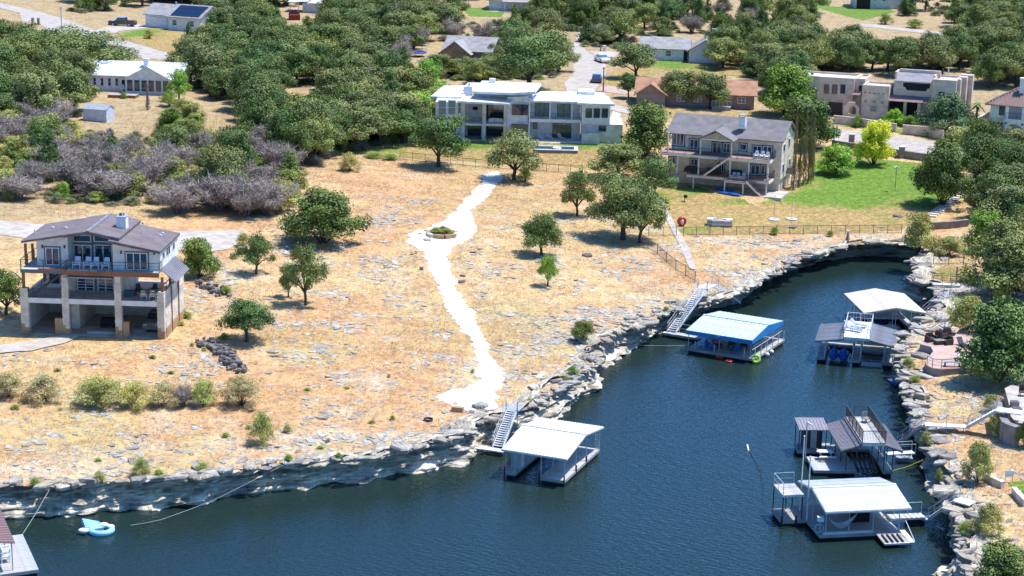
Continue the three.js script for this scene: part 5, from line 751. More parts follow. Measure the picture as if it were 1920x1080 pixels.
  slope(g, 'roof', M.shingleGrey, X(140, zw + 1), xr + 1.3, zw + 1.0, zR, ee, ee, rh, rh, 0.18); slope(g, 'roof', M.shingleGrey, X(140, zw + 1), xr + 1.3, -11.8, zR, ee, ee, rh, rh, 0.18);
  { const s = new THREE.Shape([[zw, e0 - 0.2], [-11, e0 - 0.2], [zR, rh - 0.25]].map(([a, b]) => new THREE.Vector2(-a, b))), e = new THREE.ExtrudeGeometry(s, { depth: 0.3, bevelEnabled: false }); e.rotateY(Math.PI / 2); e.translate(xr + 0.6, 0, 0); part(g, 'gable_wall', M.cream, e); }
  const gx = X(650, -0.1), gl = X(465, 0.1), grx = X(838, 0.1), gy = F(650, 295, 0.3)[1], gye = F(838, 408, 0.3)[1];
  for (const [xe] of [[gl], [grx]]) plate(g, 'cross_roof', M.shingleGrey, [V(xe, gye, 0.35), V(gx, gy, 0.35), V(gx, gy, -5.2), V(xe, gye, -5.2)], 0.16);
  gableWall(g, 'gable_end', M.cream, X(505, -0.4), X(800, -0.4), gx, F(650, 385, -0.4)[1], gy - 0.35, -1.0, 0.1); box(g, 'gable_beam', gr, X(500), X(812), F(650, 400)[1], F(650, 385)[1], -0.32, -0.1);
  const [chx, chz] = onLevel(g, ...z(925, 222), rh - 0.3), ch = box(g, 'chimney', M.white, chx - 0.5, chx + 0.45, rh - 0.9, rh + 0.5, chz - 0.9, chz); for (const k of [-0.45, 0.4]) box(ch, 'cap_post', M.galv, chx + k - 0.04, chx + k + 0.04, rh + 0.5, rh + 0.85, chz - 0.1, chz - 0.02); box(ch, 'chimney_cap', M.galv, chx - 0.55, chx + 0.5, rh + 0.85, rh + 0.92, chz - 0.95, chz + 0.05);
  // windows and box of the side wall
  const xs = xr + 0.9; for (const [zz, y, h] of [[-4.6, U1 + 0.7, 1.1], [-7.6, U1 + 0.9, 1.3], [-4.6, L1 + 0.5, 1.3], [-8.6, L1 + 0.9, 1.0]]) { const f = part(g, 'side_window', M.frameWhite, boxGeo(xs, xs + 0.06, y, y + h, zz - 0.55, zz + 0.55)); part(f, 'pane', M.glass, boxGeo(xs + 0.061, xs + 0.08, y + 0.1, y + h - 0.1, zz - 0.45, zz + 0.45)); }
  box(g, 'cooling_unit_shelf', gr, xs, xs + 1.4, L1 - 0.1, L1, -8.2, -6.6); const ac = thing('cooling_unit', 'dark air cooling unit on a high shelf at the cream house side wall', 'air conditioner', inWorld(g, xs + 0.7, L1 + 0.005, -7.4), -0.37); box(ac, 'casing', M.stoneGrey, -0.55, 0.55, 0, 0.9, -0.55, 0.55); cyl(ac, 'fan_grille', M.darkMetal, 0, 0.901, 0.95, 0, 0.4); for (const zz of [-8.1, -6.7]) box(g, 'shelf_post', gr, xs + 1.25, xs + 1.38, -0.2, L1 - 0.1, zz - 0.07, zz + 0.07);
  // deck furniture
  for (const [x, y, l, h, m, zz] of [[1065, 560, 'first of the upper deck, before the french doors', U1, M.whiteMetal, -1], [1125, 570, 'second of the upper deck, before the french doors', U1, M.whiteMetal, -1], [1175, 575, 'third of the upper deck, near the corner', U1, M.whiteMetal, -0.8], [845, 0, 'on the stair landing, nearest the deck stairs', L1 - 0.2, M.galv, 0.6], [887, 0, 'in the middle of the stair landing', L1 - 0.2, M.galv, 0.6], [945, 0, 'on the stair landing, nearest the lawn stairs', L1 - 0.2, M.galv, 0.6]]) chair(inWorld(g, X(x, zz), h + 0.005, zz), -0.37, m, 'deck_chair', 'deck chair ' + l, 'deck chairs of the cream house');
  for (const [x, l, zz] of [[640, 'beside the deck stairs on the lower deck', -1.6], [860, 'in the middle of the lower deck', -1.6], [420, 'at the shady end of the lower deck', -1.4]]) { const t = thing('patio_sofa', 'dark wicker patio sofa ' + l, 'sofa', inWorld(g, X(x, zz), L1 + 0.005, zz), -0.37); box(t, 'seat', M.wicker, -0.9, 0.9, 0.05, 0.42, -0.4, 0.4); box(t, 'backrest', M.wicker, -0.9, 0.9, 0.42, 0.85, -0.4, -0.25); for (const k of [-1, 1]) box(t, 'armrest', M.wicker, k > 0 ? 0.901 : -1.05, k > 0 ? 1.05 : -0.901, 0.05, 0.6, -0.4, 0.4); }
  var h3 = g;
}
// ---------- stucco house ----------
{
  const o = T(1613, 224), g = thing('stucco_house', 'tan flat-roofed stucco house of stepped cubes with stepped side fins', 'house', o, -0.35), z = Z(1500, 110, 5.333), F = (x, y, zl = 0) => onFace(g, ...z(x, y), zl), X = (x, zl = 0) => F(x, 400, zl)[0], Y = (x, y, zl = 0) => F(x, y, zl)[1];
  // a cube with a parapet: roof lies below the wall tops
  const cube = (nm, x0, x1, y1, zf, zb, y0 = -0.4) => { box(g, nm, M.stucco, x0, x1, y0, y1 - 0.4, zb, zf); const pr = [boxGeo(x0, x1, y1 - 0.4, y1, zf - 0.3, zf), boxGeo(x0, x1, y1 - 0.4, y1, zb, zb + 0.3), boxGeo(x0, x0 + 0.3, y1 - 0.4, y1, zb + 0.3, zf - 0.3), boxGeo(x1 - 0.3, x1, y1 - 0.4, y1, zb + 0.3, zf - 0.3)]; part(g, 'parapet', M.stucco, pr); box(g, 'flat_roof', M.adobeCap, x0 + 0.31, x1 - 0.31, y1 - 0.399, y1 - 0.34, zb + 0.31, zf - 0.31); };
  const za = -2.5; cube('left_wing', X(-60, za), X(532, za), Y(300, 185, za), za, za - 7); cube('link_block', X(538, za - 0.8), X(640, za - 0.8), Y(580, 200, za - 0.8), za - 0.8, za - 7.3); cube('front_cube', 0, X(885), Y(740, 268), 0, -5.5);
  const zc = -1.8; cube('tower', X(928, zc), X(1308, zc), Y(1120, 225, zc), zc, -8); cube('right_block', X(1310, zc + 0.6), X(1552, zc + 0.6), Y(1430, 212, zc + 0.6), zc + 0.6, -8);
  const yt = Y(1430, 212, zc + 0.6); for (let k = 0; k < 3; k++) { const x0 = X(1552, zc + 0.6), w = 0.55 + 0.75 * k; box(g, 'side_fin', M.stucco, x0, x0 + w, -0.4, yt + 0.12 * k + 0.1, -3.9 - k * 2.2, -2.4 - k * 2.2); }
  for (const [a, b] of [[233, 284], [316, 368], [397, 447]]) win(g, 'window', X(a, za), X(b, za), Y(a, 348, za), Y(a, 256, za), za, { frame: M.frameDark, trans: 1, t: 0.05 }); box(g, 'garage_door', M.wicker, X(215, za), X(430, za), -0.2, Y(300, 432, za), za + 0.003, za + 0.08); win(g, 'window', X(580, za - 0.8), X(612, za - 0.8), Y(590, 322, za - 0.8), Y(590, 268, za - 0.8), za - 0.8, { frame: M.frameDark, t: 0.05 });
  for (const [a, b, c, d] of [[638, 677, 408, 440], [724, 763, 412, 447], [807, 845, 422, 453], [702, 776, 468, 530]]) win(g, 'window', X(a), X(b), Y(a, d), Y(a, c), 0, { frame: M.stucco, glass: M.blind, t: 0.06, trans: 1 });
  for (const a of [652, 700, 743, 787, 835]) { const [x, y] = F(a, 338 + (a - 652) * 0.08); cyl(g, 'beam_end', M.frameDark, x, 0, 0.16, 0, 0.1).rotation.x = Math.PI / 2; g.children[g.children.length - 1].position.set(0, y, 0); }
  // upper loggia, lean-to roofs
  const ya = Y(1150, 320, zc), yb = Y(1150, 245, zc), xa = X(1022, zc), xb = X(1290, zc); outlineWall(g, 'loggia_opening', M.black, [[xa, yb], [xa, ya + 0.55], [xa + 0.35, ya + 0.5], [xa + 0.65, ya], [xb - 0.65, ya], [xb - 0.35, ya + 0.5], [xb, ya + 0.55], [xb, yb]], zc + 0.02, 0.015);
  const tp = Y(1120, 225, zc); slope(g, 'metal_roof', M.mauveRoof, X(945, zc), X(1308, zc), zc + 0.35, -5.4, tp - 0.05, tp - 0.05, tp + 1.0, tp + 1.0, 0.1); for (let k = 0; k < 12; k++) { const x = lerp(X(950, zc), X(1303, zc), k / 11); bar(g, 'roof_seam', M.mauveRoof, V(x, tp - 0.02, zc + 0.34), V(x, tp + 1.03, -5.4), 0.05, 0.06); }
  box(g, 'back_parapet', M.stucco, X(950, zc), X(1360, zc), tp - 0.3, tp + 1.5, -6.0, -5.45); box(g, 'side_parapet', M.stucco, X(945, zc) - 0.3, X(945, zc), tp - 0.3, tp + 1.35, -6, -2.6); box(g, 'side_parapet', M.stucco, X(1310, zc), X(1310, zc) + 0.3, tp - 0.3, tp + 1.0, -6, -3.2);
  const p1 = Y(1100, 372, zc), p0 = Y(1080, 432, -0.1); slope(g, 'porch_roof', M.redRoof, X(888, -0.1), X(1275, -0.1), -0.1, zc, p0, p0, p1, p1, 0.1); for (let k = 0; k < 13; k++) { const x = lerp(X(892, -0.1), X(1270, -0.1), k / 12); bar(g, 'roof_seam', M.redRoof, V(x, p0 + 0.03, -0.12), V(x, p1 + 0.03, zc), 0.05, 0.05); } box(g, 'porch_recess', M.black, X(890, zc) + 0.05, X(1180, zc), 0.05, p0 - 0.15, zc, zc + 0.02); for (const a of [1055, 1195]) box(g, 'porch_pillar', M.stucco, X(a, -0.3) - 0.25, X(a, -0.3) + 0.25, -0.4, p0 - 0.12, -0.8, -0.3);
  slope(g, 'entry_roof', M.redRoof, X(508, za + 1), X(606, za + 1), za + 1, za - 0.8, Y(550, 362, za + 1), Y(550, 362, za + 1), Y(560, 332, za - 0.8), Y(560, 332, za - 0.8), 0.1); const [ex, ey] = F(440, 470, 0.6); outlineWall(g, 'entry_arch', M.stucco, [[X(440, 0.6), -0.4], [X(598, 0.6), -0.4], [X(598, 0.6), Y(590, 490, 0.6)], [X(565, 0.6), Y(565, 465, 0.6)], [X(545, 0.6), Y(545, 436, 0.6)], [X(480, 0.6), Y(480, 436, 0.6)], [X(460, 0.6), Y(460, 465, 0.6)], [X(440, 0.6), Y(440, 475, 0.6)]], 0.6, 0.4, [[[X(495, 0.6), 0.9], [X(568, 0.6), 0.9], [X(568, 0.6), Y(560, 495, 0.6)], [X(532, 0.6), Y(530, 472, 0.6)], [X(495, 0.6), Y(500, 490, 0.6)]]]);
  win(g, 'window', X(1382, zc + 0.6), X(1440, zc + 0.6), Y(1400, 368, zc + 0.6), Y(1400, 332, zc + 0.6), zc + 0.6, { frame: M.frameDark, t: 0.05 });
  const [vx, vz] = onLevel(g, ...z(1482, 160), yt - 0.3); cyl(g, 'vent_pipe', M.whiteMetal, vx, yt - 0.4, yt + 0.9, vz, 0.1); const [ux, uz] = onLevel(g, ...z(1430, 120), yt + 0.5); cyl(g, 'flue', M.darkMetal, ux, yt - 0.4, yt + 0.9, uz, 0.14);
  // garden walls
  const wallPx = (nm, lab, pts, h, m, th = 0.3) => { const P = pts.map(([x, y]) => T(x, y)), t = thing(nm, lab, 'wall', P[0]); for (let i = 0; i < P.length - 1; i++) { const a = P[i].clone().sub(P[0]), b = P[i + 1].clone().sub(P[0]); bar(t, 'wall_section', m, a.clone().add(V(0, h / 2 - 0.2, 0)), b.clone().add(V(0, h / 2 - 0.2, 0)), th, h + 0.4); bar(t, 'coping', m === M.stucco ? M.adobeCap : m, a.clone().add(V(0, h + 0.03, 0)), b.clone().add(V(0, h + 0.03, 0)), th + 0.08, 0.06); } return t; };
  wallPx('garden_wall', 'low tan stucco garden wall before the stucco house cubes', [[1563, 231], [1600, 235], [1680, 247]], 1.3, M.stucco); wallPx('garden_wall', 'low tan stucco garden wall under the full round tree', [[1692, 251], [1740, 256], [1768, 262]], 1.5, M.stucco); wallPx('garden_wall', 'long tan wall rising behind the palm trunk', [[1806, 258], [1830, 248], [1856, 236]], 2.4, M.stucco);
  wallPx('stone_wall', 'grey stone wall along the lakeside road above the green lawn', [[1560, 276], [1650, 289], [1720, 300], [1790, 309], [1845, 316]], 1.1, M.stoneGrey, 0.4);
  for (const [x, y, l] of [[1596, 272, 'by the yellow-tipped tree'], [1690, 296, 'where the road passes the lawn'], [1842, 318, 'at the iron gate']]) { const t = thing('wall_pillar', 'square stone pillar in the roadside wall ' + l, 'pillar', T(x, y)); box(t, 'shaft', M.stoneGrey, -0.4, 0.4, -0.3, 1.7, -0.4, 0.4); box(t, 'cap', M.stoneWhite, -0.48, 0.48, 1.7, 1.82, -0.48, 0.48); }
  var wallPxFn = wallPx;
}
// ---------- white house with tiled roof ----------
{
  const o = T(1853, 252), g = thing('tiled_house', 'white house with brown tiled hip roof, arched porch and balcony', 'house', o, -0.42), z = Z(1740, 140, 7.2), F = (x, y, zl = 0) => onFace(g, ...z(x, y), zl), X = (x, zl = 0) => F(x, 600, zl)[0], Y = (x, y, zl = 0) => F(x, y, zl)[1];
  const e = Y(930, 400), f1 = Y(930, 575), W = X(1036); box(g, 'wall', M.stoneWhite, 0, W, -0.5, f1, -8, 0); box(g, 'wall', M.white, 0, W, f1 + 0.002, e, -8, 0.003); box(g, 'string_course', M.creamTrim, -0.05, W, f1 - 0.08, f1 + 0.08, 0.003, 0.07); box(g, 'main_block', M.white, W, W + 10, -0.5, e, -9, -2.4);
  win(g, 'window', X(950), X(1034) - 0.1, Y(960, 545), Y(960, 420), 0.004, { frame: M.frameDark, t: 0.07, trans: 1 }); win(g, 'window', X(930), X(1018), Y(950, 770), Y(950, 645), 0.0, { frame: M.frameDark, glass: M.glassGreen, t: 0.07, trans: 1 });
  box(g, 'balcony', M.white, W, W + 10, f1 - 0.5, f1, -2.4, 1.0); railing(g, [V(W + 0.25, f1, 0.9), V(W + 9, f1, 0.9)], 1.0, M.darkMetal, { every: 1.6, pickets: 0.22, fill: 0 }); for (let k = 0; k < 4; k++) { const x = W + 0.1 + k * 2.6; cyl(g, 'porch_column', M.white, x + 0.3, -0.4, f1 - 0.9, 0.7, 0.28, 0.26); box(g, 'column_base', M.white, x - 0.05, x + 0.65, -0.4, 0.25, 0.35, 1.05); box(g, 'upper_column', M.white, x + 0.08, x + 0.52, f1, e, 0.45, 0.9); if (k < 3) outlineWall(g, 'porch_arch', M.white, [[x + 0.5, f1 - 0.5], [x + 2.7, f1 - 0.5], [x + 2.7, f1 - 1.3], [x + 2.4, f1 - 0.95], [x + 1.6, f1 - 0.75], [x + 0.8, f1 - 0.95], [x + 0.5, f1 - 1.3]], 0.9, 0.4); }
  for (const [x, y0, y1] of [[W + 2.5, f1 + 0.05, e - 0.4], [W + 2.2, 0.05, f1 - 0.8], [W + 5.6, f1 + 0.05, e - 0.4]]) win(g, 'french_door', x, x + 1.8, y0, y1, -2.4, { n: 2, frame: M.frameDark, t: 0.07 });
  const rt = e + 2.9; plate(g, 'roof_slope', M.tile, [V(-0.8, e, 0.8), V(W + 11, e, 1.3), V(W + 8, rt, -4.3), V(4.5, rt, -4.3)], 0.16); plate(g, 'roof_slope', M.tile, [V(-0.8, e, -9.2), V(-0.8, e, 0.8), V(4.5, rt, -4.3)], 0.16); for (let k = 0; k < 40; k++) { const x = -0.6 + k * 0.42, t = clamp((x + 0.8) / 5.3, 0.02, 1); bar(g, 'tile_row', M.tile, V(x, e + 0.06, 0.85), V(x, lerp(e, rt, t) + 0.06, lerp(0.85, -4.3, t)), 0.16, 0.12); } bar(g, 'hip_cap', M.tile, V(-0.8, e + 0.08, 0.8), V(4.5, rt + 0.08, -4.3), 0.25, 0.16);
  const ch = box(g, 'chimney', M.white, W + 1.6, W + 2.7, e + 1, rt + 1.2, -3.2, -2.2); box(ch, 'chimney_cap', M.white, W + 1.5, W + 2.8, rt + 1.2, rt + 1.4, -3.3, -2.1);
}
// ---------- houses among the woods ----------
function ranch(name, label, px, turn, fn) { const g = thing(name, label, 'house', T(...px), turn); fn(g); return g; }
// gable roof along x over a box
function gableHouse(g, x0, x1, z0, z1, h, rise, wallM, roofM, over = 0.5, nm = '') {
  const zm = (z0 + z1) / 2; box(g, nm + 'wall', wallM, x0, x1, -0.6, h, z1, z0); slope(g, nm + 'roof', roofM, x0 - over, x1 + over, z0 + over, zm, h - 0.1, h - 0.1, h + rise, h + rise, 0.16); slope(g, nm + 'roof', roofM, x0 - over, x1 + over, z1 - over, zm, h - 0.1, h - 0.1, h + rise, h + rise, 0.16);
  for (const [x, d] of [[x0, 0], [x1 - 0.2, 0]]) { const s = new THREE.Shape([[-z0, h], [-z1, h], [-zm, h + rise - 0.18]].map(([a, b]) => new THREE.Vector2(a, b))), e = new THREE.ExtrudeGeometry(s, { depth: 0.2, bevelEnabled: false }); e.rotateY(Math.PI / 2); e.translate(x, 0, 0); part(g, nm + 'gable_wall', wallM, e); }
}
// gable roof along z, gable facing the front
function frontGable(g, x0, x1, z0, z1, h, rise, wallM, roofM, over = 0.5, nm = 'wing_') {
  const xm = (x0 + x1) / 2; box(g, nm + 'wall', wallM, x0, x1, -0.6, h, z1, z0); gableWall(g, nm + 'gable', wallM, x0, x1, xm, h, h + rise - 0.1, z0, 0.2);
  for (const [a] of [[x0 - over], [x1 + over]]) slope(g, nm + 'roof', roofM, xm, a, z0 + over, z1, h + rise, h - rise * over / (xm - x0), h - rise * over / (xm - x0), h + rise, 0.16);
}
ranch('ranch_house', 'white ranch house with pale metal roof and screened gable porch', [233, 176], -0.08, (g) => {
  gableHouse(g, -7, 9, -2.5, -11, 2.9, 1.9, M.white, M.roofWhite); frontGable(g, 0.2, 8.2, 0, -6, 2.8, 2.1, M.white, M.roofWhite);
  for (let k = 0; k < 6; k++) win(g, 'porch_screen', 0.5 + k * 1.25, 1.6 + k * 1.25, 0.5, 2.5, 0, { t: 0.06 }); for (const x of [-6.2, -4.9, -3.6, -2.3]) win(g, 'window', x, x + 0.6, 0.9, 2.3, -2.5, { t: 0.06, trans: 1 }); win(g, 'door', -1.2, -0.4, 0.05, 2.2, -2.5, { frame: M.white, glass: M.dark });
  const c = box(g, 'chimney', M.white, 2.1, 2.9, 4, 5.3, -5.6, -4.9); box(c, 'chimney_cap', M.whiteMetal, 1.95, 3.05, 5.3, 5.5, -5.75, -4.75);
});
{ const t = thing('wooden_patio', 'low wooden patio platform before the white ranch house', 'patio', T(228, 184), -0.08); box(t, 'platform', M.cedar, -2.4, 2.4, -0.2, 0.45, -2.2, 0); for (let k = 0; k < 8; k++) box(t, 'board', M.deck, -2.38 + k * 0.6, -2.38 + k * 0.6 + 0.57, 0.45, 0.49, -2.18, -0.02); chair(T(232, 176, 0).add(V(0, 0.5, 0)), 0.5, M.whiteMetal, 'patio_chair', 'white chair on the wooden patio of the ranch house'); }
ranch('garden_shed', 'pale blue metal garden shed with grey gable roof', [200, 230], -0.28, (g) => { g.userData.category = 'shed'; frontGable(g, 0.05, 2.0, 0, -4.2, 1.9, 0.5, M.shed, M.galv, 0.1, ''); for (const c of [...g.children]) g.remove(c); const L = 4.1, D = 2.6; box(g, 'wall', M.shed, -L, 0, -0.3, 2.0, -D, 0); for (let k = 0; k < 14; k++) box(g, 'wall_rib', M.shed, -L + 0.1 + k * 0.295, -L + 0.15 + k * 0.295, -0.1, 1.98, 0, 0.03); slope(g, 'roof', M.galv, -L - 0.1, 0.1, 0.12, -D / 2, 2.0, 2.0, 2.65, 2.65, 0.06); slope(g, 'roof', M.galv, -L - 0.1, 0.1, -D - 0.12, -D / 2, 2.0, 2.0, 2.65, 2.65, 0.06); for (const x of [-L, -0.1]) { const s = new THREE.Shape([[0, 2], [D, 2], [D / 2, 2.6]].map(([a, b]) => new THREE.Vector2(a, b))), e = new THREE.ExtrudeGeometry(s, { depth: 0.1, bevelEnabled: false }); e.rotateY(Math.PI / 2); e.translate(x, 0, 0); part(g, 'gable', M.shed, e); } });
ranch('solar_house', 'pale house with grey roof carrying dark solar panels and a garage', [316, 56], -0.42, (g) => {
  gableHouse(g, 0, 8, 0, -9, 3, 2.2, M.white, M.shinglePale, 0.5); gableHouse(g, -7.5, 0, -2.2, -9.5, 2.9, 2.0, M.white, M.shinglePale, 0.5, 'garage_');
  const d = part(g, 'garage_door', M.frameWhite, boxGeo(-6.4, -1.6, 0, 2.3, -2.19, -2.1)); for (let k = 0; k < 4; k++) box(d, 'door_panel', M.whiteMetal, -6.35, -1.65, 0.05 + k * 0.56, 0.57 + k * 0.56, -2.099, -2.06); win(g, 'window', 1, 2.2, 1, 2.3, 0, { trans: 1 }); win(g, 'window', 5, 6.6, 1, 2.3, 0, { trans: 1 });
  const n = V(0, 4.85, 2.3).normalize(); for (let i = 0; i < 6; i++) for (let j = 0; j < 3; j++) { const z0 = 0.1 - j * 1.35, y = (zz) => 2.9 + (0.5 - zz) * 2.3 / 5; plate(g, 'solar_panel', M.solar, [V(0.6 + i * 1.2, y(z0) + 0.12, z0), V(1.76 + i * 1.2, y(z0) + 0.12, z0), V(1.76 + i * 1.2, y(z0 - 1.3) + 0.12, z0 - 1.3), V(0.6 + i * 1.2, y(z0 - 1.3) + 0.12, z0 - 1.3)], 0.05); } for (const [x, zz] of [[-2, -6], [3, -4.6]]) cyl(g, 'roof_vent', M.galv, x, 4.6, 5.4, zz, 0.2);
});
ranch('hip_roof_house', 'grey-roofed house with stone gable half hidden by oaks', [862, 122], -0.25, (g) => { gableHouse(g, -3.5, 6, -1, -9, 2.8, 2.4, M.brick, M.shinglePale); frontGable(g, -3.6, 2.2, 1, -5, 2.6, 2.2, M.limestoneTan, M.shinglePale); });
ranch('grey_ranch_house', 'long pale-walled ranch house with grey shingle roof in an L', [1262, 114], -0.12, (g) => { gableHouse(g, -6.5, 3, 0, -7.5, 2.5, 1.9, M.white, M.shinglePale); frontGable(g, 3.2, 9.8, 1.8, -7, 2.6, 2.1, M.white, M.shinglePale); win(g, 'window', -1.6, -0.4, 0.9, 2.1, 0, { trans: 1 }); win(g, 'door', 2.1, 2.9, 0, 2.1, 0, { frame: M.dark, glass: M.dark }); const q = part(g, 'garage_door', M.frameWhite, boxGeo(4.2, 8.8, 0, 2.2, 1.8, 1.86)); for (let k = 0; k < 4; k++) box(q, 'door_panel', M.whiteMetal, 4.25, 8.75, 0.05 + k * 0.54, 0.55 + k * 0.54, 1.861, 1.89); const c = box(g, 'chimney', M.white, 7.6, 8.6, 3.5, 6, -6.5, -5.6); box(c, 'chimney_cap', M.galv, 7.5, 8.7, 6, 6.15, -6.6, -5.5); });
ranch('orange_roof_house', 'long brown brick house with orange shingle roof behind oaks', [1300, 203], -0.12, (g) => { gableHouse(g, -10, 10.5, -1.5, -9, 2.5, 2.0, M.brick, M.shingleOrange); frontGable(g, -10, -5, 0.2, -5, 2.4, 1.7, M.brick, M.shingleOrange); win(g, 'window', 7.6, 9, 0.9, 2.1, -1.5, { n: 2, trans: 1 }); const dk = box(g, 'porch_deck', M.deck, 3.2, 6.5, -0.4, 0.5, -1.5, 0.6); railing(g, [V(3.2, 0.5, 0.5), V(6.5, 0.5, 0.5)], 1, M.frameWhite, { every: 0.7, pickets: 0.2, fill: 0 }); for (const x of [-3, 0]) win(g, 'window', x, x + 1.4, 0.9, 2.1, -1.5, { n: 2, trans: 1 }); });
ranch('brick_entry_house', 'white brick house with dark garage door above the bare lot', [1640, 17], -0.05, (g) => { gableHouse(g, -5, 4.8, 0, -9, 3.6, 2.2, M.stoneWhite, M.shingleGrey); const d = part(g, 'garage_door', M.frameDark, boxGeo(-4.6, -1.2, 0, 2.6, 0, 0.06)); for (let k = 0; k < 4; k++) box(d, 'door_panel', M.dark, -4.55, -1.25, 0.05 + k * 0.64, 0.65 + k * 0.64, 0.061, 0.09); win(g, 'window', -0.4, 0.2, 2, 3, 0, {}); win(g, 'window', 1.6, 2.6, 2, 3, 0, {}); box(g, 'side_wing', M.stoneWhite, 4.8, 7, -0.4, 3, -8, -0.6); });
ranch('carport_house', 'small house with white flat carport roof behind the trees', [575, 24], -0.1, (g) => { box(g, 'wall', M.shed, -1, 4, -0.4, 2.2, -5, 0); slope(g, 'roof', M.roofWhite, -4.5, 0.2, 0.4, -5, 2.5, 2.7, 3, 2.8, 0.15); slope(g, 'roof', M.roofWhite, 0.25, 5, 0.4, -5, 2.3, 2.4, 2.7, 2.6, 0.15); for (const x of [-4, -2]) box(g, 'post', M.frameWhite, x, x + 0.12, -0.3, 2.5, 0, 0.12); });
ranch('red_shed', 'small red barn shed with white band among the trees', [553, 38], 0.2, (g) => { g.userData.category = 'shed'; const s = new THREE.Shape([[-1.2, -0.3], [1.2, -0.3], [1.2, 1.3], [0.7, 2.0], [0, 2.35], [-0.7, 2.0], [-1.2, 1.3]].map(([a, b]) => new THREE.Vector2(a, b))); const e = new THREE.ExtrudeGeometry(s, { depth: 3, bevelEnabled: false }); e.translate(0, 0, -3); part(g, 'body', mat(0.28, 0.035, 0.02), e); box(g, 'band', M.white, -1.2, 1.2, 1.2, 1.3, 0, 0.04); box(g, 'roof_sheet', M.galv, -0.75, 0.75, 2.36, 2.42, -3.1, 0.1); });
ranch('porch_house', 'cream house with shaded porch posts behind a small lawn', [955, 21], -0.1, (g) => { gableHouse(g, -5, 8, 0, -8, 2.7, 1.8, M.hardie, M.shinglePale); for (let k = 0; k < 5; k++) box(g, 'porch_post', M.frameWhite, -1 + k * 2, -0.85 + k * 2, -0.3, 2.5, 1.6, 1.75); slope(g, 'porch_roof', M.shinglePale, -1.6, 8, 2, 0, 2.4, 2.4, 2.7, 2.7, 0.12); box(g, 'patio', M.concrete, -6.5, 8, -0.4, 0.08, 0, 3); });
{ const t = thing('white_tent', 'white garden canopy tent at the far lawn', 'tent', T(863, 12)); for (const [x, z] of [[-2, -1.5], [2, -1.5], [-2, 1.5], [2, 1.5]]) cyl(t, 'pole', M.galv, x, 0, 2, z, 0.04); const c = new THREE.ConeGeometry(3.4, 1.1, 4, 1); c.rotateY(Math.PI / 4); c.scale(0.95, 1, 0.72); c.translate(0, 2.5, 0); part(t, 'canopy', M.white, c); }

// ---------- docks ----------
function dockFrame(name, label, z, A, B, C, h = 0.5) {
  const a = at(...z(...A), h), b = at(...z(...B), h), c = at(...z(...C), h); a.y = 0; b.y = 0; const u = b.clone().sub(a); const g = thing(name, label, 'dock', V(a.x, 0, a.z), Math.atan2(-u.z, u.x)); g.updateMatrixWorld();
  const l = V(c.x, 0, c.z).applyMatrix4(g.matrixWorld.clone().invert()); const W = Math.hypot(u.x, u.z);
  const pt = (x, y, hh) => { const [p, q] = onLevel(g, ...z(x, y), hh); return V(p, hh, q); };
  return { g, W, L: -l.z, pt };
}
// a floating deck: planks on a frame with dark floats under it
function deckPad(g, x0, x1, z0, z1, top = 0.5, m = M.deckLight, along = 'z', pw = 0.6) {
  if (x1 < x0) [x0, x1] = [x1, x0]; if (z1 < z0) [z0, z1] = [z1, z0];
  const d = part(g, 'deck_section', M.deck, boxGeo(x0, x1, top - 0.26, top - 0.045, z0, z1)); box(g, 'float', M.black, x0 + 0.12, x1 - 0.12, -0.3, top - 0.262, z0 + 0.12, z1 - 0.12);
  const n = Math.max(1, Math.round((along === 'x' ? z1 - z0 : x1 - x0) / pw));
  for (let i = 0; i < n; i++) { const q = along === 'x' ? boxGeo(x0, x1, top - 0.044, top + 0.004 * (i % 2), lerp(z0, z1, i / n) + 0.006, lerp(z0, z1, (i + 1) / n) - 0.006) : boxGeo(lerp(x0, x1, i / n) + 0.006, lerp(x0, x1, (i + 1) / n) - 0.006, top - 0.044, top + 0.004 * (i % 2), z0, z1); part(d, 'plank', m, q); }
  return d;
}
// metal roof of panels with ribs. P: four corners, eave a-b and ridge d-c
function panelRoof(g, name, m, a, b, c, d, pw = 0.9, ribs = 3, ribM = m) {
  const r = plate(g, name, m, [a, b, c, d], 0.05), n = Math.max(1, Math.round(a.distanceTo(b) / pw)), up = b.clone().sub(a).cross(d.clone().sub(a)).normalize(); if (up.y < 0) up.negate();
  for (let i = 0; i < n; i++) {
    const t0 = i / n, t1 = (i + 1) / n, P = [a.clone().lerp(b, t0), a.clone().lerp(b, t1), d.clone().lerp(c, t1), d.clone().lerp(c, t0)].map((p) => p.addScaledVector(up, 0.022 + 0.004 * (i % 2))), rg = [plateGeo(P, 0.016)];
    for (let k = 0; k < ribs; k++) { const t = lerp(t0, t1, (k + 0.5) / ribs), p = a.clone().lerp(b, t).addScaledVector(up, 0.045), q = d.clone().lerp(c, t).addScaledVector(up, 0.045); rg.push(barGeo(p, q, 0.05, 0.045)); }
    part(r, 'roof_panel', m, rg);
  }
  return r;
}
const postTo = (g, m, x, z, y0, y1, r = 0.045, nm = 'post') => cyl(g, nm, m, x, y0, y1, z, r, r, 8);
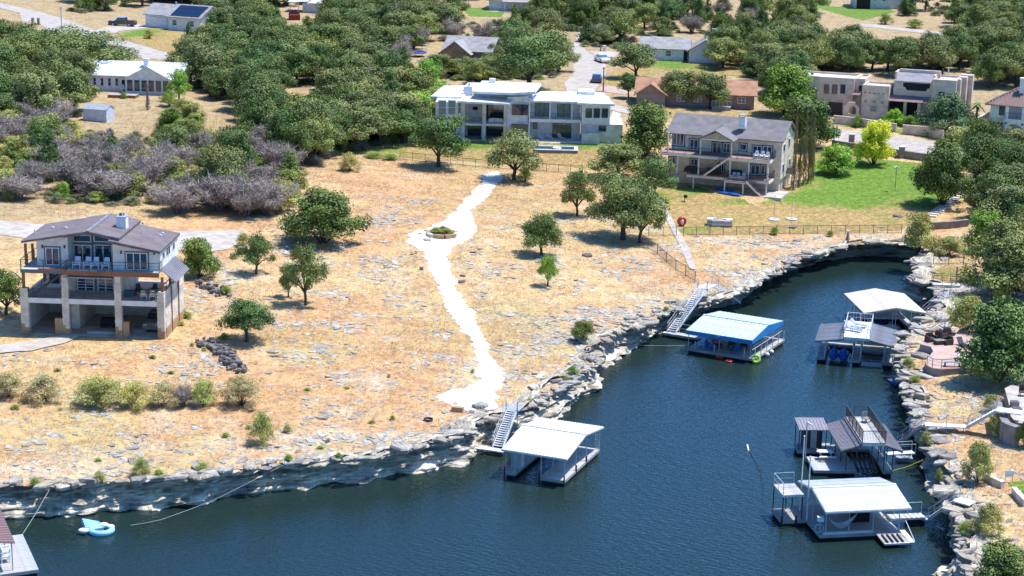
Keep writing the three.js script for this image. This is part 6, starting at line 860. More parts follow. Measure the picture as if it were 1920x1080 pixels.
// gable roof with its ridge along x
function gableRoofX(g, m, x0, x1, z0, z1, e, rise, o = {}) { const zm = (z0 + z1) / 2; panelRoof(g, 'roof', m, V(x0, e, z0), V(x1, e, z0), V(x1, e + rise, zm), V(x0, e + rise, zm), 0.9, o.ribs ?? 3); panelRoof(g, 'roof', m, V(x0, e, z1), V(x1, e, z1), V(x1, e + rise, zm), V(x0, e + rise, zm), 0.9, o.ribs ?? 3); bar(g, 'ridge_cap', m, V(x0, e + rise + 0.06, zm), V(x1, e + rise + 0.06, zm), 0.28, 0.05); for (const z of [z0, z1]) bar(g, 'eave_beam', o.beam ?? M.pipe, V(x0, e - 0.1, z), V(x1, e - 0.1, z), 0.08, 0.1); for (const x of [x0, x1]) for (const z of [z0, z1]) bar(g, 'rafter', o.beam ?? M.pipe, V(x, e - 0.08, z), V(x, e + rise - 0.08, zm), 0.08, 0.1); }
// 1: white covered slip
{
  const z = Z(900, 750, 6.354), { g, W, L, pt } = dockFrame('covered_slip_dock', 'floating boat slip with plain white metal roof beside the gravel path end', z, [295, 852], [1005, 965], [1470, 592]);
  deckPad(g, 0, 0.95, -L, 0); deckPad(g, W * 0.59, W, -L, 0); deckPad(g, 0.96, W * 0.59 - 0.01, -L, -L + 1.1, 0.5, M.deckLight, 'x');
  const e = 2.55; gableRoofX(g, M.roofWhite, -0.25, W + 0.25, 0.25, -L - 0.2, e, 0.75);
  for (const zz of [-0.1, -L * 0.33, -L * 0.62, -L + 0.1]) { postTo(g, M.pipe, W - 0.08, zz, 0.2, e + (zz > -1 || zz < -L + 1 ? 0 : 0.45)); postTo(g, M.pipe, 0.06, zz, 0.2, e + (zz > -1 || zz < -L + 1 ? 0 : 0.45)); postTo(g, M.pipe, W * 0.59 + 0.06, zz, 0.2, e + (zz > -1 || zz < -L + 1 ? 0 : 0.45)); postTo(g, M.pipe, 0.88, zz, 0.2, e + (zz > -1 || zz < -L + 1 ? 0 : 0.45)); }
  for (const [x, zz] of [[0, 0], [W, 0], [W * 0.59, 0], [W, -L * 0.33], [W, -L * 0.62]]) postTo(g, M.darkMetal, x, zz + 0.05, -0.4, 0.95, 0.07, 'pile_sleeve');
  const c = thing('storage_locker', 'grey metal storage locker on the white-roofed slip', 'locker', inWorld(g, 0.5, 0.51, -1.9), g.rotation.y); box(c, 'cabinet', M.galv, -0.45, 0.45, 0, 1.6, -0.7, 0.7); for (let k = 0; k < 5; k++) box(c, 'cabinet_rib', M.galv, -0.42 + k * 0.18, -0.38 + k * 0.18, 0.02, 1.58, 0.7, 0.72); box(c, 'door', M.white, 0.45, 0.47, 0.05, 1.5, -0.1, 0.6);
  const l = pt(1395, 560, 0.5); for (const k of [-0.2, 0.2]) postTo(g, M.pipe, l.x + k, l.z, 0.1, 1.8, 0.03, 'ladder_rail'); for (let k = 0; k < 6; k++) bar(g, 'ladder_rung', M.pipe, V(l.x - 0.2, 0.4 + k * 0.25, l.z), V(l.x + 0.2, 0.4 + k * 0.25, l.z), 0.03, 0.03);
}
// 2: pale roof with blue skirt
{
  const z = Z(1240, 520, 6.354), { g, W, L, pt } = dockFrame('party_dock', 'floating party dock with pale roof and bright blue skirt', z, [302, 842], [1055, 965], [1472, 738]);
  deckPad(g, 0, W, -L, 0, 0.5, M.deck, 'z', 0.8); deckPad(g, W + 0.01, W + 0.5, -L, 0, 0.5, M.deckLight, 'z', 0.5);
  const e = 2.5; gableRoofX(g, M.paleBlueRoof, -0.1, W + 0.2, 0.15, -L - 0.1, e, 0.62, { ribs: 2, beam: M.blueTrim }); box(g, 'blue_skirt', M.blueTrim, -0.1, W + 0.2, e - 0.42, e + 0.02, 0.16, 0.2); { const s = new THREE.Shape([[0, -0.4], [L + 0.2, -0.4], [L + 0.2, 0], [L / 2, 0.6], [0, 0]].map(([a, b]) => new THREE.Vector2(a, b))), q = new THREE.ExtrudeGeometry(s, { depth: 0.04, bevelEnabled: false }); q.rotateY(Math.PI / 2); q.translate(W + 0.21, e, 0.12); part(g, 'blue_skirt', M.blueTrim, q); }
  box(g, 'sign_plate', M.whiteMetal, W * 0.47, W * 0.53, e - 0.12, e + 0.04, 0.201, 0.22);
  for (const x of [0.1, W * 0.5, W - 0.05]) for (const zz of [-0.2, -L * 0.5, -L + 0.15]) postTo(g, M.pipe, x, zz, 0.45, e);
  for (let k = 0; k < 6; k++) postTo(g, M.whiteMetal, W + 0.44, -0.3 - k * L * 0.19, 0.4, 1.45, 0.05, 'bumper_post'); for (const x of [0.9, 3.1, W - 0.7]) postTo(g, M.whiteMetal, x, -0.1, 0.4, 1.35, 0.05, 'bumper_post');
  bar(g, 'rail', M.pipe, V(W + 0.1, 1.35, -0.3), V(W + 0.1, 1.35, -L), 0.06, 0.06); bar(g, 'rail', M.pipe, V(W + 0.1, 1.7, -0.3), V(W + 0.1, 1.7, -L), 0.06, 0.06);
  const gw = (x, y, h) => at(...z(x, y), h); const wk = thing('gangway', 'low walkway float between the long metal stairs and the blue-skirt dock', 'gangway', V(gw(60, 665, 0.5).x, 0, gw(60, 665, 0.5).z), g.rotation.y); const [x1] = onLevel(wk, ...z(425, 735), 0.5); deckPad(wk, -0.2, x1 + 0.2, -1.0, 0, 0.5, M.deckLight, 'x', 0.5); railing(wk, [V(-0.2, 0.5, -0.95), V(x1, 0.5, -0.95)], 1.0, M.pipe, { fill: 1, every: 1.4 });
  // things on it
  for (const [x, zz, m, l] of [[1.9, -1.6, M.cyan, 'pale blue'], [4.4, -1.8, M.wicker, 'brown']]) { const t = thing('dock_table', l + ' round table under the blue-skirt roof', 'table', inWorld(g, x, 0.51, zz)); cyl(t, 'table_top', m, 0, 0.7, 0.75, 0, 0.5); cyl(t, 'pedestal', M.darkMetal, 0, 0, 0.7, 0, 0.06); cyl(t, 'foot', M.darkMetal, 0, 0, 0.04, 0, 0.28); }
  const cc = [[M.cyan, 1.3, -1.0, 'pale blue chair under the blue-skirt roof'], [M.blue, 2.4, -0.5, 'blue chair at the open edge of the blue-skirt dock'], [M.wicker, 2.9, -1.6, 'brown chair in the middle of the blue-skirt dock'], [M.blue, 5.1, -1.2, 'dark blue chair near the bumper posts'], [M.wicker, 4.0, -2.6, 'brown chair behind the round table'], [M.darkMetal, 5.4, -2.8, 'black chair under the blue-skirt roof']]; cc.forEach(([m, x, zz, l], i) => chair(inWorld(g, x, 0.51, zz), g.rotation.y + i * 1.3, m, 'dock_chair', l));
  for (const [x, y, m, l] of [[635, 775, M.pink, 'pink'], [600, 772, M.teal, 'teal']]) { const p = pt(x, y, 1.4), t = thing('beach_ball', l + ' beach ball hanging under the blue-skirt roof', 'ball', inWorld(g, p.x, 1.35, -1.2)); part(t, 'ball', m, new THREE.SphereGeometry(0.22, 12, 10)); bar(t, 'cord', M.rope, V(0, 0.2, 0), V(0, 1.2, 0), 0.015, 0.015); }
  const fl = (x, y, m, m2, l, r) => { const p = at(...z(x, y), 0.02), t = thing('swim_ring', l, 'float', V(p.x, 0.0, p.z)); const q = new THREE.TorusGeometry(r, r * 0.38, 8, 18); q.rotateX(Math.PI / 2); q.translate(0, r * 0.2, 0); part(t, 'ring', m, q); const s = new THREE.SphereGeometry(r * 0.45, 10, 8); s.scale(1, 0.5, 1); s.translate(0, r * 0.32, 0); part(t, 'pad', m2, s); };
  fl(700, 948, M.red, M.white, 'red and white swim float beside the blue-skirt dock', 0.42); fl(810, 1003, M.red, M.orange, 'small red swim float beside the blue-skirt dock', 0.32);
  { const p = at(...z(1125, 985), 0.3), t = thing('lime_ring', 'lime green swim ring leaning on the blue-skirt dock corner', 'float', V(p.x, 0.45, p.z + 0.1)); const q = new THREE.TorusGeometry(0.36, 0.16, 10, 20); q.rotateX(-0.5); part(t, 'ring', M.lime, q); }
  for (const [k, l] of [[0.36, 'nearer the lime ring'], [0.5, 'farther from the lime ring']]) { const t = thing('buoy', 'white ball fender on the side of the blue-skirt dock, ' + l, 'fender', inWorld(g, W + 0.72, 0.22, -L * k)); part(t, 'ball', M.white, new THREE.SphereGeometry(0.24, 12, 10)); bar(t, 'line', M.rope, V(0, 0.2, 0), V(-0.22, 0.36, 0), 0.025, 0.025); }
}
// 3: beige roof
{
  const z = Z(1500, 530, 6.354), { g, W, pt } = dockFrame('beige_roof_dock', 'floating dock with broad beige gable roof at the head of the right bank', z, [755, 592], [1452, 590], [1300, 390]), e = 2.75, L = 8.2;
  deckPad(g, W - 0.95, W, -L, 0, 0.5, M.deckLight); deckPad(g, 0, 0.95, -L, 0); deckPad(g, 0.96, W - 0.96, -1.2, -0.1, 0.5, M.deck, 'x'); deckPad(g, 0.96, W - 0.96, -L, -L + 2, 0.5, M.deck, 'x'); box(g, 'upper_walk', M.white, 0.9, W - 1.2, 1.35, 1.5, -L, -L * 0.3);
  const A = V(-0.15, e, 0.2), B = V(W + 0.3, e, 0.2), xm = W * 0.52, C = V(W + 0.3, e, -L - 0.2), D = V(-0.15, e, -L - 0.2), r0 = V(xm, e + 0.62, 0.2), r1 = V(xm, e + 0.62, -L - 0.2);
  panelRoof(g, 'roof', M.beigeRoof, V(-0.15, e, -L - 0.2), A, r0, r1, 1.0, 0); panelRoof(g, 'roof', M.beigeRoof, C, B, r0, r1, 1.0, 0); bar(g, 'eave_beam', M.beigeRoof, A.clone().add(V(0, -0.1, 0)), r0.clone().add(V(0, -0.1, 0)), 0.08, 0.16); bar(g, 'eave_beam', M.beigeRoof, B.clone().add(V(0, -0.1, 0)), r0.clone().add(V(0, -0.1, 0)), 0.08, 0.16); bar(g, 'eave_beam', M.beigeRoof, B.clone().add(V(0, -0.1, 0)), C.clone().add(V(0, -0.1, 0)), 0.08, 0.16);
  for (const x of [0.1, 0.9, xm - 0.2, xm + 0.15, W - 0.9, W - 0.05]) for (const zz of [-0.15, -L * 0.5, -L]) if (!(zz < -1 && Math.abs(x - xm) < 1)) postTo(g, M.whiteMetal, x, zz, 0.3, e + 0.05);
  plate(g, 'ramp', M.deckLight, [V(W + 0.32, 0.95, -1.6), V(W + 1.4, 1.05, -1.6), V(W + 1.4, 1.05, -2.4), V(W + 0.32, 0.95, -2.4)], 0.08); railing(g, [V(W + 0.35, 0.95, -2.4), V(W + 1.4, 1.05, -2.4)], 0.9, M.pipe, { fill: 1, every: 0.5 });
  { const t = thing('covered_boat', 'motor boat under a navy cover in the beige-roofed slip', 'boat', inWorld(g, W * 0.42, 0.1, -L * 0.5), g.rotation.y); const s = new THREE.Shape(); s.moveTo(-1.1, -2.6); s.lineTo(1.1, -2.6); s.quadraticCurveTo(1.2, 1, 0, 3); s.quadraticCurveTo(-1.2, 1, -1.1, -2.6); const h = new THREE.ExtrudeGeometry(s, { depth: 0.7, bevelEnabled: true, bevelSize: 0.08, bevelThickness: 0.08, bevelSegments: 2 }); h.rotateX(-Math.PI / 2); part(t, 'hull', M.white, h); const c = new THREE.SphereGeometry(1, 16, 10, 0, 6.29, 0, 1.57); c.scale(1.05, 0.6, 2.5); c.translate(0, 0.8, 0); part(t, 'cover', mat(0.01, 0.02, 0.06), c); }
}
// 4: grey twin roofs with a white sun deck
{
  const z = Z(1500, 530, 6.354), { g, W, pt } = dockFrame('twin_roof_dock', 'floating double slip with two grey roofs and a white railed sun deck between', z, [195, 888], [1100, 965], [1165, 740]), L = 6.4, e = 2.35, P = (x, y, h) => pt(x, y, h);
  const f2 = P(615, 925, 0.5).x, f3 = P(985, 955, 0.5).x; deckPad(g, 0, 0.9, -L, 0); deckPad(g, f2, f2 + 0.9, -L, 0); deckPad(g, f3, W + 0.05, -L, 0); deckPad(g, 0.91, f2 - 0.01, -L, -L + 1, 0.5, M.deckLight, 'x'); deckPad(g, f2 + 0.91, f3 - 0.01, -L, -L + 2.6, 0.5, M.deck, 'x');
  const t0 = f2 - 0.95, t1 = f2 + 1.7, td = 3.0;
  panelRoof(g, 'roof', M.greyRoof, V(-0.2, e, -L - 0.1), V(-0.2, e, 0.25), V(t0 - 0.02, e + 0.45, 0.25), V(t0 - 0.02, e + 0.45, -L - 0.1), 0.9, 3); panelRoof(g, 'roof', M.greyRoof, V(W + 0.25, e, -L - 0.1), V(W + 0.25, e, 0.25), V(t1 + 0.02, e + 0.55, 0.25), V(t1 + 0.02, e + 0.55, -L - 0.1), 0.9, 3);
  for (const [a, b] of [[V(-0.2, e - 0.1, 0.25), V(t0, e + 0.35, 0.25)], [V(W + 0.25, e - 0.1, 0.25), V(t1, e + 0.45, 0.25)], [V(-0.2, e - 0.08, 0.25), V(-0.2, e - 0.08, -L)], [V(W + 0.25, e - 0.08, 0.25), V(W + 0.25, e - 0.08, -L)]]) bar(g, 'eave_beam', M.frameGrey, a, b, 0.08, 0.13);
  for (let k = 0; k < 8; k++) box(g, 'sun_deck_plank', M.white, t0, t1, td, td + 0.06, lerp(-L, 0.3, k / 8) + 0.005, lerp(-L, 0.3, (k + 1) / 8)); box(g, 'sun_deck_frame', M.white, t0, t1, td - 0.22, td - 0.002, -L, 0.3); railing(g, [V(t0, td + 0.06, -L + 0.3), V(t0, td + 0.06, 0.25), V(t1, td + 0.06, 0.25), V(t1, td + 0.06, -L + 0.3), V(t0, td + 0.06, -L + 0.3)], 1.0, M.whiteMetal, { every: 1.3, fill: 1, pickets: 0.3 });
  for (const x of [0.08, 0.82, f2 + 0.05, f2 + 0.85, f3 + 0.08, W - 0.02]) for (const zz of [-0.15, -L * 0.34, -L * 0.67, -L + 0.1]) postTo(g, M.whiteMetal, x, zz, 0.3, x > f2 - 0.1 && x < f2 + 1 ? td - 0.22 : e + 0.1);
  for (const [x, l] of [[0.3, 'nearest the open cove'], [0.66, 'nearest the middle finger']]) { const cx = lerp(0.9, f2, x), t = thing('jet_ski', 'blue covered jet ski on a lift, ' + l, 'jet ski', inWorld(g, cx, 0.35, -1.4), g.rotation.y); const s = new THREE.Shape(); s.moveTo(-0.42, -1.3); s.lineTo(0.42, -1.3); s.quadraticCurveTo(0.55, 0.4, 0, 1.5); s.quadraticCurveTo(-0.55, 0.4, -0.42, -1.3); const h = new THREE.ExtrudeGeometry(s, { depth: 0.32, bevelEnabled: true, bevelSize: 0.06, bevelThickness: 0.06, bevelSegments: 2 }); h.rotateX(-Math.PI / 2); h.rotateY(Math.PI); part(t, 'hull', M.blue, h); const c = new THREE.SphereGeometry(0.5, 14, 8); c.scale(0.75, 0.75, 2.0); c.translate(0, 0.5, -0.1); part(t, 'cover', M.blue, c); const d = new THREE.SphereGeometry(0.3, 10, 8); d.scale(1, 1, 0.9); d.translate(0, 0.85, 0.5); part(t, 'handlebar_cover', M.blue, d); bar(t, 'lift_rail', M.whiteMetal, V(0.62, 0.0, 1.4), V(0.62, 0.0, -1.5), 0.1, 0.1); }
  { const t = thing('boat_lift', 'pontoon boat lift with dark rack in the slip near the bank', 'boat lift', inWorld(g, (f2 + f3 + 0.9) / 2, 0, -0.9), g.rotation.y), w = (f3 - f2 - 0.9) / 2 - 0.12; for (let k = 0; k < 6; k++) box(t, 'lift_slat', M.deckDark, -w + 0.05, w - 0.05, 0.62, 0.70, -0.9 + k * 0.28, -0.75 + k * 0.28); for (const x of [-w, 0, w]) bar(t, 'lift_beam', M.pipe, V(x, 0.58, -1.1), V(x, 0.58, 0.8), 0.1, 0.1); box(t, 'lift_float', M.galv, -w, w, -0.2, 0.42, 0.25, 0.9); }
  for (const [x, zz, l] of [[0.5, -3.4, 'by the railing, first'], [1.1, -4.3, 'by the railing, second'], [0.7, -2.3, 'at the open end']]) lounger(inWorld(g, t0 + x, td + 0.065, zz), g.rotation.y + 1.2, M.galv, 'deck_lounger', 'grey lounger on the white sun deck ' + l, 'loungers on the white sun deck');
}
// 5: mauve roofs with brown railed sun deck
{
  const z = Z(1440, 750, 6.353), { g, W, pt } = dockFrame('brown_rail_dock', 'floating dock with mauve roofs, a brown-railed sun deck and a picnic platform', z, [545, 838], [1490, 848], [455, 672]), L = 6.8, e = 2.45, X = (x, y = 840, h = 0.5) => pt(x, y, h).x;
  const a1 = X(920), a2 = X(1055), a3 = X(1365), lp = -pt(455, 672, 0.5).z; deckPad(g, 0, a1 - 0.01, -lp, 0, 0.5, M.deckLight, 'x', 0.5); deckPad(g, a1, a2, -L, 0); deckPad(g, a3, W, -L, 0); deckPad(g, a2 + 0.01, a3 - 0.01, -L, -L + 1.2, 0.5, M.deck, 'x'); deckPad(g, -0.5, a1 - 0.02, -L - 0.4, -L + 1.7, 0.5, M.deck, 'x');
  const t0 = a2 + 0.25, t1 = a3 - 0.05, td = 3.15, xl = a1 - 0.55;
  panelRoof(g, 'roof', M.mauveRoof, V(xl, e, -L), V(xl, e, 0.35), V(t0, e + 0.55, 0.35), V(t0, e + 0.55, -L), 0.9, 3); panelRoof(g, 'roof', M.mauveRoof, V(W + 0.65, e, -L), V(W + 0.65, e, 0.35), V(t1, e + 0.55, 0.35), V(t1, e + 0.55, -L), 0.9, 3); panelRoof(g, 'hut_roof', M.mauveRoof, V(-0.5, e + 0.05, -L + 1.9), V(xl - 0.08, e + 0.05, -L + 1.9), V(xl - 0.08, e + 0.35, -L - 0.7), V(-0.5, e + 0.35, -L - 0.7), 0.9, 3);
  for (const [p, q] of [[V(xl, e - 0.1, 0.35), V(t0, e + 0.45, 0.35)], [V(W + 0.65, e - 0.1, 0.35), V(t1, e + 0.45, 0.35)], [V(xl, e - 0.08, 0.35), V(xl, e - 0.08, -L)], [V(W + 0.65, e - 0.08, 0.35), V(W + 0.65, e - 0.08, -L)]]) bar(g, 'eave_beam', M.frameGrey, p, q, 0.08, 0.13);
  for (let k = 0; k < 9; k++) box(g, 'sun_deck_plank', M.deckLight, t0, t1, td, td + 0.06, lerp(-L, 0.4, k / 9) + 0.005, lerp(-L, 0.4, (k + 1) / 9)); box(g, 'sun_deck_frame', M.creamTrim, t0, t1, td - 0.24, td - 0.002, -L, 0.4); railing(g, [V(t0, td + 0.06, -L + 0.1), V(t0, td + 0.06, 0.36), V(t1, td + 0.06, 0.36), V(t1, td + 0.06, -L + 0.1), V(t0 + 0.7, td + 0.06, -L + 0.1)], 1.05, M.brownMetal, { every: 1.5, fill: 0, pickets: 0.13, thick: 0.06 }); bar(g, 'deck_gutter', M.frameGrey, V(t0 - 0.14, e + 0.62, 0.35), V(t0 - 0.14, e + 0.62, -L), 0.1, 0.08);
  for (const x of [a1 + 0.06, a2 - 0.06, a3 + 0.06, W - 0.06]) for (const zz of [-0.15, -L * 0.35, -L * 0.7, -L + 0.1]) postTo(g, M.brownMetal, x, zz, 0.3, x > a1 + 0.2 && x < a3 + 0.2 ? td - 0.24 : e + 0.2); for (const [x, zz] of [[-0.4, -L + 1.6], [xl - 0.2, -L + 1.6], [-0.4, -L - 0.3]]) postTo(g, M.brownMetal, x, zz, 0.3, e + 0.1);
  { const t = thing('dock_hut', 'dark storage hut with pale door under the mauve hut roof', 'hut', inWorld(g, 0.1, 0.51, -L + 0.9), g.rotation.y); const w = xl - 0.5; box(t, 'wall', M.frameDark, 0, w, 0, 1.9, -1.1, 0); box(t, 'door', M.galv, w * 0.38, w * 0.7, 0.02, 1.85, 0, 0.05); }
  { const p = pt(680, 700, 0.5), t = thing('picnic_table', 'white picnic table with benches on the picnic platform', 'picnic table', inWorld(g, p.x + 0.1, 0.51, p.z + 0.1), g.rotation.y); box(t, 'table_top', M.white, -0.75, 0.55, 0.70, 0.75, -0.4, 0.35); for (const zz of [-0.85, 0.55]) box(t, 'bench', M.white, -0.75, 0.75, 0.42, 0.47, zz, zz + 0.28); for (const x of [-0.5, 0.4]) { box(t, 'leg_frame', M.pipe, x - 0.03, x + 0.03, 0, 0.70, -0.08, 0.02); box(t, 'bench_bar', M.pipe, x - 0.03, x + 0.03, 0.3, 0.42, -0.85, 0.8); } }
  { const t = thing('boat_lift', 'empty boat lift of sloping dark bunks in the slip', 'boat lift', inWorld(g, (a2 + a3) / 2, 0.05, -1.8), g.rotation.y); for (let k = 0; k < 5; k++) bar(t, 'bunk', M.deckDark, V(-0.85 + k * 0.4, 0.15, 1.3), V(-0.85 + k * 0.4, 0.75, -1.6), 0.22, 0.1); for (const zz of [-1, 0.6]) bar(t, 'cross_beam', M.frameGrey, V(-1, zz < 0 ? 0.5 : 0.2, zz), V(1, zz < 0 ? 0.5 : 0.2, zz), 0.1, 0.1); }
  { const t = thing('flag_pole', 'tall bare light pole at the corner of the picnic platform', 'pole', inWorld(g, -0.12, 0.3, -lp + 0.05)); cyl(t, 'shaft', M.pipe, 0, 0, 3.4, 0, 0.05); bar(t, 'arm', M.whiteMetal, V(0, 3.4, 0), V(0.35, 3.25, 0.3), 0.12, 0.1); }
  { const t = thing('sun_chair', 'orange-legged chair on the brown-railed sun deck', 'chair', inWorld(g, t1 - 0.5, td + 0.065, -L + 1.6), 0.6); box(t, 'seat', M.stoneGrey, -0.35, 0.3, 0.35, 0.42, -0.3, 0.3); for (const [x, zz] of [[-0.25, -0.25], [0.25, -0.25], [-0.25, 0.25], [0.25, 0.25]]) box(t, 'leg', M.cedar, x - 0.03, x + 0.03, 0, 0.35, zz - 0.03, zz + 0.03); box(t, 'backrest', M.stoneGrey, -0.35, 0.3, 0.42, 0.9, -0.3, -0.24); }
  const gA = at(...Z(1660, 700, 5.4)(0, 815), 0.9), gB = at(...Z(1660, 700, 5.4)(285, 800), 0.9), gw = thing('gangway', 'narrow pale gangway with pipe rails from the brown-rail dock', 'gangway', gA); const d = gB.clone().sub(gA); bar(gw, 'walkway', M.white, V(0, 0, 0), d, 0.75, 0.1); const sd = V(d.z, 0, -d.x).normalize().multiplyScalar(0.4); for (const k of [-1, 1]) railing(gw, [sd.clone().multiplyScalar(k), d.clone().addScaledVector(sd, k)], 0.9, M.pipe, { every: 1.2, fill: 1 });
  const fb = at(...Z(1660, 700, 5.4)(190, 870), 0.1), fo = thing('float_raft', 'small pipe-framed float under the narrow gangway', 'float', V(fb.x, 0, fb.z), g.rotation.y); box(fo, 'drum', M.galv, -0.7, 0.7, -0.15, 0.3, -0.4, 0.4); for (const x of [-0.6, 0, 0.6]) bar(fo, 'pipe', M.pipe, V(x, 0.3, 0.35), V(x, 0.8, -0.3), 0.05, 0.05);
  const yr = [inWorld(g, W, 0.55, 0), at(...Z(1660, 700, 5.4)(385, 875), 1.6)]; const rp = part(scene, 'yellow_rope', M.yellow, pipeGeo([yr[0], yr[0].clone().lerp(yr[1], 0.5).add(V(0, -0.12, 0)), yr[1]], 0.03)); tag(rp, 'yellow mooring rope from the brown-rail dock to the bank', 'rope');
}
// 6: white ribbed roof with hammock
{
  const z = Z(1440, 890, 6.353), { g, W, pt } = dockFrame('hammock_dock', 'floating dock with white ribbed gable roof, hammock and side sun deck', z, [618, 722], [1575, 678], [1415, 515]), L = 6.6, e = 2.45, X = (x, y, h = 0.5) => pt(x, y, h);
  deckPad(g, 0, W * 0.72, -L, 0, 0.5, M.deck, 'x', 0.7); deckPad(g, W * 0.72 + 0.01, W - 0.75, -L, 0, 0.5, M.deck); deckPad(g, W - 0.74, W, -L, 0, 0.5, M.deckLight, 'x', 1.2);
  const sl = { x0: 0.35, x1: W + 0.75 }; gableRoofX(g, M.roofWhite, sl.x0, sl.x1, 0.1, -L - 0.3, e, 0.7, { ribs: 5 });
  for (const x of [0.5, W * 0.36, W * 0.66, W - 0.1]) for (const zz of [-0.15, -L * 0.5, -L + 0.1]) postTo(g, M.pipe, x, zz, 0.3, e + (Math.abs(zz + L / 2) < 1 ? 0.65 : 0)); bar(g, 'rail', M.pipe, V(0.3, 0.75, 0.05), V(W * 0.66, 0.75, 0.05), 0.05, 0.05); bar(g, 'kerb', M.white, V(0.3, 0.56, -0.1), V(W * 0.66, 0.56, -0.1), 0.08, 0.12);
  const fp = X(1350, 805, 0.45), fq = X(1690, 795, 0.45), sw = thing('swim_platform', 'tilted swim platform with dark bunks before the hammock dock', 'platform', inWorld(g, 0, 0, 0), g.rotation.y); plate(sw, 'ramp', M.deck, [V(W * 0.69, 0.5, 0.05), V(W, 0.5, 0.05), V(W - 0.01, 0.35, 2.0), V(W * 0.69, 0.35, 2.0)], 0.1); box(sw, 'edge_beam', M.white, W * 0.69, W, 0.28, 0.42, 2.0, 2.1); for (let k = 0; k < 4; k++) bar(sw, 'bunk', M.black, V(W * 0.74 + k * 0.42, 0.53, 0.5), V(W * 0.74 + k * 0.42, 0.45, 1.9), 0.1, 0.1); plate(sw, 'side_plank', M.white, [V(W + 0.01, 0.55, -0.2), V(W + 0.45, 0.55, -0.2), V(W + 0.45, 0.4, 2.0), V(W + 0.01, 0.4, 2.0)], 0.08); bar(sw, 'stay', M.pipe, V(W + 0.45, 0.45, 1.9), V(W + 0.2, 1.6, 0.4), 0.05, 0.05);
  { const t = thing('hammock', 'white cloth hammock slung under the ribbed roof', 'hammock', inWorld(g, 0.6, 0.5, -0.55), g.rotation.y), pos = [], idx = [], n = 12, Lh = W * 0.36; for (let i = 0; i <= n; i++) for (let j = 0; j <= 4; j++) { const u = i / n, v = j / 4 - 0.5, w = 0.85 * Math.sin(Math.PI * clamp(u * 0.9 + 0.05, 0, 1)); pos.push(0.1 + u * Lh, 1.35 - 1.05 * Math.sin(Math.PI * u) + 0.25 * (v * 2) ** 2 * Math.sin(Math.PI * u), v * w); } for (let i = 0; i < n; i++) for (let j = 0; j < 4; j++) { const a = i * 5 + j; idx.push(a, a + 1, a + 5, a + 1, a + 6, a + 5); } const q = new THREE.BufferGeometry(); q.setAttribute('position', new THREE.Float32BufferAttribute(pos, 3)); q.setIndex(idx); q.computeVertexNormals(); part(t, 'cloth', mat(0.7, 0.68, 0.64, { side: THREE.DoubleSide }), q); bar(t, 'cord', M.rope, V(-0.15, 1.6, 0), V(0.1, 1.35, 0), 0.03, 0.03); bar(t, 'cord', M.rope, V(Lh + 0.1, 1.35, 0), V(Lh + 0.3, 1.6, 0), 0.03, 0.03); }
  { const p = X(640, 600, 0.5), t = thing('dock_hoist', 'pale hoist winch at the open end of the hammock dock', 'winch', inWorld(g, 0.15, 0.51, -0.5)); box(t, 'motor', M.white, -0.25, 0.25, 1.0, 1.35, -0.2, 0.2); cyl(t, 'stand', M.pipe, 0, 0, 1.0, 0, 0.06); const w = new THREE.TorusGeometry(0.35, 0.05, 6, 16); w.translate(-0.1, 0.45, 0.25); part(t, 'hose_reel', M.galv, w); }
  { const t = thing('dark_cooler', 'dark planter box under the ribbed roof', 'box', inWorld(g, W * 0.62, 0.51, -2.6), g.rotation.y); box(t, 'body', M.black, -0.8, 0.8, 0, 0.8, -0.3, 0.3); box(t, 'lid', M.frameGrey, -0.84, 0.84, 0.801, 0.86, -0.34, 0.34); }
  // lower side platform and its sun deck
  const s0 = X(95, 430, 0.5), s1 = X(160, 545, 0.5), s2 = X(590, 540, 0.5); const sp = thing('side_dock', 'low side dock with raised white sun deck on dark posts', 'dock', inWorld(g, 0, 0, 0), g.rotation.y); const zx = s1.z, zb = s1.z - 2.7, xa = s1.x, xb = 0.3; deckPad(sp, xa, xb, zb, zx, 0.45, M.deck, 'x', 0.7); for (let k = 0; k < 4; k++) box(sp, 'sun_deck_plank', M.deckLight, xa + 0.05, xb - 0.55, 2.55, 2.6, lerp(zb, zx - 0.1, k / 4) + 0.005, lerp(zb, zx - 0.1, (k + 1) / 4)); box(sp, 'sun_deck_frame', M.white, xa + 0.05, xb - 0.55, 2.42, 2.548, zb, zx - 0.1);
  for (const [x, zz] of [[xa + 0.1, zx - 0.15], [xa + 0.1, zb + 0.1], [xb - 0.65, zx - 0.15], [xb - 0.65, zb + 0.1], [(xa + xb) / 2, zb + 0.1]]) postTo(sp, M.darkMetal, x, zz, 0.3, 2.42, 0.05); railing(sp, [V(xb - 0.6, 2.6, zb + 0.05), V(xa + 0.08, 2.6, zb + 0.05), V(xa + 0.08, 2.6, zx - 0.15)], 0.95, M.pipe, { every: 1.6, fill: 1, thick: 0.04 }); for (const x of [xa, (xa + xb) * 0.5]) postTo(sp, M.black, x, zx + 0.1, -0.6, 0.95, 0.09, 'pile');
  for (const [x, y, y1, l] of [[397, 135, -0, 'taller bare white pole at the corner of the ribbed roof'], [478, 245, 0, 'slim bare pole at the gable of the ribbed roof']]) { const p = X(x, y, 2.6), t = thing('flag_pole', l, 'pole', inWorld(g, p.x, 0.45, p.z)); cyl(t, 'shaft', M.whiteMetal, 0, 0, x < 400 ? 6.4 : 5.4, 0, 0.06, 0.045); const bb = part(t, 'top_cap', M.whiteMetal, new THREE.SphereGeometry(0.08, 8, 6)); bb.position.y = x < 400 ? 6.4 : 5.4; }
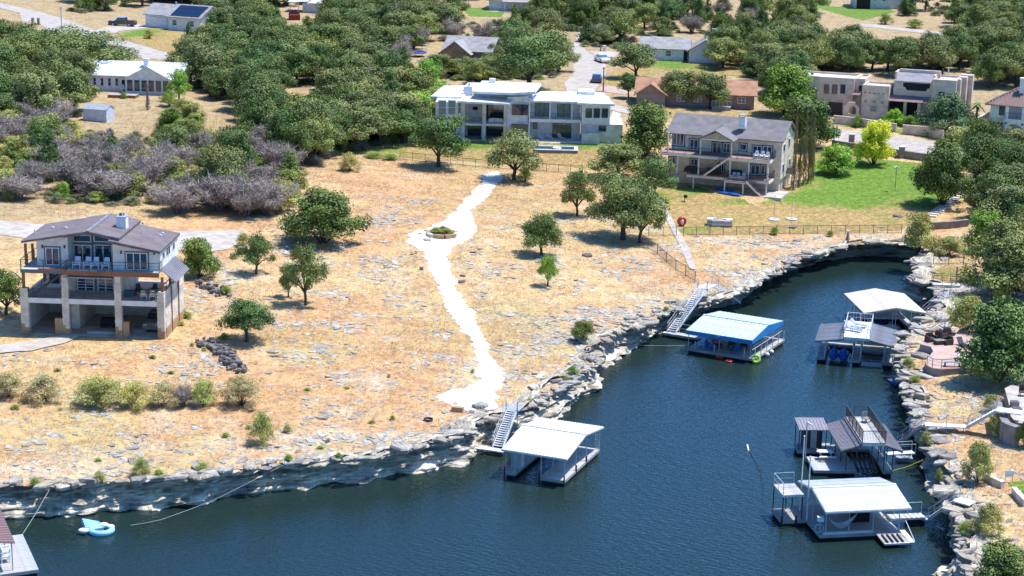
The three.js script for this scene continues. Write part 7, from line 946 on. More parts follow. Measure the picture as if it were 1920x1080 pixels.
  // slatted gangway towards the bank
  const ga = X(1540, 540, 0.75), gb = X(1880, 510, 0.75), gw = thing('gangway', 'slatted gangway from the hammock dock to the bank stairs', 'gangway', inWorld(g, 0, 0, 0), g.rotation.y); for (let k = 0; k < 14; k++) box(gw, 'slat', k % 2 ? M.white : M.deckLight, lerp(W, gb.x, k / 14), lerp(W, gb.x, (k + 1) / 14) - 0.05, 0.72, 0.78, gb.z - 1.0, gb.z); box(gw, 'frame', M.white, W, gb.x, 0.6, 0.715, gb.z - 1, gb.z); railing(gw, [V(W + 0.6, 0.78, gb.z - 1), V(gb.x, 0.78, gb.z - 1)], 0.9, M.pipe, { every: 1.4, fill: 0 }); box(gw, 'float', M.black, gb.x - 1.4, gb.x, -0.3, 0.35, gb.z - 0.9, gb.z - 0.1); box(gw, 'float_deck', M.white, gb.x + 0.02, gb.x + 0.7, 0.5, 0.58, gb.z - 1, gb.z);
}
// 7: maroon roof at the picture edge
{
  const z = Z(0, 810, 4), a = at(...z(290, 1030), 0.5), b = at(...z(170, 765), 0.5), d = b.clone().sub(a), g = thing('maroon_roof_dock', 'floating dock of pale square planks with maroon roof below the left cliff', 'dock', V(a.x, 0, a.z), Math.atan2(-d.x, -d.z)), L = d.length();
  const lx = (x, y, h) => { const [p, q] = onLevel(g, ...z(x, y), h); return V(p, h, q); };
  deckPad(g, -5.5, 0, -L, 0, 0.5, M.deckLight, 'x', 0.8); for (let i = 1; i < 6; i++) box(g, 'plank_joint_strip', M.deck, -i * 0.9 - 0.01, -i * 0.9 + 0.01, 0.5, 0.512, -L, 0); const e = 2.7, r = lx(112, 832, e); panelRoof(g, 'roof', M.redRoof, V(r.x, e, -L - 0.2), V(r.x, e, r.z), V(r.x - 5, e + 0.9, r.z), V(r.x - 5, e + 0.9, -L - 0.2), 0.7, 2); for (const zz of [r.z - 0.3, -L * 0.6]) postTo(g, M.pipe, r.x - 0.2, zz, 0.4, e);
  for (const [y, l] of [[925, 'nearest the roof post'], [970, 'nearest the dock corner']]) { const p = lx(40, y, 0.5); chair(inWorld(g, p.x, 0.515, p.z), g.rotation.y + 1.6, M.whiteMetal, 'dock_chair', 'white slatted chair under the maroon roof ' + l); }
  const r0 = inWorld(g, 0, 0.5, -L), r1 = at(...z(370, 432), 2.6), ro = part(scene, 'mooring_rope', M.rope, pipeGeo([r0, r0.clone().lerp(r1, 0.5).add(V(0, -0.1, 0)), r1], 0.022)); tag(ro, 'pale mooring rope from the maroon-roofed dock to the cliff', 'rope');
}
// ---------- stairs on the cliffs ----------
function cliffStairs(label, z, foot, fh, head, hh, w, n, o = {}) {
  const a = at(...z(...foot), fh), b = at(...z(...head), hh), g = thing('metal_stairs', label, 'stairs', V(a.x, 0, a.z)), off = V(a.x, 0, a.z); const A = a.clone().sub(off), B = b.clone().sub(off); stairs(g, A, B, w, n, o.m ?? M.whiteMetal, { rail: M.pipe, tread: o.tread ?? M.whiteMetal, deep: 0.2 });
  const f = V(B.x - A.x, 0, B.z - A.z).normalize(); if (o.top) { const q = B.clone().addScaledVector(f, o.top / 2), s = V(f.z, 0, -f.x); plate(g, 'landing', o.land ?? M.galv, [B.clone().addScaledVector(s, -w * 0.7), B.clone().addScaledVector(s, w * 0.7), B.clone().addScaledVector(s, w * 0.7).addScaledVector(f, o.top), B.clone().addScaledVector(s, -w * 0.7).addScaledVector(f, o.top)].map((p) => p.add(V(0, 0.12, 0))), 0.1); for (const k of [-1, 1]) bar(g, 'landing_post', M.pipe, B.clone().addScaledVector(s, k * w * 0.6).add(V(0, -1.6, 0)), B.clone().addScaledVector(s, k * w * 0.6).add(V(0, 1.05, 0)), 0.06, 0.06); }
  if (o.foot) { const s = V(f.z, 0, -f.x); plate(g, 'foot_platform', M.white, [A.clone().addScaledVector(s, -w * 0.8), A.clone().addScaledVector(s, w * 0.8 + (o.side ?? 0)), A.clone().addScaledVector(s, w * 0.8 + (o.side ?? 0)).addScaledVector(f, -o.foot), A.clone().addScaledVector(s, -w * 0.8).addScaledVector(f, -o.foot)], 0.12); }
  return g;
}
const z1 = Z(900, 750, 6.354), z2 = Z(1240, 520, 6.354), z3 = Z(1640, 480, 4.5), z4 = Z(1660, 700, 5.4), z5 = Z(1700, 880, 5.4);
cliffStairs('white metal stairs from the gravel path end down to the white-roofed slip', z1, [212, 572], 0.5, [378, 132], 2.9, 0.95, 17, { top: 1.3, foot: 0.8, side: 1.2 });
cliffStairs('long white metal stairs leading to the blue-skirt dock', z2, [118, 655], 0.5, [490, 140], 3.8, 1.0, 23, { top: 2.2, land: M.whiteMetal, foot: 0.6 });
cliffStairs('short metal stairs dropping from the landing into the shaded cove', z2, [905, 298], 0.3, [640, 95], 3.8, 0.8, 12, {});
cliffStairs('grey metal stairs from the bank to the beige-roofed dock', z3, [418, 505], 0.8, [605, 345], 2.7, 0.8, 12, { m: M.galv, top: 0.8 });
cliffStairs('grey metal stairs beside the pink terrace to the twin-roof dock', z3, [372, 722], 0.9, [575, 592], 2.5, 0.8, 11, { m: M.galv, top: 0.8 });
{
  cliffStairs('lower metal stairs from the brown-rail dock up the right bank', z4, [140, 702], 0.6, [392, 520], 2.9, 0.8, 12, { m: M.galv });
  const a = at(...z4(392, 518), 3.0), b = at(...z4(828, 540), 3.0), g = thing('bank_walkway', 'level white metal walkway joining the two flights on the right bank', 'walkway', a), d = b.clone().sub(a); bar(g, 'walkway', M.whiteMetal, V(0, 0, 0), d, 0.9, 0.1); const s = V(d.z, 0, -d.x).normalize().multiplyScalar(0.45); railing(g, [s.clone().negate(), d.clone().sub(s)], 0.95, M.pipe, { every: 2, fill: 1 }); for (let k = 0; k < 5; k++) { const p = d.clone().multiplyScalar(0.08 + k * 0.21); bar(g, 'support_post', M.pipe, p.clone().add(V(0, -1.6, 0)), p, 0.06, 0.06); }
  cliffStairs('upper metal stairs from the walkway to the high terrace', z4, [832, 538], 3.0, [1128, 372], 4.9, 0.9, 11, { m: M.galv, top: 2.2, land: M.white });
}
cliffStairs('metal stairs from the cliff to the slatted gangway', z5, [245, 492], 0.6, [505, 312], 2.7, 0.85, 12, { m: M.galv, top: 1.4, land: M.white });

// ---------- floats, ropes, pole ----------
{
  const p = at(180, 996, 0), t = thing('inflatable_lounge', 'pale blue inflatable lounge island with a reclining mat on the water', 'inflatable', V(p.x, 0, p.z), -0.1);
  const r = new THREE.TorusGeometry(0.8, 0.24, 10, 28); r.rotateX(Math.PI / 2); r.scale(1, 1, 0.95); r.translate(0.5, 0.18, 0.15); part(t, 'ring', M.cyan, r); const mt = plate(t, 'mat', M.cyan, [V(-1.35, 0.7, -0.75), V(-0.3, 0.3, -1.35), V(0.6, 0.25, -0.35), V(-0.6, 0.22, 0.45)], 0.22); for (let k = 1; k < 5; k++) bar(mt, 'mat_ridge', M.cyan, V(-1.35, 0.72, -0.75).lerp(V(-0.6, 0.24, 0.45), k / 5), V(-0.3, 0.32, -1.35).lerp(V(0.6, 0.27, -0.35), k / 5), 0.12, 0.08);
  for (const [x, z, s] of [[-0.75, 0.75, 0.42], [0.45, -0.62, 0.4], [1.05, -0.4, 0.34]]) { const c = new THREE.SphereGeometry(s, 14, 10); c.scale(1, 0.5, 0.7); c.translate(x, 0.3, z); part(t, 'cushion', M.white, c); } const b = new THREE.CylinderGeometry(0.36, 0.36, 0.06, 18); b.translate(0.35, 0.2, 0.25); part(t, 'mesh_seat', mat(0.05, 0.08, 0.16), b);
  const a = at(245, 985, 0.1), e = at(535, 870, 2.4), ro = part(scene, 'mooring_rope', M.rope, pipeGeo([a, at(300, 975, 0.25), at(400, 938, 0.8), e], 0.018)); tag(ro, 'long thin rope from the inflatable lounge to the cliff', 'rope');
  const q = at(1404, 845, 0), q2 = at(1401, 834, 0.25), c = thing('mooring_pole', 'white slanting pole end sticking out of the open water', 'pole', V(q.x, 0, q.z)); bar(c, 'white_tip', M.white, V(0, -0.1, 0), q2.clone().sub(V(q.x, 0, q.z)), 0.12, 0.12); const k = at(1453, 912, 2.2); part(c, 'cable', M.darkMetal, pipeGeo([V(0, 0, 0), at(1430, 885, 0.3).sub(V(q.x, 0, q.z)), k.sub(V(q.x, 0, q.z))], 0.025));
  const m0 = at(1168, 646, 0.3), m1 = at(1290, 648, 0.3), mr = part(scene, 'mooring_rope', M.rope, pipeGeo([m0, m0.clone().lerp(m1, 0.5).add(V(0, -0.08, 0)), m1], 0.018)); tag(mr, 'level mooring line from the cliff to the blue-skirt dock', 'rope');
}
// ---------- fences ----------
function fence(label, pts, h = 1.2, m = M.darkMetal) {
  const P = pts.map(([x, y]) => T(x, y)), g = thing('iron_fence', label, 'fence', P[0]), o = P[0];
  for (let i = 0; i < P.length; i++) { const p = P[i].clone().sub(o); bar(g, 'post', m, p.clone().add(V(0, -0.2, 0)), p.clone().add(V(0, h + 0.06, 0)), 0.07, 0.07); if (i) { const q = P[i - 1].clone().sub(o); for (const k of [h, 0.15]) bar(g, 'rail', m, q.clone().add(V(0, k, 0)), p.clone().add(V(0, k, 0)), 0.045, 0.045); const t = [], n = Math.round(p.distanceTo(q) / 0.18); for (let j = 1; j < n; j++) { const c = q.clone().lerp(p, j / n); t.push(barGeo(c.clone().add(V(0, 0.1, 0)), c.clone().add(V(0, h, 0)), 0.018, 0.018)); } if (t.length) part(g, 'pickets', m, t, { kind: 'stuff' }); } }
}
const along = (a, b, n) => Array.from({ length: n + 1 }, (_, i) => [lerp(a[0], b[0], i / n), lerp(a[1], b[1], i / n)]);
fence('dark wire fence behind the gravel path before the white modern house', [...along([750, 300], [915, 316], 7), ...along([935, 317], [1092, 326], 7)]); fence('long dark iron fence between the dry lawn and the cove', [[1216, 443], [1243, 443], [1268, 443]]); fence('long dark iron fence along the lawn above the cove', [...along([1281, 443], [1480, 440], 8), ...along([1506, 440], [1690, 438], 7)]); fence('slanting dark iron fence beside the lower concrete walk', [[1200, 455], [1215, 467], [1232, 477], [1249, 492], [1267, 507], [1285, 517], [1303, 529]], 1.25, M.brownMetal); fence('short dark fence at the flat yard beside the cove', [[1750, 496], [1778, 497], [1806, 495], [1828, 500]]);
// ---------- stones ----------
const RS = mulberry(515);
const pathPoly = [[760, 440], [900, 325], [945, 325], [895, 400], [890, 445], [845, 480], [900, 610], [950, 700], [930, 772], [815, 748], [890, 700], [840, 590], [790, 470]];
function rock(geo, m, p, s, sy, name, label, group, cat = 'rock') { const t = part(scene, name, m, geo); t.position.copy(p); t.rotation.set((RS() - 0.5) * 0.25, RS() * 6.28, (RS() - 0.5) * 0.25); t.scale.set(s, s * sy, s * (0.6 + 0.5 * RS())); tag(t, label, cat, group); return t; }
for (let k = 0, n = 0; k < 6000 && n < 285; k++) {
  const x = RS() * 1330, y = 470 + RS() * 440; if (inPoly(x, y, pathPoly)) continue; const p = T(x, y), d = bil(rough, p.x, p.z); if (d < 1.6 || d > 42) continue; if (x < 345 && y > 560 && y < 650 && x > 30) continue;
  const c = fbm(p.x / 5, p.z / 5, 201, 2); if (RS() > 0.25 + 1.4 * c + 0.5 * sstep(16, 2, d)) continue; if (y < 560 && x < 900 && RS() < 0.8) continue;
  rock(slabs[Math.floor(RS() * slabs.length)], rockTones[Math.floor(RS() * 4)], p.add(V(0, -0.05, 0)), 0.45 + 1.1 * RS() * RS(), 0.45, 'limestone_rock', 'flat pale limestone slab bedded in the dry slope', 'limestone slabs on the dry slope'); n++;
}
for (let n = 0, k = 0; k < 1500 && n < 60; k++) { const x = 1690 + RS() * 230, y = 640 + RS() * 430, p = T(x, y), d = bil(rough, p.x, p.z); if (d < 1 || d > 14) continue; rock(slabs[Math.floor(RS() * slabs.length)], rockTones[Math.floor(RS() * 4)], p.add(V(0, -0.04, 0)), 0.5 + 1.2 * RS() * RS(), 0.5, 'limestone_rock', 'flat grey limestone slab on the right bank ledges', 'limestone slabs on the right bank'); n++; }
for (let n = 0; n < 26; n++) { const p = T(1330 + RS() * 330, 446 + RS() * 50); const d = bil(rough, p.x, p.z); if (d < 1) continue; rock(slabs[Math.floor(RS() * slabs.length)], rockTones[Math.floor(RS() * 4)], p.add(V(0, -0.05, 0)), 0.5 + 1.0 * RS(), 0.45, 'limestone_rock', 'flat limestone slab between the long fence and the cove', 'limestone slabs above the cove'); }
const darkRock = [mat(0.17, 0.155, 0.15, { map: rockMat.map, roughness: 0.95 }), mat(0.25, 0.23, 0.225, { map: rockMat.map, roughness: 0.95 }), mat(0.36, 0.33, 0.32, { map: rockMat.map, roughness: 0.95 })];
function pile(n, path, w, label, group) { for (let i = 0; i < n; i++) { const t = RS() * (path.length - 1), j = Math.min(path.length - 2, Math.floor(t)), [ax, ay] = path[j], [bx, by] = path[j + 1], x = lerp(ax, bx, t - j) + (RS() - 0.5) * w, y = lerp(ay, by, t - j) + (RS() - 0.5) * w * 0.42, p = T(x, y); p.y += 0.25 * RS() * RS(); rock(lumps[Math.floor(RS() * lumps.length)], darkRock[Math.floor(RS() * 3)], p, 0.35 + 0.45 * RS(), 0.8, 'pile_rock', label, group); } }
pile(48, [[372, 532], [395, 543], [425, 556]], 22, 'dark grey boulder in the small pile behind the balcony house', 'boulders of the small pile'); pile(150, [[375, 643], [405, 650], [420, 662], [432, 682], [447, 700]], 30, 'dark grey boulder in the long rock line on the slope', 'boulders of the long rock line');
// planter of hewn blocks on the gravel
{
  const p = T(829, 441), t = thing('stone_planter', 'ring of hewn tan stone blocks planted with low shrubs on the gravel', 'planter', p), r = 1.75; for (let i = 0; i < 8; i++) { const a = i / 8 * 6.283 + 0.2, g = boxGeo(-0.62, 0.62, -0.05, 0.42, -0.22, 0.22); g.rotateY(-a + Math.PI / 2); g.translate(Math.cos(a) * r, 0, Math.sin(a) * r); part(t, 'stone_block', i % 3 ? M.limestoneTan : M.limestone, g); } const s = new THREE.CylinderGeometry(r - 0.2, r - 0.2, 0.3, 12); s.translate(0, 0.16, 0); part(t, 'soil', M.deckDark, s);
  for (const [x, z, m, l] of [[-0.7, 0.1, GREENS[1], 'yellow-green low shrub in the stone planter'], [0.7, 0.2, GREENS[0], 'grey-olive low shrub in the stone planter'], [0, -0.7, LEAF.oak[1], 'dark low shrub at the back of the stone planter']]) tree('scrub', m, p.clone().add(V(x, 0.28, z)), 1.9, 0.85, 'planter_shrub', l, 'shrub');
  for (const [x, y, s, sy, l] of [[800, 450, 1.5, 0.35, 'large flat round stone beside the stone planter'], [788, 439, 0.7, 0.5, 'small tan stone beside the stone planter'], [799, 433, 0.8, 0.6, 'reddish stone behind the stone planter'], [790, 506, 0.6, 0.9, 'round dark stone at the edge of the gravel path'], [867, 518, 0.9, 0.6, 'dark split rock beside the gravel path'], [866, 529, 1.0, 0.6, 'second dark split rock beside the gravel path'], [1100, 480, 1.7, 0.5, 'large dark weathered rock below the twin-trunk oaks'], [1122, 492, 1.5, 0.3, 'flat white slab below the twin-trunk oaks'], [1683, 406, 2.0, 0.3, 'long flat white rock on the lawn under the dark tree'], [1485, 426, 2.0, 0.3, 'long flat white rock at the long iron fence'], [1650, 426, 1.0, 0.3, 'small flat white rock at the long iron fence'], [1870, 283, 2.6, 0.3, 'low white boulder on the lawn of the tiled house']]) rock(y === 506 ? lumps[1] : slabs[2], /dark/.test(l) ? darkRock[1] : /reddish|tan/.test(l) ? M.limestoneTan : rockTones[1], T(x, y), s, sy, 'boulder', l);
  for (const [x, y, w, m, l] of [[858, 771, 1.05, M.limestoneTan, 'hewn orange stone block at the end of the gravel path'], [886, 776, 0.5, M.limestone, 'hewn pale stone block at the end of the gravel path']]) { const q = part(scene, 'hewn_block', m, boxGeo(-w / 2, w / 2, -0.08, 0.42, -0.25, 0.25)); q.position.copy(T(x, y)); q.rotation.y = -0.25; tag(q, l, 'stone block'); }
  const f = T(803, 789), ft = thing('fire_ring', 'rusty steel fire ring on the dry slope above the cliff', 'fire ring', f), rg = new THREE.LatheGeometry([[0.38, 0], [0.42, 0], [0.42, 0.22], [0.38, 0.22], [0.38, 0]].map(([a, b]) => new THREE.Vector2(a, b)), 22); part(ft, 'ring', mat(0.10, 0.055, 0.035), rg); const as = new THREE.CylinderGeometry(0.37, 0.37, 0.04, 18); as.translate(0, 0.02, 0); part(ft, 'ash_bed', M.stoneGrey, as);
}
// ---------- yard things ----------
{
  for (const [x, y, l] of [[1451, 413, 'nearer the block firepit'], [1484, 412, 'farther from the block firepit']]) { const t = thing('net_pole_base', 'white tyre base with tall thin pole on the lawn, ' + l, 'pole', T(x, y)); const r = new THREE.TorusGeometry(0.55, 0.2, 8, 22); r.rotateX(Math.PI / 2); r.scale(1, 0.6, 1); r.translate(0, 0.12, 0); part(t, 'tyre', M.white, r); cyl(t, 'pole', M.pipe, 0, 0, 3.4, 0, 0.03); }
  { const t = thing('birdhouse', 'white birdhouse on a thin pole on the green lawn', 'birdhouse', T(1678, 358)); cyl(t, 'pole', M.darkMetal, 0, 0, 3.2, 0, 0.04); box(t, 'house', M.white, -0.22, 0.22, 3.2, 3.45, -0.2, 0.2); gableWall(t, 'roof', M.white, -0.3, 0.3, 0, 3.45, 3.65, 0.22, 0.44); }
  { const p = T(1589, 453), t = thing('stone_cairn', 'small lighthouse-shaped stone cairn on the cliff above the cove', 'cairn', p); const q = new THREE.CylinderGeometry(0.12, 0.34, 1.3, 9); q.translate(0, 0.6, 0); part(t, 'tower', M.stoneGrey, q); const c = new THREE.CylinderGeometry(0.16, 0.14, 0.22, 8); c.translate(0, 1.36, 0); part(t, 'lantern_top', M.white, c); }
  { const t = thing('red_lawn_tube', 'big red inflatable tube standing beside the concrete walk', 'inflatable', T(1278, 424), 0.2); const r = new THREE.TorusGeometry(0.42, 0.24, 10, 24); r.translate(0, 0.66, 0); part(t, 'ring', M.red, r); const s = new THREE.SphereGeometry(0.24, 10, 8); s.scale(0.8, 1.6, 0.6); s.translate(0.02, 0.6, 0.2); part(t, 'white_panel', M.white, s); }
  { const p = T(1350, 424), t = thing('block_firepit', 'horseshoe of grey concrete blocks on the dry lawn', 'firepit', p, -0.1); for (const [x, z, a, b] of [[-1.35, -0.2, 0.4, 1.0], [1.2, -0.2, 0.4, 1.0], [0.05, 0.25, 0.5, 0.5], [-0.9, -0.9, 0.5, 0.4], [0.75, -0.9, 0.5, 0.4], [-0.75, 0.35, 0.4, 0.4], [0.85, 0.35, 0.4, 0.4]]) for (let k = 0; k < 4; k++) box(t, 'block', k % 2 ? M.stoneWhite : M.concrete, x - a + 0.02 * (k % 2), x + a, k * 0.22, k * 0.22 + 0.21, z - b / 2 + 0.02 * ((k + 1) % 2), z + b / 2); box(t, 'slab_top', M.white, -1.75, -0.95, 0.88, 0.95, -0.75, 0.35); box(t, 'slab_top', M.white, 0.8, 1.6, 0.88, 0.95, -0.75, 0.35); }
  { const t = thing('kettle_grill', 'black kettle grill standing on the dry lawn', 'grill', T(1285, 378)); const s = new THREE.SphereGeometry(0.32, 14, 10); s.scale(1, 0.8, 1); s.translate(0, 0.75, 0); part(t, 'kettle', M.black, s); for (let k = 0; k < 3; k++) { const a = k * 2.1; bar(t, 'leg', M.darkMetal, V(Math.cos(a) * 0.3, 0, Math.sin(a) * 0.3), V(Math.cos(a) * 0.15, 0.6, Math.sin(a) * 0.15), 0.03, 0.03); } }
  const kayak = (p, turn, m, l, L = 3.2) => { const t = thing('kayak', l, 'kayak', p, turn), q = new THREE.SphereGeometry(1, 18, 10); q.scale(0.36, 0.22, L / 2); q.translate(0, 0.2, 0); part(t, 'hull', m, q); const c = new THREE.TorusGeometry(0.24, 0.035, 6, 16); c.rotateX(Math.PI / 2); c.scale(1, 1, 1.7); c.translate(0, 0.40, 0.1); part(t, 'cockpit_rim', M.black, c); };
  kayak(T(1368, 366), 0.95, M.blue, 'blue kayak lying by the lower deck stairs, outer one', 3.8); kayak(T(1358, 358), 1.05, M.blue, 'blue kayak lying by the lower deck stairs, inner one', 3.4); kayak(T(1870, 536), 1.5, M.orange, 'orange kayak under the wide oak, front one', 2.6); kayak(T(1884, 531), 1.45, M.orange, 'orange kayak under the wide oak, rear one', 2.6); kayak(T(1893, 540), 1.3, M.red, 'red kayak under the wide oak', 2.2);
  for (const [x, y, w, h, l] of [[455, 476, 1.0, 0.75, 'green-grey utility box by the drive end'], [473, 478, 0.5, 0.9, 'pale utility pedestal beside the utility box'], [436, 482, 0.5, 0.4, 'low green utility box by the drive end']]) { const t = thing('utility_box', l, 'utility box', T(x, y), -0.2); box(t, 'cabinet', w > 0.9 ? mat(0.16, 0.19, 0.15) : M.galv, -w / 2, w / 2, -0.05, h, -w / 2.4, w / 2.4); box(t, 'lid', M.stoneGrey, -w / 2 - 0.03, w / 2 + 0.03, h, h + 0.05, -w / 2.4 - 0.03, w / 2.4 + 0.03); }
  for (const [x, y, h, l] of [[116, 62, 5.4, 'thin grey street pole beside the upper road'], [1131, 172, 4.5, 'brown wooden utility pole beside the parked blue car']]) { const t = thing('utility_pole', l, 'pole', T(x, y)); cyl(t, 'shaft', x < 200 ? M.galv : mat(0.16, 0.09, 0.06), 0, -0.2, h, 0, 0.13, 0.1); box(t, 'cross_arm', M.frameGrey, -0.3, 0.3, h - 0.25, h - 0.15, -0.05, 0.05); }
  { const t = thing('mailbox_stand', 'cluster of brown mailboxes on the dry road corner', 'mailbox', T(67, 46)); for (const x of [-0.6, 0.6]) { box(t, 'post', M.brick, x - 0.25, x + 0.25, -0.1, 1.2, -0.25, 0.25); box(t, 'box', M.galv, x - 0.3, x + 0.3, 1.2, 1.5, -0.3, 0.3); } }
  { const t = thing('mailbox', 'white brick mailbox at the kerb by the white car', 'mailbox', T(1133, 96)); box(t, 'pillar', M.white, -0.3, 0.3, -0.1, 1.1, -0.3, 0.3); box(t, 'cap', M.stoneWhite, -0.36, 0.36, 1.1, 1.2, -0.36, 0.36); const t2 = thing('fire_hydrant', 'rusty red hydrant beside the white mailbox', 'hydrant', T(1126, 96)); cyl(t2, 'barrel', M.cedar, 0, 0, 0.6, 0, 0.14); const s = new THREE.SphereGeometry(0.15, 8, 6); s.translate(0, 0.62, 0); part(t2, 'bonnet', M.cedar, s); }
  { const t = thing('trampoline', 'round trampoline with blue rim under the dark oaks', 'trampoline', T(785, 106)); const r = new THREE.TorusGeometry(1.5, 0.14, 8, 26); r.rotateX(Math.PI / 2); r.translate(0, 0.85, 0); part(t, 'rim', M.blue, r); const m = new THREE.CylinderGeometry(1.42, 1.42, 0.03, 26); m.translate(0, 0.84, 0); part(t, 'mat', M.black, m); for (let k = 0; k < 6; k++) { const a = k / 6 * 6.283; bar(t, 'leg', M.galv, V(Math.cos(a) * 1.45, 0, Math.sin(a) * 1.45), V(Math.cos(a) * 1.45, 0.8, Math.sin(a) * 1.45), 0.06, 0.06); bar(t, 'net_pole', M.blue, V(Math.cos(a) * 1.5, 0.9, Math.sin(a) * 1.5), V(Math.cos(a) * 1.5, 2.4, Math.sin(a) * 1.5), 0.04, 0.04); } }
}
// terraces and walls of the right bank
{
  const slab = (name, label, pts, h, th, m, edge) => { const P = pts.map(([x, y]) => at(x, y, h)), o = P[0].clone().setY(0), s = new THREE.Shape(P.map((p) => new THREE.Vector2(p.x - o.x, -(p.z - o.z)))), t = thing(name, label, 'terrace', o), e = new THREE.ExtrudeGeometry(s, { depth: 0.1, bevelEnabled: false }); e.rotateX(-Math.PI / 2); e.translate(0, h - 0.1, 0); part(t, 'paving', m, e); const w = new THREE.ExtrudeGeometry(s, { depth: th - 0.1, bevelEnabled: false }); w.rotateX(-Math.PI / 2); w.translate(0, h - th, 0); part(t, 'retaining_wall', edge, w); return { t, o, h }; };
  const ph = T(1760, 690).y + 0.75; const pk = slab('paved_terrace', 'pink paved terrace with curved stone edge under the massive oak', [[1725, 645], [1745, 650], [1750, 658], [1742, 668], [1735, 676], [1737, 684], [1748, 690], [1765, 692], [1800, 690], [1860, 690], [1862, 640], [1812, 612], [1798, 618], [1790, 630], [1770, 630], [1735, 632]], ph, 1.6, M.paver, M.stoneGrey);
  const H = pk.h; [[1745, 640, 0.4, 'nearest the dock stairs'], [1772, 628, 3.4, 'at the back'], [1776, 645, -1.2, 'facing the dock stairs'], [1764, 634, 2.2, 'beside the low table']].forEach(([x, y, tn, l]) => { const t = thing('wicker_armchair', 'brown wicker armchair on the pink terrace ' + l, 'armchair', at(x, y, H + 0.004), tn); box(t, 'seat', M.wicker, -0.4, 0.4, 0, 0.4, -0.38, 0.42); box(t, 'backrest', M.wicker, -0.4, 0.4, 0.4, 0.85, -0.4, -0.25); for (const k of [-1, 1]) box(t, 'armrest', M.wicker, k > 0 ? 0.401 : -0.52, k > 0 ? 0.52 : -0.401, 0, 0.62, -0.4, 0.42); });
  { const t = thing('wicker_table', 'low brown wicker table between the terrace armchairs', 'table', at(1761, 645, H + 0.004), 0.3); box(t, 'base', M.wicker, -0.5, 0.5, 0, 0.42, -0.35, 0.35); box(t, 'glass_top', M.stoneGrey, -0.54, 0.54, 0.42, 0.46, -0.39, 0.39); } { const t = thing('terrace_bench', 'grey slatted bench at the edge of the pink terrace', 'bench', at(1785, 687, H + 0.004), -0.05); for (let k = 0; k < 3; k++) box(t, 'slat', M.galv, -0.8, 0.8, 0.42, 0.46, -0.3 + k * 0.2, -0.15 + k * 0.2); for (const x of [-0.7, 0.7]) box(t, 'leg', M.darkMetal, x - 0.04, x + 0.04, 0, 0.42, -0.28, 0.28); } for (const [x, y, l] of [[1803, 648, 'dark'], [1803, 674, 'pale']]) { const t = thing('sun_lounger', l + ' sun lounger on the pink terrace beside the oak', 'lounge chair', at(x, y, H + 0.004), 0.3); box(t, 'seat', l === 'dark' ? M.darkMetal : M.white, -0.3, 0.3, 0.2, 0.3, -0.2, 1.0); plate(t, 'backrest', l === 'dark' ? M.darkMetal : M.white, [V(-0.3, 0.28, -0.2), V(0.3, 0.28, -0.2), V(0.3, 0.8, -0.6), V(-0.3, 0.8, -0.6)], 0.06); for (const k of [-0.1, 0.9]) box(t, 'leg_frame', M.galv, -0.26, 0.26, 0, 0.2, k, k + 0.05); }
  const pr = [[1738, 684], [1748, 689], [1765, 691], [1790, 689]].map(([x, y]) => at(x, y, H)); const rl = thing('terrace_rail', 'thin dark rail along the curved edge of the pink terrace', 'railing', pr[0]); railing(rl, pr.map((p) => p.clone().sub(pr[0])), 0.9, M.darkMetal, { every: 1.5, fill: 2 });
  slab('upper_terrace', 'pale raised terrace above the tall rough stone wall', [[1884, 728], [1895, 722], [1960, 726], [1960, 800], [1905, 792], [1895, 780], [1892, 758]], T(1900, 790).y + 1.3, 2.6, M.concrete, M.stoneGrey); { const h = T(1900, 790).y + 1.3; for (const [x, y, l] of [[1902, 762, 'nearer the stairs'], [1907, 774, 'farther from the stairs']]) { const t = thing('planter_box', 'stone planter box on the pale raised terrace, ' + l, 'planter', at(x, y, h + 0.004)); box(t, 'box', M.stoneGrey, -0.35, 0.35, 0, 0.5, -0.3, 0.3); box(t, 'soil', M.deckDark, -0.28, 0.28, 0.5, 0.52, -0.23, 0.23); } const t = thing('terrace_chair', 'dark chair at the edge of the pale raised terrace', 'chair', at(1917, 742, h + 0.004)); box(t, 'seat', M.wicker, -0.3, 0.3, 0.35, 0.45, -0.3, 0.3); box(t, 'backrest', M.wicker, -0.3, 0.3, 0.45, 1, -0.3, -0.22); for (const [a, b] of [[-0.25, -0.25], [0.25, -0.25], [-0.25, 0.25], [0.25, 0.25]]) box(t, 'leg', M.wicker, a - 0.03, a + 0.03, 0, 0.35, b - 0.03, b + 0.03); }
  wallPxFn('rough_stone_wall', 'tall rough stone wall below the pale raised terrace', [[1868, 790], [1872, 812], [1884, 830], [1905, 838]], 1.8, M.stoneGrey, 0.6); wallPxFn('curved_stone_wall', 'low curved stone wall beside the tall feathery bush', [[1845, 898], [1862, 908], [1880, 916]], 0.55, M.limestone, 0.35); wallPxFn('curved_stone_wall', 'low curved stone wall end around the small green lawn', [[1900, 926], [1910, 938], [1922, 950]], 0.55, M.limestone, 0.35); wallPxFn('retaining_wall', 'curved dark stone retaining wall below the oak above the cove', [[1814, 374], [1828, 384], [1850, 392], [1878, 398], [1905, 404]], 1.3, M.stoneGrey, 0.4); wallPxFn('terrace_wall', 'flat-topped stone terrace wall at the head of the cove', [[1742, 430], [1780, 428], [1814, 424]], 0.9, M.stoneGrey, 0.5);
  { const a = T(1746, 406), b = T(1836, 338), g = thing('stone_steps', 'stone steps climbing from the cove to the lakeside gate', 'steps', a), d = b.clone().sub(a); for (let i = 0; i < 22; i++) { const p = d.clone().multiplyScalar(i / 21), s = boxGeo(-0.75, 0.75, -0.2, 0.14, -0.32, 0.32); s.rotateY(Math.atan2(d.x, d.z)); s.translate(p.x, p.y + 0.04, p.z); part(g, 'step', i % 3 ? M.limestone : M.stoneWhite, s); } }
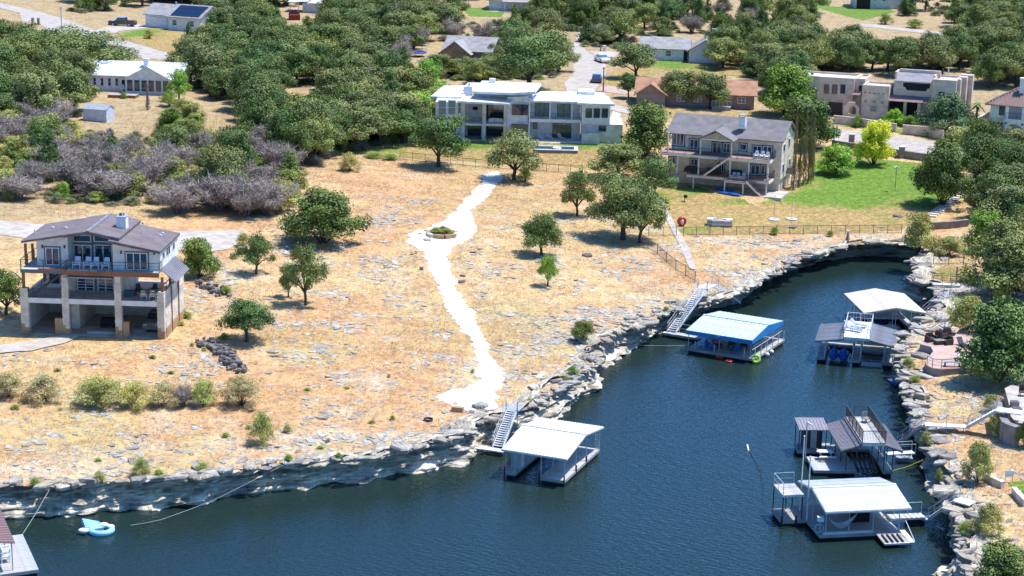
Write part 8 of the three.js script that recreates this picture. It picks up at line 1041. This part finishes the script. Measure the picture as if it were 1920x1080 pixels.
  { const p = T(1908, 552), t = thing('stone_firepit', 'round stone fire pit under the wide oak', 'firepit', p); for (let j = 0; j < 2; j++) for (let i = 0; i < 12; i++) { const a = (i + j * 0.5) / 12 * 6.283, g = boxGeo(-0.2, 0.2, j * 0.26, j * 0.26 + 0.25, -0.14, 0.14); g.rotateY(-a + Math.PI / 2); g.translate(Math.cos(a) * 0.8, 0, Math.sin(a) * 0.8); part(t, 'stone', (i + j) % 2 ? M.limestone : M.stoneGrey, g); } }
  drape('flagstone_yard', M.concrete, [[1752, 535], [1800, 532], [1850, 524], [1930, 545], [1930, 570], [1860, 555], [1800, 548], [1770, 562], [1755, 556]], { lift: 0.04, step: 0.8, rag: 0.4 });
  { const a = at(1748, 533, 2.6), b = at(1800, 535, 2.6), g = thing('pale_pier', 'pale concrete pier slab with railing above the cove', 'pier', a), d = b.clone().sub(a); bar(g, 'slab', M.stoneWhite, V(0, 0, 0), d, 1.0, 0.2); const s = V(d.z, 0, -d.x).normalize().multiplyScalar(0.5); for (const k of [-1, 1]) railing(g, [s.clone().multiplyScalar(k).add(V(0, 0.1, 0)), d.clone().addScaledVector(s, k).add(V(0, 0.1, 0))], 1.1, M.darkMetal, { every: 1.2, fill: 1 }); bar(g, 'lamp_post', M.stoneGrey, d.clone().multiplyScalar(0.85).add(V(0, -1, 0)), d.clone().multiplyScalar(0.85).add(V(0, 2.2, 0)), 0.14, 0.14); }
  { const t = thing('sign_stand', 'white metal sign stand on the dry grass by the curved wall', 'sign stand', T(1891, 904)); box(t, 'panel', M.white, -0.35, 0.35, 0.5, 1.0, -0.03, 0.03); for (const x of [-0.3, 0.3]) box(t, 'leg', M.whiteMetal, x - 0.03, x + 0.03, 0, 0.5, -0.03, 0.03); }
  { const t = thing('paddle_raft', 'dark blue float raft moored under the rocky bank', 'raft', at(1682, 718, 0), 0.3); box(t, 'deck', mat(0.03, 0.09, 0.2), -0.7, 0.7, 0.05, 0.22, -1, 1); for (const x of [-0.5, 0.5]) box(t, 'pontoon', M.black, x - 0.18, x + 0.18, -0.15, 0.049, -1, 1); }
  // palms
  const palm = (px, py, top, lab, spread, thick) => { const p = T(px, py), s = FOCAL / Math.hypot(p.z, CAM_Y), h = (py - top) / s, t = thing('palm_tree', lab, 'tree', p); part(t, 'trunk', M.trunk, limb([V(0, -0.2, 0), V(0.08, h * 0.5, 0), V(0, h, 0)], thick, thick * 0.7, 8)); const R = mulberry(px); for (let k = 0; k < 26; k++) { const a = k * 2.4, up = 0.9 - 1.5 * R(), L = spread * (0.8 + 0.4 * R()), pos = [], n = 6; for (let i = 0; i < n; i++) for (const e of [0, 1]) { const u = (i + e) / n, x = u * L, y = up * x - 0.28 * x * x / spread * 1.6, w = 0.22 * spread * Math.sin(Math.PI * (0.12 + 0.85 * u)); pos.push([x, y, -w / 2], [x, y, w / 2]); } const q = []; for (let i = 0; i < n; i++) { const b = i * 4; for (const [j] of [[b], [b + 1], [b + 2], [b + 1], [b + 3], [b + 2]]) q.push(...pos[j]); } const g = new THREE.BufferGeometry(); g.setAttribute('position', new THREE.Float32BufferAttribute(q, 3)); g.setAttribute('color', new THREE.Float32BufferAttribute(q.map(() => 1), 3)); g.computeVertexNormals(); g.rotateY(a); g.translate(0, h, 0); part(t, 'frond', LEAF.oak[1], g); } };
  palm(1828, 250, 196, 'tall slim palm with dark trunk by the long tan wall', 1.6, 0.22); palm(1888, 330, 300, 'short bushy palm beside the iron gate', 1.7, 0.25);
}
// ---------- vehicles ----------
function car(label, name, m, p, turn, truck) {
  const t = thing(name, label, truck ? 'truck' : 'car', p, turn), L = truck ? 5.8 : 4.6, W = truck ? 1.95 : 1.82, ex = (pts, w, bev) => { const s = new THREE.Shape(pts.map(([a, b]) => new THREE.Vector2(a, b))), e = new THREE.ExtrudeGeometry(s, { depth: w - 2 * bev, bevelEnabled: true, bevelSize: bev, bevelThickness: bev, bevelSegments: 2 }); e.translate(0, 0, -w / 2 + bev); return e; };
  if (truck) { part(t, 'body', m, ex([[-2.9, 0.45], [2.85, 0.45], [2.9, 0.9], [2.7, 1.12], [1.5, 1.2], [-2.9, 1.2]], W, 0.06)); part(t, 'cabin', M.glass, ex([[-0.9, 1.2], [1.45, 1.2], [0.8, 1.82], [-0.7, 1.82]], W - 0.2, 0.05)); part(t, 'roof', m, ex([[-0.72, 1.8], [0.8, 1.8], [0.7, 1.9], [-0.65, 1.9]], W - 0.24, 0.03)); box(t, 'cargo_bed', M.black, -2.8, -1.0, 1.2, 1.265, -W / 2 + 0.15, W / 2 - 0.15); }
  else { part(t, 'body', m, ex([[-2.25, 0.32], [2.2, 0.32], [2.28, 0.62], [2.0, 0.82], [0.95, 0.93], [-1.9, 0.98], [-2.28, 0.85]], W, 0.08)); part(t, 'cabin', M.glass, ex([[-1.85, 0.95], [1.05, 0.92], [0.3, 1.38], [-1.2, 1.40]], W - 0.22, 0.08)); part(t, 'roof', m, ex([[-1.15, 1.38], [0.28, 1.37], [0.1, 1.46], [-1.0, 1.47]], W - 0.34, 0.04)); }
  const hx = truck ? 1.85 : 1.4, r = truck ? 0.42 : 0.33; for (const [x, z] of [[-hx, 1], [hx, 1], [-hx, -1], [hx, -1]]) { const w = new THREE.CylinderGeometry(r, r, 0.24, 18); w.rotateX(Math.PI / 2); w.translate(x, r, z * (W / 2 - 0.08)); const wh = part(t, 'wheel', M.rubber, w), q = new THREE.CylinderGeometry(r * 0.6, r * 0.6, 0.02, 14); q.rotateX(Math.PI / 2); q.translate(x, r, z * (W / 2 + 0.05)); part(wh, 'rim', M.galv, q); }
  const fx = L / 2 + (truck ? -0.02 : -0.03); for (const z of [-0.62, 0.62]) { box(t, 'headlight', M.whiteMetal, fx - 0.06, fx + 0.04, 0.65, 0.8, z - 0.2, z + 0.2); box(t, 'tail_light', M.red, -fx - 0.03, -fx + 0.06, 0.68, 0.85, z - 0.18, z + 0.18); } box(t, 'windscreen_frame', m, -0.02, 0.02, truck ? 1.2 : 0.95, truck ? 1.8 : 1.38, -W / 2 + 0.08, -W / 2 + 0.14);
}
car('black pickup truck parked on the drive before the solar house', 'pickup_truck', M.carBlack, T(230, 49), Math.PI - 0.15, true); car('white car parked at the kerb of the curving road', 'parked_car', M.carWhite, T(1129, 116), -1.25, false); car('dark blue car parked on the curving road beside the wooden pole', 'parked_car', M.carBlue, T(1119, 153), 1.5, false);
{ const g = h1.g, [x] = [h1.X(1105, -3)], w = inWorld(g, x, 0.065, -4.4); car('pale off-road car parked under the balcony house', 'parked_car', M.stoneGrey, w, -Math.PI / 2 - 0.05, false); const t = thing('tarp_heap', 'grey tarp heaped on the shaded garage floor', 'tarp', inWorld(g, h1.X(985, -2), 0.065, -2.2)); const s = new THREE.SphereGeometry(0.9, 14, 8, 0, 6.29, 0, 1.57); s.scale(1, 0.5, 0.8); part(t, 'tarp', M.stoneGrey, s); const b = thing('firewood_cart', 'black cart standing on the shaded garage floor', 'cart', inWorld(g, h1.X(745, -3), 0.065, -3.6)); box(b, 'tub', M.black, -0.8, 0.8, 0.25, 0.9, -0.4, 0.4); for (const [u, v] of [[-0.6, -0.42], [0.6, -0.42], [-0.6, 0.42], [0.6, 0.42]]) { const q = new THREE.CylinderGeometry(0.22, 0.22, 0.1, 12); q.rotateX(Math.PI / 2); q.translate(u, 0.22, v); part(b, 'wheel', M.rubber, q); } }
// ---------- small stuff of the ground ----------
{
  const scatter = (name, geo, m, n, box2, fn, label, cols) => { const im = new THREE.InstancedMesh(geo, m, n), R = mulberry(n + 7), q = new THREE.Object3D(); let c = 0; for (let k = 0; k < n * 6 && c < n; k++) { const x = lerp(box2[0], box2[1], R()), z = lerp(box2[2], box2[3], R()), d = bil(rough, x, z); const s = fn(x, z, d, R); if (!s) continue; const h = landH(x, z) + 0.05 * fbm(x / 1.3, z / 1.3, 5, 2); q.position.set(x, h + (s[2] ?? 0), z); q.rotation.set((R() - 0.5) * 0.3, R() * 6.28, (R() - 0.5) * 0.3); q.scale.set(s[0], s[1], s[0] * (0.6 + 0.6 * R())); q.updateMatrix(); im.setMatrixAt(c, q.matrix); const cl = cols(R); im.setColorAt(c, new THREE.Color().setRGB(...cl)); c++; } im.count = c; im.name = name; im.castShadow = im.receiveShadow = true; im.userData = { kind: 'stuff', label }; scene.add(im); };
  const onPath = (x, z) => { const [px, py] = project(V(x, landH(x, z), z)); return inPoly(px, py, pathPoly) || (px > 1240 && py < 441 && py > 270 && px < 1800) || (px < 345 && px > 20 && py > 500 && py < 645) || (py > 412 && py < 472 && px < 465) ; };
  scatter('limestone_chips', slabs[0], mat(1, 1, 1, { roughness: 0.95 }), 24000, [-62, 62, -240, -120], (x, z, d, R) => { if (d < 0.4 || d > 60) return null; const cl = sstep(0.02, 0.4, fbm(x / 4, z / 4, 201, 4) + 0.3 * fbm(x / 0.9, z / 0.9, 207, 2)), w = 0.13 + 0.5 * cl + 0.35 * sstep(10, 1, d); if (R() > w || onPath(x, z)) return null; const s = 0.12 + (0.4 + 0.5 * cl) * R() * R(); return [s * 1.3, s * 0.5, -0.02]; }, 'pale limestone chips strewn over the dry slope', (R) => { const t = 0.26 + 0.26 * R(); return [t, t * 0.90, t * 0.74]; });
  const bl = []; const RG = mulberry(8); for (let k = 0; k < 7; k++) { const a = RG() * 6.28, w = 0.03, L = 0.6 + 0.5 * RG(), b = 0.35 + 0.3 * RG(), x = Math.cos(a), z = Math.sin(a); bl.push(-z * w, 0, x * w, z * w, 0, -x * w, x * b, L, z * b); } const bg = new THREE.BufferGeometry(); bg.setAttribute('position', new THREE.Float32BufferAttribute(bl, 3)); bg.computeVertexNormals();
  scatter('dry_grass_tufts', bg, mat(1, 1, 1, { side: THREE.DoubleSide, roughness: 0.9 }), 90000, [-70, 70, -290, -120], (x, z, d, R) => { if (d < 0.6) return null; if (R() > 0.35 + 0.8 * fbm(x / 3, z / 3, 301, 3) || onPath(x, z)) return null; const s = 0.10 + 0.22 * R(); return [s, s, 0]; }, 'dry straw grass tufts covering the slope', (R) => { const t = 0.75 + 0.4 * R(); return [0.56 * t, 0.38 * t, 0.17 * t]; });
}

renderer.render(scene, camera);
